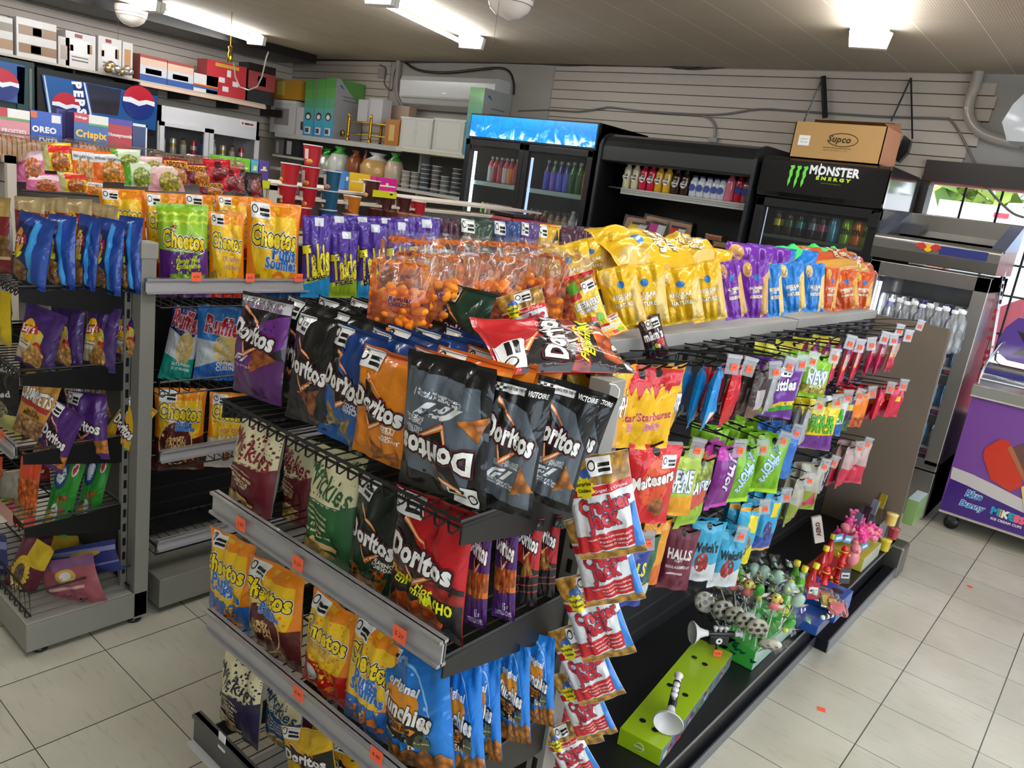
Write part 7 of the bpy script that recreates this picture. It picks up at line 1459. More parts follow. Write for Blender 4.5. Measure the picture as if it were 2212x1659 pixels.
for i, (a, b) in enumerate(((1908, 735), (1926, 738))): pegset(a, b, 0, 'p_sponge2', 3, -8, 'slim magenta marshmallow packet, %s magenta hook' % ORD[i], x=-.36, dx=.034)
pegset(1958, 730, 0, 'p_sponge', 3, 2, 'slim pink and purple packet on the hook nearest the end panel', x=-.33, dx=.034)
for i, (a, b) in enumerate(((1520, 800), (1548, 795), (1640, 800), (1685, 780), (1985, 715), (1940, 725))): hook(a, b-8, 0, -.40, tag_=i > 3)
# second row
pegset(1430, 968, 1, 'p_malt', 1, 32, 'large red malt ball bag facing out below the fruit chews', x=-.33, tag_=False, seed=2)
pegset(1405, 962, 1, 'p_malt', 2, 30, 'red malt ball bag hanging behind the front one', x=-.38, tag_=False)
pegset(1448, 985, 1, 'p_iss', 3, -8, 'silver and black candy bag edge-on beside the red malt ball bag', x=-.37)
pegset(1502, 975, 1, 'p_creme', 2, 50, 'green-blue cream candy bag facing out', x=-.37)
pegset(1545, 1000, 1, 'p_creme2', 3, 8, 'green and red cream candy bag seen at an angle', x=-.36, tag_=False)
pegset(1592, 975, 1, 'p_jrU', 3, 8, 'purple hard candy bag with magenta edge', x=-.36)
pegset(1640, 972, 1, 'p_jrG', 2, 20, 'green hard candy bag edge-on behind its neighbour', x=-.37)
pegset(1690, 955, 1, 'p_jrG', 3, 38, 'green hard candy bag facing out', x=-.36)
pegset(1718, 938, 1, 'p_blubag', 3, 25, 'blue candy bag right of the green hard candy', x=-.38)
for i, (a, b) in enumerate(((1560, 935), (1610, 930), (1650, 925))): pegset(a, b, 1, 'p_green', 2, 42, 'green and yellow candy bag deep on the second row, hook %s' % ORD[i], x=-.50, tag_=False)
pegset(1768, 880, 1, 'p_silver', 3, -10, 'silver-backed bag edge-on left of the yellow sour bags', x=-.37, tilt=4)
pegset(1802, 872, 1, 'p_spk', 3, 50, 'yellow and purple sour candy bag facing out', x=-.35)
pegset(1826, 862, 1, 'p_spk2', 2, 45, 'white and blue sour candy bag facing out', x=-.36)
pegset(1855, 858, 1, 'p_mik', 3, 22, 'dark purple fruit candy bag on the second hook row', x=-.36)
pegset(1878, 852, 1, 'p_orgs', 3, 24, 'orange peach candy bag on the second hook row', x=-.36)
pegset(1920, 842, 1, 'p_sw', 5, 10, 'crimson chewy candy bag fanned out by the end panel', x=-.33, dx=.035, spread=9, tilt=-8)
pegset(1948, 836, 1, 'p_sw', 2, 20, 'crimson chewy candy bag nearest the end panel', x=-.31, dx=.035, tilt=-12)
for i, (a, b) in enumerate(((1800, 838), (1830, 830), (1860, 824))): pegset(a, b, 1, 'p_mik', 2, 35, 'dark fruit candy bag deep on the second row, hook %s' % ORD[i], x=-.52, tag_=False)
# third row
pegset(1390, 1175, 2, 'p_bals', 2, 35, 'dark blue sour ball candy bag behind the popcorn strip', x=-.36)
pegset(1422, 1168, 2, 'p_icegrn', 3, 15, 'dark green mint bag edge-on', x=-.38, tag_=False)
pegset(1450, 1130, 2, 'p_orgc', 2, 20, 'orange cough drop bag behind the mint bag', x=-.40, tag_=False)
pegset(1505, 1155, 2, 'p_halls', 2, 52, 'maroon cough drop bag facing out', x=-.40, tag_=False)
pegset(1560, 1140, 2, 'p_wools', 2, 40, 'blue fruit snack bag left of its pair', x=-.38, tag_=False)
pegset(1598, 1160, 2, 'p_wools', 2, 38, 'blue and white fruit snack bag with a wide ticket', x=-.36, seed=2)
pegset(1645, 1100, 2, 'p_pine', 3, 26, 'blue and yellow tropical drink pouch bag', x=-.36)
pegset(1692, 1075, 2, 'p_berry', 3, 20, 'blue berry drink pouch bag', x=-.36)
for i, (a, b) in enumerate(((1690, 1035), (1720, 1030))): pegset(a, b, 2, 'p_berry', 2, 35, 'light blue pouch deep on the third row, hook %s' % ORD[i], x=-.48, tag_=False)
pegset(1745, 1040, 2, 'p_wat', 3, -4, 'green and grey melon candy bag edge-on', x=-.36)
pegset(1778, 1010, 2, 'p_wat', 2, 40, 'green and pink melon slice candy bag facing out', x=-.35)
pegset(1800, 1002, 2, 'p_silver', 2, 5, 'silver bag edge-on by the melon candy', x=-.38)
pegset(1852, 970, 2, 'p_kee', 2, 2, 'pink and grey gummy bear bag, left of the pair', x=-.36)
pegset(1872, 962, 2, 'p_kee', 2, 36, 'pink and grey gummy bear bag, right of the pair', x=-.34, seed=2)

# ================================================================== ON THE BASE DECK
def crate(x0, x1, y0, y1, z0, z1, col, name, label, holes=(), side=None, extra=None):
    t = empty(name, ((x0+x1)/2, (y0+y1)/2, z0), 0, label, 'display box'); g = G(); g.box((x0, y0, z0), (x1, y1, z1), {'*': H(col), '+x': side or H(col)})
    for (hx, hy, r) in holes: g.add([(x0+(x1-x0)*hx+r*math.cos(q*PI/9), y0+(y1-y0)*hy+r*math.sin(q*PI/9), z1+.0008) for q in range(18)], [tuple(range(18))], H('0a120c'))
    if extra: extra(g)
    o = g.build('box_body', t, CARDG, bevel=.002); o.matrix_parent_inverse = Matrix.Translation(-t.location); return t
gx0, gx1, gy0, gy1 = -.471, -.348, -2.31, -1.71
def art(g):
    rg = random.Random(4)
    for i in range(60):
        y = rg.uniform(gy0+.02, gy1-.02); z = rg.uniform(.158, .19); s = rg.uniform(.006, .014); c = rg.choice(['b84850', '3a7ab0', 'c88a30', '5a9a48', '7c5aa0', '403c44', 'd8d0c0'])
        g.box((gx1, y-s, z-s*.6), (gx1+.0012, y+s, z+s*.6), H(c))
    g.prism([(.013*math.cos(q*PI/9), .013*math.sin(q*PI/9)) for q in range(18)], ((gx0+gx1)/2, gy0-.0006, .175), (1, 0, 0), (0, 0, 1), -.0006, H('dfe8c8')).prism([(.0115*math.cos(q*PI/9), .0115*math.sin(q*PI/9)) for q in range(18)], ((gx0+gx1)/2, gy0-.0012, .175), (1, 0, 0), (0, 0, 1), -.0006, H('8cae28')).text('EUROPEAN', ((gx0+gx1)/2, gy0-.002, .175), (1, 0, 0), (0, 0, 1), .03, H('e8f0d8'), bold=.06)
hol = [(.28, .12, .0095), (.62, .10, .0095), (.25, .47, .0095), (.68, .45, .0095), (.28, .80, .0095), (.60, .78, .0095)]
tb = crate(gx0, gx1, gy0, gy1, DZ+.001, .201, '9cbe18', 'trumpet_display_box', 'lime green display box with round holes holding toy trumpets', hol, H('6a8a98'), art); tb.rotation_euler = (0, 0, .12)
def trumpet(loc, mx, label):
    t = empty('toy_trumpet', loc, 0, label, 'toy trumpet', 'black and white toy trumpets'); t.matrix_world = Matrix.Translation(loc) @ mx
    # axis along +x: bell at -x
    wh = H('e8e6ea'); bk = H('141416'); RX = Matrix.Rotation(PI/2, 4, 'Y')
    G().lathe([(.032, -.085), (.033, -.083), (.026, -.075), (.015, -.062), (.0095, -.045), (.009, -.038), (.002, -.038), (.008, -.05), (.022, -.078), (.031, -.085)], (0, 0, 0), wh, n=28, mx=RX, cap=False).build('bell', t, PLAS)
    G().lathe([(.009, -.04), (.009, .045)], (0, 0, 0), bk, n=16, mx=RX).box((-.03, -.006, -.034), (.03, .006, -.006), bk).build('body', t, PLAS, bevel=.002)
    G().lathe([(.006, .045), (.008, .05), (.006, .06), (.011, .068), (.010, .07), (.001, .068)], (0, 0, 0), wh, n=16, mx=RX).build('mouthpiece', t, PLAS)
    for k in (-.016, 0, .016): G().lathe([(.005, .006), (.005, .016), (.0075, .017), (.0075, .022), (.0001, .023)], (k, 0, 0), wh, n=12).build('valve', t, PLAS)
    G().prism([(.010*math.cos(q*PI/8), .010*math.sin(q*PI/8)) for q in range(16)], (0, -.0065, -.021), (1, 0, 0), (0, 0, 1), -.0006, wh).prism([(.004*math.cos(q*PI/2.5), .004*math.sin(q*PI/2.5)) for q in range(5)], (0, -.0072, -.021), (1, 0, 0), (0, 0, 1), -.0004, bk).build('ball_badge', t, PAPER)
    G().lathe([(.004, -.055), (.004, -.034)], (0, 0, 0), H('1c3a20'), n=8).build('stem', t, PLAS); return t
trumpet(Vector((-.43, -1.735, .262)), Matrix.Rotation(.85, 4, 'Z') @ Matrix.Scale(1.12, 4), 'toy trumpet standing sideways at the far end of the lime box')
trumpet(Vector((-.372, -2.15, .258)), Matrix.Rotation(1.94, 4, 'Z') @ Matrix.Rotation(-.16, 4, 'Y') @ Matrix.Scale(1.25, 4), 'toy trumpet pointing its white bell forward in the lime box')
s = G(); sticker(s, (-.41, -1.77, .215), (.8, .6, 0), (0, 0, 1), .026, .024, '2.99'); tag(s.build('price_sticker', mats=PAPER), 'orange price ticket under the sideways toy trumpet', 'price ticket')
# green crate of lollies
lx0, lx1, ly0, ly1 = -.455, -.325, -1.665, -1.30
def art2(g):
    rg = random.Random(8)
    for i in range(14):
        x = rg.uniform(lx0+.01, lx1-.01); z = rg.uniform(.165, .215); g.prism([(0, 0), (.012, .004), (.02, .014), (.008, .012), (-.004, .016)], (x, ly0-.0006, z), (1, 0, 0), (0, 0, 1), -.0004, H('10503c'))
crate(lx0, lx1, ly0, ly1, DZ+.001, .222, '3aa83a', 'lolly_display_box', 'green cardboard lolly box beyond the lime trumpet box', (), H('a8c4b4'), art2)
def lolly(kind, loc, tilt, yaw, label, s=1.0):
    key = ('lolly', kind)
    if key not in _I:
        o = bpy.data.objects.new('wrapped_lolly', None); COL.objects.link(o)
        G().tube([(0, 0, 0), (0, 0, .09)], .0022, H('e8e8e0'), n=6).build('stick', o, PLAS)
        c = (0, 0, .115); g = G()
        if kind == 'ball':
            RX = Matrix.Translation(c) @ Matrix.Rotation(PI/2, 4, 'X')
            g.lathe([(.001, -.010), (.022, -.009), (.030, -.003), (.030, .003), (.022, .009), (.001, .010)], (0, 0, 0), H('dcd8c4'), n=24, mx=RX, cap=False)
            for k in range(6):
                a = k*PI/3; r_ = 0 if k == 0 else .02
                cx, cz = .020*math.cos(a), .022*math.sin(a)
                g.add([(cx+.0065*math.cos(q*2*PI/5), -.0098-.0006*(1) , .115+cz+.0065*math.sin(q*2*PI/5)) for q in range(5)], [tuple(range(5))], H('3a3a3c'))
            g.add([(.008*math.cos(q*2*PI/5), -.0108, .115+.008*math.sin(q*2*PI/5)) for q in range(5)], [tuple(range(5))], H('3a3a3c'))
        elif kind == 'duck':
            g.ball((0, 0, .135), .016, H('e6d468'), n=8, sc=(1, .6, 1)).ball((.012, -.004, .133), .008, H('e0b040'), n=6).ball((0, 0, .108), .018, H('e07070'), n=8, sc=(1.1, .6, .8)).ball((-.006, -.009, .142), .003, H('202020'), n=5)
        elif kind == 'rose':
            g.ball((0, 0, .14), .018, H('d86a70'), n=8, sc=(1, .7, .9)).ball((0, 0, .11), .017, H('e0cc7c'), n=8, sc=(1, .6, 1.1))
        elif kind == 'frog':
            g.ball((0, 0, .12), .016, H('4cae3c'), n=8, sc=(1, .6, 1.6)).ball((.0, -.006, .10), .01, H('c8d848'), n=6)
        else:
            g.ball((0, 0, .12), .02, H('a8c8b8'), n=6, sc=(1.1, .6, 1.3))
        g.build('candy', o, mat('sugar', rough=.35, coat=.6))
        w = G(); rg = random.Random(3)
        for k in range(26):
            a = rg.uniform(0, 2*PI); z = rg.uniform(.06, .18); q = rg.uniform(.02, .034)
            v = Vector((q*math.cos(a), q*math.sin(a)*.5, z)); d1 = Vector((rg.uniform(-1, 1), rg.uniform(-1, 1), rg.uniform(-1, 1))).normalized()*.018; d2 = d1.cross(Vector((rg.uniform(-1, 1), rg.uniform(-1, 1), 1))).normalized()*.014
            w.add([v-d1, v+d2, v+d1, v-d2*.8], [(0, 1, 2), (0, 2, 3)], H('ffffff'))
        w.build('cellophane', o, CLEAR); _I[key] = o
    else: o = copytree(_I[key])
    o.location = loc; o.rotation_euler = (tilt, 0, yaw); o.scale = (s, s, s); return tag(o, label, 'lolly', 'wrapped lollies in the green box')
def plant(kind, px, py, z, label, sc):
    h = at(px, py, 'z', z); root = Vector((max(-.43, min(-.34, h.x)), max(-1.63, min(-1.34, h.y)), .19)); d = (h-root).normalized()
    o = lolly(kind, (0, 0, 0), 0, 0, label); ex = Vector((.8, .6, 0)); o.matrix_world = frame(h-d*.115*sc, (ex-d*ex.dot(d)), d, sc, sc, sc)
for i, (px, py) in enumerate(((1522, 1300), (1562, 1318), (1588, 1330), (1612, 1342), (1636, 1356), (1664, 1392))): plant('ball', px, py, .30, 'white football lolly in clear wrap, %s from the left' % ORD[i], 1.15)
for i, (kd, px, py) in enumerate((('rose', 1552, 1256), ('duck', 1584, 1262), ('duck', 1616, 1275), ('frog', 1640, 1280), ('duck', 1674, 1305), ('frog', 1702, 1350), ('mint', 1650, 1240), ('mint', 1680, 1250), ('mint', 1705, 1275), ('mint', 1630, 1235), ('mint', 1722, 1300), ('frog', 1600, 1245))):
    plant(kd, px, py, .35, {'rose': 'pink and cream animal lolly', 'duck': 'yellow and pink animal lolly', 'frog': 'green animal lolly', 'mint': 'pale mint wrapped lolly'}[kd]+' in the rear row, %s along' % ORD[i], 1.1)
# blue crate
bx0, bx1, by0, by1 = -.47, -.272, -1.20, -.86
bz0 = DZ+.012
ho = [(.78, .68, .022), (.25, .72, .02), (.3, .28, .02), (.52, .5, .012)]
crate(-.43, -.235, -1.12, -.935, bz0, .235, '1c4aa0', 'candy_display_box', 'blue display box with round holes beyond the lollies', ho, H('2c5cb0'))
crate(-.42, -.25, -1.275, -1.125, bz0, .20, '1e4c9c', 'candy_display_tray', 'lower blue display tray in front of the taller blue box', [(.3, .6, .017)], H('28407a'))
for i, (dx, dy, c, ds) in enumerate(((.0, .05, 'e87078', 'left pink'), (.035, .01, 'e8d858', 'yellow'), (.075, -.03, 'e87078', 'right pink'))):
    t = empty('heart_candy', (-.30+dx*.9, -1.13+dy*.6, .242), 0, '%s heart marshmallow candy on the blue box corner' % ds, 'candy', 'heart candies')
    t.rotation_euler = (.5, .1, .6); hp = [(0, -.028), (.026, -.004), (.028, .012), (.016, .022), (0, .013), (-.016, .022), (-.028, .012), (-.026, -.004)]
    G().prism(hp, (0, 0, 0), (1, 0, 0), (0, 1, .2), .012, H(c)).build('heart', t, mat('marshmallow', rough=.6), bevel=.003); G().box((-.035, -.035, -.008), (.035, .032, .016), H('ffffff')).build('wrapper', t, CLEAR, bevel=.008)
p = Vector((-.26, -1.20, .205)); G_ = G()
for k in range(5): G_.ball((p.x+.004*k, p.y+.012*k, p.z+.004*(k % 2)), .010, H('e8e8e8' if k % 2 == 0 else '1a1a1a'), n=6)
tag(G_.build('bead_cord', mats=PLAS), 'black and white bead cord hanging over the blue tray', 'toy')
# sauce bottles
def sauce(c, cap):
    def f():
        o = G().lathe([(.0, 0), (.018, .0), (.02, .006), (.02, .05), (.017, .065), (.010, .085), (.009, .105)], (0, 0, 0), H(c), n=14, cap=False).build('sauce_candy_bottle', mats=DRINK)
        G().lathe([(.012, .103), (.012, .12), (.0001, .121)], (0, 0, 0), H(cap), n=14, cap=False).build('bottle_cap', o, PLAS); G().lathe([(.0204, .012), (.0204, .045)], (0, 0, 0), H('d8c830' if c != 'c81820' else 'c83030'), n=14, cap=False).build('label', o, PAPER); return o
    return f
sp = []
for i, (px, py, c, ds) in enumerate(((1720, 1205, 'g', 'green'), (1740, 1200, 'g', 'green'), (1736, 1175, 'g', 'green'), (1758, 1212, 'r', 'red'), (1775, 1215, 'r', 'red'), (1788, 1200, 'r', 'red'))):
    p = at(px, py, 'x', -.37-.02*(i % 3)); key = ('sauce', c); cc = '5cb81c' if c == 'g' else 'c81820'
    if key not in _I: _I[key] = sauce(cc, 'e8d81c')(); o = _I[key]
    else: o = copytree(_I[key])
    o.location = (p.x, p.y, .205); o.rotation_euler = (R.uniform(-.1, .1), R.uniform(-.1, .1), 0); o.scale = (1.05, 1.05, 1.12); tag(o, '%s sauce-shaped candy bottle with yellow cap, %s from the left' % (ds, ORD[i]), 'candy bottle', 'sauce-shaped candy bottles')

crate(-.46, -.335, -.84, -.58, bz0, .204, 'a82820', 'candy_display_box', 'red display tray under the sauce-shaped candy bottles', (), None)
for i, (px, py) in enumerate(((1783, 1245), (1812, 1235), (1822, 1200), (1790, 1275), (1806, 1262))):
    p = at(px, py, 'x', -.325); t = empty('hydrant_toy', (p.x, p.y, p.z-.03), .3*i, 'red and yellow toy candy dispenser, %s of five' % ORD[i], 'toy candy', 'red toy candy dispensers')
    G().lathe([(.016, 0), (.016, .004), (.011, .006), (.011, .05), (.014, .052), (.014, .058), (.009, .07), (.0001, .074)], (0, 0, 0), H('d81820'), n=14, cap=False).box((-.02, -.005, .03), (.02, .005, .04), H('d81820')).build('body', t, PLAS); G().ball((.021, 0, .035), .006, H('f0c818'), n=6).ball((-.021, 0, .035), .006, H('f0c818'), n=6).lathe([(.0145, .046), (.0145, .051)], (0, 0, 0), H('f0c818'), n=14).build('yellow_knob', t, PLAS)
# aero bar, hanging tags
p = at(1775, 1150, 'x', -.37); t = G(); 
M = frame((p.x, p.y, p.z-.04), (.7, .6, .35), (-.3, -.3, .9)); g = G().box((-.018, -.006, 0), (.018, .006, .11), H('d0c4bc'), mx=M).box((-.0185, -.0066, .02), (.0185, .0066, .09), H('c8bcb4'), mx=M)
g.text('AERO', M @ Vector((0, -.0072, .058)), M.to_3x3() @ Vector((0, 0, 1)), M.to_3x3() @ Vector((-1, 0, 0)), .06, H('5a2c1c'), bold=.07); tag(g.build('chocolate_bar', mats=CARDG), 'white and brown chocolate bar leaning behind the sauce bottles', 'chocolate bar')
# pink pigs: heap of squeezy toys in a box
crate(-.46, -.30, -.55, -.28, bz0, .225, 'c8c848', 'toy_display_box', 'yellow-green box holding the pink pig toys', (), H('b8c0b0'))
rg = random.Random(21)
for i in range(26):
    row = i // 7; px = 1800+rg.uniform(0, 115); py = 1112+rg.uniform(0, 62)
    y = -.54+.235*((i*5) % 26)/26+.01; x = -.445+.13*rg.random(); z = .26+.06*rg.random()
    key = ('pig', 0 if i % 4 else 1)
    if key not in _I:
        o = bpy.data.objects.new('pig_toy', None); COL.objects.link(o); c = H('f0409a' if key[1] == 0 else 'e88a98')
        G().ball((0, 0, 0), .022, c, n=8, sc=(1.2, .9, .9)).build('body', o, PLAS); G().ball((.022, 0, .012), .015, c, n=8).ball((.036, 0, .010), .007, H('f06aae'), n=6).build('head', o, PLAS)
        for s_ in (-1, 1): G().ball((.018, s_*.011, .03), .009, H('f070a8'), n=6, sc=(.4, .8, 1.2)).build('ear', o, PLAS)
        _I[key] = o
    else: o = copytree(_I[key])
    o.location = (x, y, z); o.rotation_euler = (rg.uniform(-1, 1), rg.uniform(-1, 1), rg.uniform(0, 6)); tag(o, 'small pink pig toy heaped in the yellow-green box', 'pig toy', 'pink pig toys')
for i, (px, py, r_) in enumerate(((1812, 1162, .2), (1832, 1165, -.2), (1868, 1180, .5))):
    p = at(px, py, 'x', -.30); M = frame(p, (.6, .8, r_), (0, -.2, 1)); g = G().box((-.018, -.001, -.016), (.018, .001, .016), H('5a90b0'), mx=M).box((-.012, -.0018, -.006), (.012, -.001, .006), H('d8e0e4'), mx=M); tag(g.build('toy_tag', mats=PAPER), 'blue card tag hanging among the pink pig toys, %s of three' % ORD[i], 'card tag')
for i, (px, py, c) in enumerate(((1757, 1275, 'a83040'), (1826, 1243, '4a5058'))):
    p = at(px, py, 'x', -.29); M = frame(p, (.75, .6, .1), (0, 0, 1)); g = G().box((-.02, -.001, -.035), (.02, .001, .03), H(c), mx=M).box((-.016, -.002, -.012), (.016, -.001, .012), H('e0dcd8'), mx=M).box((-.012, -.003, -.004), (.012, -.002, .003), H('3a3a3a'), mx=M); tag(g.build('barcode_card', mats=PAPER), ['red barcode card at the edge of the blue box', 'dark barcode card by the red toy dispensers'][i], 'card')
p = at(1845, 1195, 'x', -.32); t = empty('pig_toy', (p.x, p.y, p.z-.02), .8, 'large pale pink pig figure at the front of the toy box', 'pig toy'); G().ball((0, 0, 0), .03, H('e88a98'), n=9, sc=(.9, .8, 1.3)).build('body', t, PLAS); G().ball((0, -.004, .042), .022, H('e88a98'), n=8).ball((0, -.026, .04), .008, H('e8a0a8'), n=6).build('head', t, PLAS)
# upright wrapped bars and tubs at the end of the deck
for i, (px, py, c) in enumerate(((1850, 1110, '8088a8'), (1868, 1098, '3a2c30'), (1880, 1102, '8890a8'), (1897, 1090, 'b8a030'), (1908, 1115, '7c84a4'), (1916, 1095, '6a5048'), (1932, 1085, 'c0a838'), (1890, 1070, 'a89028'))):
    p = at(px, py+12, 'x', -.40); M = frame((p.x, p.y, .27), (.9, -.3, 0), (-.1, .25, 1)); tag(G().box((-.016, -.004, -.05), (.016, .004, .10), H(c), mx=M).build('candy_bar', mats=FOIL), 'upright foil candy bar at the far end of the deck, %s along' % ORD[i], 'candy bar', 'upright candy bars at the far end')
crate(-.47, -.33, -.26, -.02, bz0, .30, '3a3038', 'candy_display_box', 'dark tray of upright candy bars by the end panel', (), H('8a8c90'))
for i, (px, py, c, ds) in enumerate(((1926, 1120, 'e0c868', 'cream and gold'), (1930, 1150, 'a82c38', 'red'), (1912, 1175, 'd8c020', 'yellow'))):
    p = at(px, py, 'x', -.30); tag(G().lathe([(.022, 0), (.025, .045), (.027, .05), (.027, .056), (.0001, .057)], (p.x, min(p.y, -.03), p.z-.03), H(c), n=16, cap=False).build('candy_tub', mats=DRINK), '%s candy tub at the foot of the end panel' % ds, 'tub', 'candy tubs')
g = G(); g.box((-.31, .12, .22), (-.26, .32, .35), {'*': H('8cb06a'), 't': H('c8dce0')}); tag(g.build('flyer_box', mats=CARDG), 'pale green printed box beyond the end panel', 'box')
for i, (px, py) in enumerate(((1774, 1532), (1903, 1264), (2095, 1267))):
    p = at(px, py, 'z', .001); c = .35+i; g = G(); g.box((-.013, -.011, 0), (.013, .011, .001), H('ff5a38'), mx=Matrix.Translation((p.x, p.y, .0008)) @ Matrix.Rotation(c, 4, 'Z')); 
    if i != 1: tag(g.build('price_sticker', mats=PAPER), ['orange price sticker dropped on the floor by the trumpet box side', '', 'orange price sticker dropped on the floor near the freezer'][i], 'price sticker')
# ================================================================== LEFT END DISPLAY
LG = 'bags on the left end display'
def lb(key, q, label, y=-3.15, z=1.1, yaw=.2, lean=.05, seed=1, nm='chip_bag', **k):
    n = Vector((math.sin(yaw), -math.cos(yaw), lean)); return bagq(key, q, (-2.05, y, z), n, label, group=LG, seed=seed, name=nm, **k)
lb('dor_cinn', [(-34, 432), (30, 424), (28, 596), (-40, 580)], 'brown and maroon snack bag at the far left of the top shelf', y=-3.2)
for i, (q, y) in enumerate((([(52, 455), (124, 482), (98, 634), (22, 600)], -3.2), ([(108, 456), (170, 474), (164, 624), (100, 622)], -3.14), ([(160, 460), (209, 468), (206, 634), (156, 614)], -3.09), ([(208, 465), (271, 480), (258, 640), (204, 628)], -3.03), ([(258, 462), (314, 474), (303, 634), (254, 630)], -2.98))):
    lb('lay_blue', q, 'blue salty potato chip bag, %s from the left in the top row' % ORD[i], y=y, seed=1+i % 3, yaw=.35)
for i, (q, y) in enumerate((([(28, 420), (100, 430), (100, 560), (38, 560)], -3.1), ([(95, 430), (160, 425), (160, 560), (100, 560)], -3.03), ([(135, 428), (205, 432), (205, 560), (140, 560)], -2.98), ([(190, 432), (255, 450), (250, 560), (195, 560)], -2.95))):
    lb('lay_gold', q, 'tan and maroon potato chip bag behind the blue row, %s from the left' % ORD[i], y=y, seed=2+i % 2, yaw=.5)
lb('lay_yellow', [(-45, 620), (28, 635), (26, 745), (-40, 740)], 'yellow potato chip bag at the left edge of the second row', z=.87)
for i, (q, y) in enumerate((([(18, 645), (100, 668), (114, 822), (28, 770)], -3.18), ([(92, 654), (182, 660), (170, 804), (112, 780)], -3.1), ([(168, 652), (256, 662), (240, 812), (184, 785)], -3.03), ([(232, 660), (312, 672), (320, 784), (244, 770)], -2.97))):
    lb('lay_purple', q, 'dark purple all dressed potato chip bag, %s in the second row' % ORD[i], y=y, z=.87, seed=1+i % 3, yaw=.5)
lb('pretz', [(-60, 790), (52, 812), (45, 950), (-50, 930)], 'black and cream pretzel bag at the left edge of the third row', z=.64)
lb('ringolos', [(54, 802), (150, 832), (92, 965), (36, 925)], 'golden barbecue ring snack bag tilted in the third row', z=.64, yaw=.5)
lb('dor_yelfar', [(228, 815), (314, 868), (250, 992), (222, 955)], 'yellow tortilla bag tipped to the right in the third row', y=-2.98, z=.64, yaw=.6)
lb('ringolos', [(140, 820), (235, 812), (240, 900), (150, 910)], 'golden ring snack bag deep in the third row', y=-2.96, z=.66, yaw=.4, seed=2)
lb('dor_sweet', [(162, 846), (262, 858), (230, 992), (158, 985)], 'purple and orange tortilla bag slumped in the third row, right one', y=-3.05, z=.64, yaw=.5)
lb('dor_sweet', [(112, 858), (186, 900), (130, 1028), (68, 985)], 'purple and orange tortilla bag slumped in the third row, left one', y=-3.15, z=.64, yaw=.5, seed=2)
lb('hawk_red', [(-40, 990), (30, 1000), (10, 1070), (-50, 1060)], 'orange snack bag at the left edge of the fourth row', z=.42)
lb('p_wat', [(18, 1040), (80, 1030), (60, 1120), (0, 1110)], 'green and white snack pouch in the fourth row', z=.42, nm='snack_pouch')
lb('dor_redblk', [(60, 1000), (130, 1010), (110, 1060), (50, 1050)], 'dark snack bag behind the pouches in the fourth row', z=.46, y=-3.0)
lb('hawk_red', [(122, 1030), (172, 1034), (72, 1156), (30, 1130)], 'red and orange corn snack bag lying slanted in the fourth row', z=.42, y=-3.12, yaw=.5)
lb('hawk_green', [(168, 1018), (248, 1034), (132, 1168), (100, 1132)], 'green party mix bag slanted in the fourth row, left of the pair', z=.42, y=-3.08, yaw=.5)
lb('hawk_green', [(238, 1014), (308, 1034), (198, 1148), (168, 1126)], 'green party mix bag slanted in the fourth row, right of the pair', z=.42, y=-3.0, yaw=.5, seed=2)
lb('blue_snack', [(-50, 1150), (48, 1175), (20, 1260), (-60, 1240)], 'blue sunflower seed bag at the left edge of the wire basket', z=.15)
lb('sun_maroon', [(62, 1162), (138, 1192), (62, 1314), (8, 1258)], 'maroon sunflower seed bag leaning in the wire basket', z=.15, y=-3.14, yaw=.5)
lb('sun_maroon', [(120, 1168), (212, 1168), (200, 1300), (100, 1300)], 'maroon and yellow seed bag at the back of the wire basket', z=.15, y=-3.0, yaw=.3, seed=2)
lb('blue_snack', [(150, 1212), (292, 1186), (284, 1228), (88, 1262)], 'blue and grey snack bag lying flat in the wire basket', z=.2, y=-3.06, yaw=.5, seed=2)
lb('pink_snack', [(150, 1246), (290, 1216), (226, 1302), (114, 1314)], 'dusty pink snack bag lying at the front of the wire basket', z=.18, y=-3.12, yaw=.5)

# ================================================================== LEFT GONDOLA
SG_ = 'bags on the left gondola'
def sb2(key, q, label, x=-1.95, z=1.07, yaw=.45, seed=1, cat='chip bag', group=SG_, lean=.05, nm='chip_bag', **k):
    n = Vector((math.cos(yaw), -math.sin(yaw), lean)); return bagq(key, q, (x, -2.5, z), n, label, group=group, seed=seed, name=nm, cat=cat, **k)
sb2('che_small', [(214, 405), (322, 412), (318, 560), (225, 560)], 'orange crunchy cheese snack bag, leftmost above the upright', x=-2.1)
sb2('che_small', [(312, 414), (400, 420), (400, 600), (320, 600)], 'orange cheese snack bag half behind the green and purple bag', x=-2.08, seed=2)
sb2('che_pickle', [(353, 438), (470, 446), (452, 642), (346, 642)], 'green and purple dill pickle cheese snack bag', x=-1.94)
sb2('che_small', [(455, 456), (536, 462), (528, 644), (450, 642)], 'orange and red crunchy cheese snack bag beside the pickle one', seed=3)
sb2('che_small', [(462, 420), (545, 426), (548, 560), (470, 560)], 'orange cheese snack bag rising behind the crunchy one', x=-2.1, seed=2)
sb2('che_puffM', [(530, 430), (655, 446), (642, 644), (530, 644)], 'orange puffed cheese snack bag, the largest on the top shelf')
for i in range(3): sb2('che_puffM', [(395+i*55, 418+i*3), (500+i*45, 424+i*3), (500+i*45, 560), (400+i*50, 560)], 'orange cheese snack bag in the rear row, %s from the left' % ORD[i], x=-2.15, seed=2+i % 2)
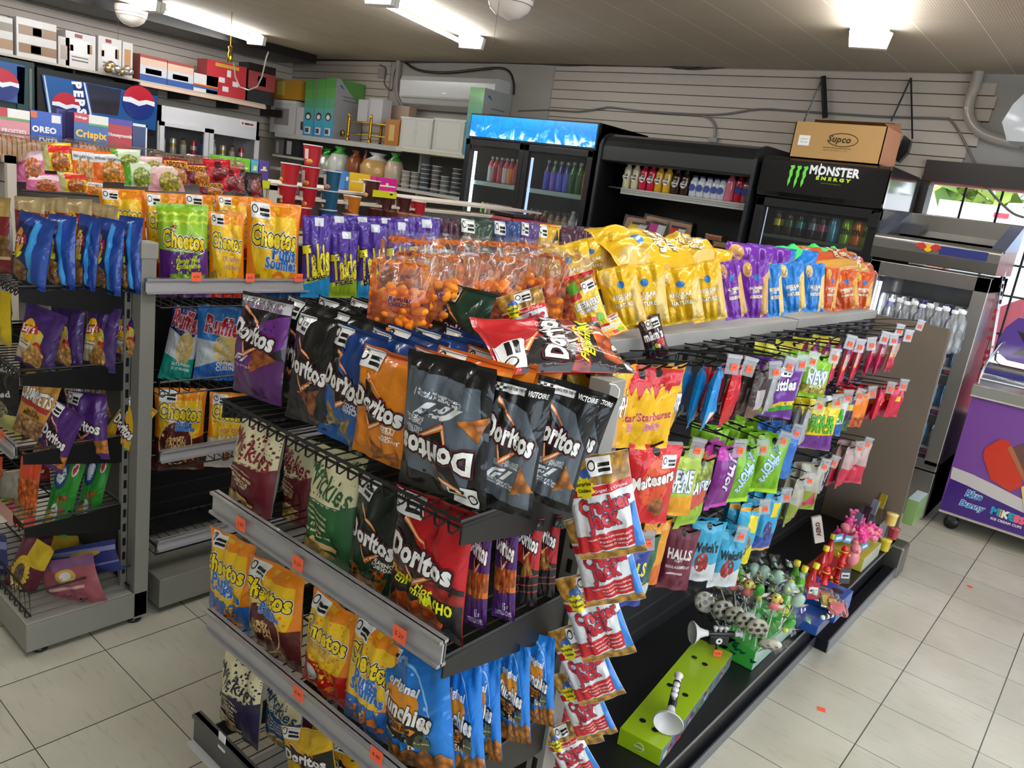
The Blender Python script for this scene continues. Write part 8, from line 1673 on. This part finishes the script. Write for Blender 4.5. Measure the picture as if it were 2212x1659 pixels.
for i, (q, k_, nm) in enumerate((([(645, 462), (712, 470), (712, 644), (648, 644)], 'tak_blue', 'purple and blue'), ([(708, 494), (772, 500), (770, 644), (710, 644)], 'tak_pick', 'purple and green'), ([(770, 478), (836, 484), (830, 644), (772, 644)], 'tak_b2', 'purple and blue'), ([(826, 472), (886, 480), (880, 644), (828, 644)], 'tak_blue', 'purple and blue'), ([(872, 466), (948, 474), (940, 644), (876, 644)], 'tak_b2', 'purple'))):
    sb2(k_, q, '%s rolled tortilla chip bag, %s from the left' % (nm, ORD[i]), seed=1+i % 3, x=-1.94)
for i in range(5): sb2('tak_blue', [(690+i*50, 462+i*2), (760+i*50, 466+i*2), (760+i*50, 600), (695+i*50, 600)], 'purple rolled chip bag in the rear row, %s along' % ORD[i], x=-2.1, seed=2+i % 2)
for i, (q, k_, nm) in enumerate((([(942, 470), (992, 474), (990, 640), (944, 640)], 'dor_plum', 'plum'), ([(978, 468), (1058, 476), (1056, 640), (984, 640)], 'dor_dkgreen', 'dark green'), ([(1052, 474), (1116, 480), (1114, 640), (1056, 640)], 'dor_cool', 'navy blue'), ([(1108, 476), (1152, 482), (1150, 640), (1112, 640)], 'dor_sweet', 'purple and red'), ([(1146, 482), (1200, 488), (1196, 640), (1150, 640)], 'dor_yelfar', 'golden'), ([(1190, 484), (1240, 490), (1238, 640), (1194, 640)], 'dor_plum', 'wine red'), ([(1228, 488), (1276, 492), (1274, 640), (1232, 640)], 'dor_plum', 'second wine red'))):
    sb2(k_, q, '%s tortilla chip bag toward the far end of the top shelf' % nm, seed=1+i % 2, x=-1.94)
sb2('ruf_teal', [(336, 650), (404, 668), (412, 828), (338, 818)], 'navy and teal ridged chip bag, left one on the second shelf', z=.78, x=-1.99)
sb2('ruf_blue', [(396, 652), (516, 668), (520, 822), (420, 822)], 'light blue ridged chip bag with red lettering on the second shelf', z=.78, x=-1.98)
sb2('che_bacon', [(332, 838), (446, 838), (440, 1014), (328, 1014)], 'orange and brown bacon cheese puff bag on the third shelf of the aisle', z=.52, x=-1.98, seed=2)
sb2('che_pop', [(442, 846), (536, 850), (530, 1010), (440, 1008)], 'orange and white popcorn bag on the third shelf of the aisle', z=.52, x=-1.98)

# ================================================================== NOODLES, BREAD, CEREAL, CUPS (second aisle)
NG = 'instant noodle packets on the slatwall gondola'
def nq(key, x0, y0, x1, y1, i, nm, x=-3.33, k=4): 
    sb2(key, [(x0, y0), (x1, y0+k), (x1+2, y1+k*.6), (x0, y1)], '%s instant noodle packet, %s' % (nm, i), x=x, z=1.2, yaw=.3, cat='noodle packet', group=NG, nm='noodle_packet', lean=.2, seed=1)
for a in (('nd_pink', -40, 300, 34, 345, 'top left corner', 'pink'), ('nd_pink', 34, 316, 100, 392, 'standing by the slat panel', 'large pink'), ('nd_pink', 55, 374, 132, 412, 'lying in the front basket', 'pink'), ('nd_yel', 92, 306, 158, 368, 'upper row', 'yellow'), ('nd_yel', 126, 370, 192, 414, 'front basket', 'yellow and red'), ('nd_org', 156, 318, 186, 390, 'first of the file', 'orange'), ('nd_org', 172, 320, 205, 392, 'second of the file', 'orange'), ('nd_org', 200, 326, 272, 392, 'facing out with a white label', 'orange'), ('nd_org', 188, 390, 222, 420, 'fallen below the file', 'small orange'), ('nd_grn', 240, 320, 306, 360, 'upper row behind', 'yellow-green'), ('nd_grn', 268, 342, 334, 402, 'facing out', 'green and white'), ('nd_pk2', 300, 336, 352, 366, 'upper row behind', 'pale pink'), ('nd_pk2', 320, 352, 398, 412, 'facing out', 'pink and yellow'), ('nd_mar', 356, 340, 408, 398, 'behind the round label one', 'dark maroon'), ('nd_mar', 402, 352, 458, 398, 'with orange label', 'maroon'), ('nd_mar', 430, 390, 486, 424, 'lying lower', 'maroon and yellow'), ('nd_red', 440, 342, 500, 392, 'upper row', 'bright red'), ('nd_red', 476, 360, 522, 412, 'facing out', 'red'), ('nd_blk', 500, 362, 530, 416, 'beside the red ones', 'purple-black'), ('nd_blk', 528, 370, 568, 424, 'by the second slat panel', 'black')):
    nq(a[0], *a[1:5], a[5], a[6])
def bread(px0, py0, px1, py1, h, label, x=-3.42):
    a = at(px0, py0, 'x', x); b = at(px1, py1, 'x', x); t = empty('bread_loaf', (x, (a.y+b.y)/2, 0), 0, label, 'bread', 'wrapped sliced loaves on top of the slatwall gondola'); g = G(); n = max(3, int((b.y-a.y)/.018)); hz = h
    for i in range(n):
        y = a.y+(b.y-a.y)*(i+.5)/n-t.location.y; z0_ = a.z+(b.z-a.z)*(i+.5)/n
        g.box((-.11, y-.0075, z0_-hz), (0, y+.0075, z0_-.012), H('d2a46c')).box((-.10, y-.0068, z0_-.012), (-.01, y+.0068, z0_), H('b07c44'))
    g.build('slices', t, CARD); G().box((-.118, a.y-.03-t.location.y, min(a.z, b.z)-hz-.003), (.006, b.y+.03-t.location.y, max(a.z, b.z)+.008), H('ffffff')).build('wrapper', t, CLEAR, bevel=.02)
bread(-30, 284, 160, 318, .10, 'long wrapped loaf at the left, in front of the cereal boxes'); bread(172, 306, 348, 344, .10, 'long wrapped loaf in the middle, in front of the blue cereal box'); bread(356, 334, 430, 348, .055, 'flat wrapped buns above the maroon noodles'); bread(432, 340, 520, 358, .05, 'flat wrapped buns above the red noodles')
def cereal(px0, px1, py, pyb, col, label, art=(), txt=(), x=-3.62, side='3a2a6a'):
    a = at(px0, py, 'x', x); b = at(px1, py, 'x', x); zb_ = 1.391; zt_ = (a.z+b.z)/2
    g = G(); g.box((x-.06, a.y, zb_), (x, b.y, zt_), {'*': H(side), '+x': H(col)}); W_ = b.y-a.y; Hh = zt_-zb_
    for (u0, v0, u1, v1, c) in art: g.box((x, a.y+W_*u0, zt_-Hh*v1), (x+.0015, a.y+W_*u1, zt_-Hh*v0), H(c))
    for (s, u, v, w_, c) in txt: g.text(s, (x+.003, a.y+W_*u, zt_-Hh*v), (0, 1, 0), (0, 0, 1), W_*w_, H(c), bold=.05)
    tag(g.build('cereal_box', mats=CARDG), label, 'cereal box', 'cereal boxes on top of the slatwall gondola')
cereal(-25, 64, 234, 300, 'd89098', 'pink frosted flakes cereal box', [(0, 0, .45, .2, 'c02030'), (.45, 0, 1, .2, 'f0ece4'), (0, .2, 1, .25, '58a050')], [('FROSTED', .6, .5, .6, 'f4ecec'), ('FLAKES', .6, .64, .5, 'f4ecec')])
cereal(66, 134, 242, 305, '1c50b8', 'bright blue cookie puffs cereal box', [(.0, .02, .2, .16, 'd86030'), (.66, .05, .95, .22, 'f0f0f0')], [('OREO', .42, .4, .78, 'f4f4f8'), ('PUFFS', .55, .6, .6, 'e8ecf4')])
cereal(122, 144, 236, 300, '34286c', 'purple cereal box seen by its spine, left one', x=-3.68); cereal(146, 160, 240, 300, '34286c', 'purple cereal box seen by its spine, right one', x=-3.66)
cereal(160, 234, 248, 320, '3468a8', 'blue crispy hexagon cereal box', [(0, 0, .42, .18, 'c82838'), (.42, 0, 1, .18, 'eceae4'), (.42, .18, 1, .22, '58a860'), (.1, .8, .9, 1, 'c8a060')], [('Crispix', .5, .44, .92, 'f0c040'), ('Kelloggs', .2, .09, .34, 'f4f0f0')], x=-3.60)
cereal(233, 286, 258, 320, 'b81c2c', 'red honeycomb cereal box', [(0, 0, 1, .12, '44309a'), (.15, .72, .4, .9, 'd8a858'), (.5, .68, .95, .98, 'd8a050')], [('Honeycomb', .5, .36, .96, 'f4ece8')])
cereal(287, 318, 268, 320, '1c3870', 'navy cereal box with white edge', [(.9, 0, 1, 1, 'e8ecf0'), (0, 0, 1, .06, 'e8ecf0')])
for i, (px0, px1, py, c, ds) in enumerate(((475, 508, 336, '78c828', 'lime green'), (510, 542, 340, '78c828', 'lime green'), (544, 560, 345, '58b8c8', 'turquoise'), (561, 583, 346, '5c48a8', 'purple'), (756, 802, 372, 'e8bc18', 'yellow'), (746, 757, 370, '3a78c0', 'blue'), (800, 815, 380, 'd03888', 'magenta'), (815, 860, 382, 'd0208c', 'magenta'))):
    x = -3.6; a = at(px0, py, 'x', x); b = at(px1, py, 'x', x); hh = .11; g = G(); g.box((x-.1, a.y, a.z-hh), (x, b.y-.004, a.z), {'*': H(c)}).box((x, a.y+.01, a.z-hh*.5), (x+.0015, b.y-.014, a.z-hh*.42), H('e8f0d0')).box((x, (a.y+b.y)/2-.01, a.z-hh*.42), (x+.0015, (a.y+b.y)/2+.01, a.z-hh*.28), H('e8e4b0'))
    tag(g.build('snack_pouch_box', mats=CARDG), '%s pouch box in the rear row of the noodle gondola, %s along' % (ds, ORD[i]), 'pouch', 'coloured pouches behind the noodles')
for i, (px0, px1, py) in enumerate(((553, 585, 388), (808, 858, 410))):
    x = -3.35; a = at(px0, py, 'x', x); b = at(px1, py, 'x', x); tag(G().box((x-.01, a.y, a.z-.04), (x, b.y, a.z), H('e0dc18')).build('shelf_ticket', mats=PAPER), ['yellow shelf card by the second slat panel', 'yellow shelf card below the magenta pouches'][i], 'shelf card')
def cup_b(c, c2):
    def f():
        g = G(); a = H(c); b = H(c2); g.lathe([(.036, 0, a), (.04, .035, a), (.0445, .08, a), (.047, .095, H('e8e0dc')), (.049, .1, H('e8e0dc')), (.0001, .1)], (0, 0, 0), a, n=20, cap=False)
        for k in range(6): 
            an = -1.7+k*.16; r = .0425; r2 = .0455
            if k < 3: g.add([(math.cos(an)*r, math.sin(an)*r, .03), (math.cos(an+.16)*r, math.sin(an+.16)*r, .03), (math.cos(an+.16)*r2, math.sin(an+.16)*r2, .078), (math.cos(an)*r2, math.sin(an)*r2, .078)], [(0, 1, 2, 3)], H('e4dcd4'))
        g.ball((.02, -.036, .02), .02, b, n=6, sc=(1.2, .5, .6)); return g.build('noodle_cup', mats=CARDG)
    return f
cupk = {'r': ('cupR', cup_b('b81c28', 'd89030'), 'red'), 'b': ('cupB', cup_b('1c5878', 'd89868'), 'blue'), 'o': ('cupO', cup_b('d07818', 'c86030'), 'orange'), 'm': ('cupM', cup_b('4c1c18', 'c89848'), 'brown')}
for i, (px, py, c) in enumerate(((673, 356, 'r'), (625, 396, 'r'), (668, 402, 'r'), (618, 442, 'r'), (662, 446, 'r'), (715, 410, 'b'), (710, 452, 'b'), (758, 462, 'o'), (800, 428, 'm'), (830, 452, 'm'), (705, 492, 'b'), (650, 488, 'r'), (752, 500, 'o'), (868, 462, 'm'), (900, 470, 'r'))):
    p = at(px, py+2, 'x', -3.40); key, b, ds = cupk[c]; inst(key, b, (p.x, p.y, p.z), R.uniform(-.8, .2), 'noodle_cup', '%s instant noodle cup on the noodle gondola, %s of the stack by height' % (ds, ORD[i]), 'noodle cup', 'stacked instant noodle cups', sc=1.12)
for i in range(6):
    p = at(812+i*26, 462+i*4, 'x', -3.36); tag(G().lathe([(.045, -.05), (.05, .02), (.054, .024), (.054, .034), (.0001, .035)], p, H(['4c2018', '6a3020', 'a86858', 'b07858', '8890a0', 'c8c4bc'][i]), n=18, cap=False).build('noodle_bowl', mats=CARDG), 'lidded noodle bowl at the far end of the noodle gondola, %s along' % ORD[i], 'noodle bowl', 'lidded noodle bowls')
for i, (px, w_, lid, lab) in enumerate(((1103, .06, True, 'large red coffee tub with black lid beyond the far chip bags'), (1160, .05, False, 'red open tub right of the black-lidded tub'))):
    p = at(px, 484, 'x', -2.3); g = G(); g.box((p.x-.08, p.y-w_*1.3, 1.216), (p.x+.08, p.y+w_*1.3, p.z+(.04 if lid else .0)), H('a01c24'))
    t = empty('coffee_tub', (0, 0, 0), 0, lab, 'tub'); g.build('tub', t, PLAS, bevel=.02)
    G().box((p.x-.085, p.y-w_*1.35, p.z+(.04 if lid else 0)), (p.x+.085, p.y+w_*1.35, p.z+(.06 if lid else .012)), H('241c1c' if lid else 'b8242c')).build('lid', t, PLAS, bevel=.004)

# ================================================================== BACK WALL SHELVING
BY = 1.3; zs = at(900, 322, 'y', BY).z; zs2 = at(930, 416, 'y', BY).z; zs3 = at(610, 340, 'y', BY).z
BS = empty('wall_shelving', (-6, BY+.2, 0), 0, 'white metal shelving along the back wall left of the coolers', 'shelving')
SW = H('c4c2ba')
sx0 = -7.75; sx1 = -4.45; mid = at(860, 310, 'y', BY).x
g = G().box((sx0, BY+.04, zs-.03), (mid+.02, YB-.03, zs), SW).box((mid, BY-.03, zs-.035), (sx1, YB-.03, zs-.004), H('cfcbb8')).box((sx0, BY+.035, zs-.045), (mid+.02, BY+.045, zs+.005), H('b4b4b0')); o1 = g.build('upper_shelf', BS, PAINT)
G().box((sx0, BY, zs2-.03), (sx1, YB-.03, zs2), SW).build('lower_shelf', BS, PAINT); G().box((sx0, BY, .95), (sx1, YB-.03, .98), SW).box((sx0, BY, .5), (sx1, YB-.03, .53), SW).build('low_shelf', BS, PAINT)
G().box((sx0, YB-.04, 0), (sx1, YB-.022, zs), H('5c5a56')).build('shelf_back', BS, PAINT)
for x in (sx0, mid, sx1-.03): G().box((x, BY+.3, 0), (x+.03, YB-.03, zs), SW).build('upright', BS, PAINT)
childs_fix(BS)
def bk_box(px0, pyt, px1, label, col, dep=.25, y=BY+.06, z=zs, side=None, art=(), txt=(), name='carton', cat='carton', group=None, m=None, top=None):
    a = at(px0, pyt, 'y', y); b = at(px1, pyt, 'y', y); zt_ = (a.z+b.z)/2; g = G()
    g.box((a.x, y, z+.001), (b.x, y+dep, zt_), {'*': H(col), '+x': H(side or col), 't': H(top or col)}); w_ = b.x-a.x; h = zt_-z
    for (u0, v0, u1, v1, c) in art: g.box((a.x+w_*u0, y-.0015, z+h*v0), (a.x+w_*u1, y, z+h*v1), H(c))
    for (s, u, v, k, c) in txt: g.text(s, (a.x+w_*u, y-.003, z+h*v), (1, 0, 0), (0, 0, 1), w_*k, H(c), bold=.03, res=1)
    return tag(g.build(name, mats=m or CARDG), label, cat, group)
bk_box(586, 216, 640, 'white wooden lantern box at the left of the back shelf', 'c8c8c6', art=[(.18, .25, .75, .75, '8a8484'), (0, .92, 1, 1, 'd8d8d6')], cat='box')
bk_box(592, 172, 650, 'yellow and orange lamp carton standing on the white lantern box', 'b8882c', z=at(610, 214, 'y', BY+.06).z, art=[(.15, .2, .42, .9, 'd8c060')])
bk_box(642, 232, 662, 'narrow white picture box beside the lantern box', 'c4c4c4', art=[(.5, .2, .9, .5, '4a3a3a')], cat='box')
for i, (a_, b_) in enumerate(((662, 684), (686, 706), (706, 728))):
    y = BY+.05; z = zs; pa_ = at(a_, 172-2*i, 'y', y); pb2 = at(b_, 172-2*i, 'y', y); h = pa_.z-z; g = G()
    g.box((pa_.x, y, z+.001), (pb2.x-.004, y+.38, z+h), {'*': H('4aa0c0'), '+x': H('a8a8ac'), 't': H('3c8a3c')}); w_ = pb2.x-pa_.x
    for k in range(6):
        c = ['3c90c4', '3c9cb8', '48a09c', '489c70', '4c9848', '489038'][k]; g.box((pa_.x, y-.002, z+h*k/6+.001), (pb2.x-.004, y, z+h*(k+1)/6), H(c))
    g.box((pa_.x+w_*.2, y-.004, z+h*.05), (pa_.x+w_*.75, y-.002, z+h*.17), H('e0e0e0')).box((pa_.x+w_*.25, y-.005, z+h*.07), (pa_.x+w_*.6, y-.004, z+h*.15), H('4a4040'))
    g.prism([(w_*.3*math.cos(q*PI/8), h*.07*math.sin(q*PI/8)) for q in range(16)], (pa_.x+w_*.45, y-.002, z+h*.36), (1, 0, 0), (0, 0, 1), -.001, H('3a3038')).prism([(w_*.18*math.cos(q*PI/8), h*.04*math.sin(q*PI/8)) for q in range(16)], (pa_.x+w_*.45, y-.003, z+h*.35), (1, 0, 0), (0, 0, 1), -.001, H('e8e4e0'))
    if i == 2:
        g.add([(pb2.x-.003, y+.05, z+h), (pb2.x-.003, y+.38, z+h), (pb2.x-.003, y+.38, z+h*.55)], [(0, 1, 2)], H('5a9848')).box((pb2.x-.003, y+.1, z+h*.72), (pb2.x-.002, y+.26, z+h*.74), H('70787c')).box((pb2.x-.003, y+.1, z+h*.66), (pb2.x-.002, y+.3, z+h*.68), H('70787c'))
        g.prism([(-.03, .02), (.0, .03), (.03, .005), (.045, -.01), (.01, 0)], (pb2.x-.002, y+.07, z+h*.86), (0, 1, 0), (0, 0, 1), -.001, H('2c6cb0'))
    tag(g.build('appliance_carton', mats=CARDG), 'tall blue and green appliance carton, %s of the three side by side' % ['left', 'middle', 'right'][i], 'carton', 'tall blue and green cartons')
y = BY-.0; pa_ = at(1017, 188, 'y', y+.05); pb2 = at(1049, 186, 'y', y+.05); g = G(); h = pa_.z-zs
g.box((pa_.x, y+.05, zs), (pb2.x, y+.42, zs+h), {'*': H('489838'), '+x': H('a4a8a4'), '-y': H('3c98b8')})
for k in range(4): g.box((pa_.x, y+.048, zs+h*(.5+k*.125)), (pb2.x, y+.05, zs+h*(.625+k*.125)), H(['48a0a0', '4a9c70', '489c48', '4ca838'][k]))
g.box((pb2.x, y+.16, zs+h*.72), (pb2.x+.001, y+.34, zs+h*.74), H('70787c')).box((pb2.x, y+.16, zs+h*.64), (pb2.x+.001, y+.38, zs+h*.66), H('70787c')).prism([(-.03, .02), (.0, .03), (.03, .005), (.045, -.01), (.01, 0)], (pb2.x+.001, y+.12, zs+h*.86), (0, 1, 0), (0, 0, 1), -.001, H('2c6cb0'))
tag(g.build('appliance_carton', mats=CARDG), 'tall blue and green appliance carton standing alone beside the lit blue cooler', 'carton')
# gilded rack
t = empty('gilded_rack', (0, 0, 0), 0, 'gold two-tier ornamental rack with turned posts on the back shelf', 'rack'); y0_, y1_ = BY+.05, BY+.3
Pa, Pb = at(752, 286, 'y', y0_), at(799, 292, 'y', y0_)
for i, p in enumerate((Pa, Pb)):
    prof = [(.018, 0), (.022, .015), (.010, .03)]+[(.012+.005*(k % 2), .04+k*.02) for k in range(10)]+[(.012, .25), (.016, .26), (.0001, .285)]
    G().lathe(prof, (p.x, y0_, zs+.002), H('c89828'), n=12, cap=False).build('post', t, GOLD); G().lathe(prof, (p.x+.22, y1_, zs+.002), H('c89828'), n=12, cap=False).build('post', t, GOLD)
for z in (.08, .2): G().add([(Pa.x, y0_, zs+z), (Pb.x, y0_, zs+z), (Pb.x+.3, y1_, zs+z), (Pa.x+.22, y1_, zs+z)], [(0, 1, 2, 3)], H('a88838')).tube([(Pa.x, y0_, zs+z), (Pb.x, y0_, zs+z), (Pb.x+.3, y1_, zs+z)], .008, H('c8a040'), n=6).build('tier', t, GOLD)
G().lathe([(.035, -.008), (.03, .008)], (0, 0, 0), H('a8842c'), n=18, mx=Matrix.Translation((Pa.x-.07, y0_-.02, zs+.07)) @ Matrix.Rotation(PI/2, 4, 'X')).build('wheel', t, GOLD)
bk_box(775, 215, 796, 'small white box on the gold rack', 'b8babc', dep=.1, z=zs+.205, y=BY+.1, cat='box', group='small white boxes on the gold rack'); bk_box(798, 213, 828, 'larger white box on the gold rack', 'c0c0c0', dep=.12, z=zs+.205, y=BY+.12, cat='box', group='small white boxes on the gold rack')
bk_box(836, 228, 885, 'beige carton behind the gold rack', 'b09884', y=BY+.28, dep=.1, cat='carton')
bk_box(834, 258, 864, 'orange gift carton with gold figure beside the white chests', 'b8742c', art=[(.3, .2, .7, .8, 'd8b868')], cat='carton')
for i, (a_, b_) in enumerate(((868, 936), (940, 1006))):
    o = bk_box(a_, 254+3*i, b_, ['white two-door jewellery chest on the back shelf', 'white chest with embossed front beside the first one'][i], 'ccccc4', cat='chest', name='white_chest', art=[(-.03, .95, 1.03, 1.0, 'dcdcd4'), (-.03, 0, 1.03, .05, 'dcdcd4'), (.08, .1, .47, .9, 'd4d4cc'), (.53, .1, .92, .9, 'd4d4cc'), (.44, .5, .455, .56, '4a4848'), (.54, .5, .555, .56, '4a4848')] if i == 0 else [(-.03, .95, 1.03, 1.0, 'dcdcd4'), (-.03, 0, 1.03, .05, 'dcdcd4'), (.12, .12, .88, .88, 'd6d6ce')], m=CARD)
# lower shelf goods
for i, (a_, b_, pt, c, ds) in enumerate(((594, 612, 302, '6a6468', 'grey'), (614, 648, 300, '2c2c30', 'black'))):
    bk_box(a_, pt, b_, '%s clothing pack under the lantern box' % ds, c, z=zs2+.14, dep=.12, art=[(.2, .1, .5, .85, 'a8a8ac')], cat='pack', group='clothing packs')
G().box((at(588, 336, 'y', BY+.05).x, BY+.05, zs2+.115), (at(650, 336, 'y', BY+.05).x, BY+.3, zs2+.139), SW).build('riser', BS, PAINT)
for i, (px, w_, py, c, ds, c2) in enumerate(((700, 30, 320, 'c8ccc0', 'white', '3a9a38'), (726, 28, 316, 'd8dcd4', 'white and green', '48a840'), (762, 24, 324, '8a4c28', 'brown', '7a3c1c'), (782, 10, 322, '6a2c1c', 'dark red', '5a2418'), (808, 44, 330, 'c8a060', 'beige', 'd0cccc'), (846, 26, 330, 'c8b49c', 'cream and green', '3a9838'))):
    p = at(px, 380, 'y', BY+.1); pt = at(px, py, 'y', BY+.1); q = at(px+w_/2, 380, 'y', BY+.1); w2 = (q.x-p.x); g = G(); rg = random.Random(i)
    g.lathe([(w2*.8, 0, H(c)), (w2*1.1, .03, H(c)), (w2*1.1, (pt.z-zs2)*.55, H(c)), (w2*.8, (pt.z-zs2)*.75, H(c2)), (w2*.35, (pt.z-zs2)*.88, H(c2)), (w2*.6, pt.z-zs2, H(c2))], (p.x, BY+.13, zs2+.001), H(c), n=14, cap=False)
    tag(g.build('packed_bag', mats=SILV if i in (0,) else FOIL), '%s filled plastic bag on the lower back shelf' % ds, 'plastic bag', 'filled plastic bags')
for i, (px, n_, c) in enumerate(((872, 4, 'a8a498'), (892, 4, '8c887c'), (912, 6, '54585e'), (936, 6, '706a6a'), (956, 4, '7a7c78'), (980, 6, '505458'))):
    for k in range(n_):
        p = at(px, 402+(px-872)*.12, 'y', BY+.08); inst('tub'+c, (lambda c=c: G().lathe([(.040, 0, H(c)), (.045, .034, H('c8ccd0')), (.048, .036, H('c8ccd0')), (.048, .041, H(c)), (.0001, .041)], (0, 0, 0), H(c), n=18, cap=False).build('tub', mats=PLAS)), (p.x, BY+.10, zs2+.002+k*.0415), 0, 'food_tub', 'round grey food tub on the lower back shelf, stack %s, layer %s' % (ORD[i], ORD[k]), 'food tub', 'stacked grey food tubs', sc=1.0)
G().tube([(at(862, 405, 'y', BY).x, BY+.0, zs2+.03), (at(1000, 420, 'y', BY).x, BY+.0, zs2+.03)], .004, H('c8c8c4'), n=5).build('shelf_fence', BS, PAINT)
childs_fix(BS)
# ------------------------------------------------------------------ tidy
for o in list(SC.objects):
    l = o.get('label')
    if l and len(l.split()) > 16: o['label'] = ' '.join(l.split()[:16])
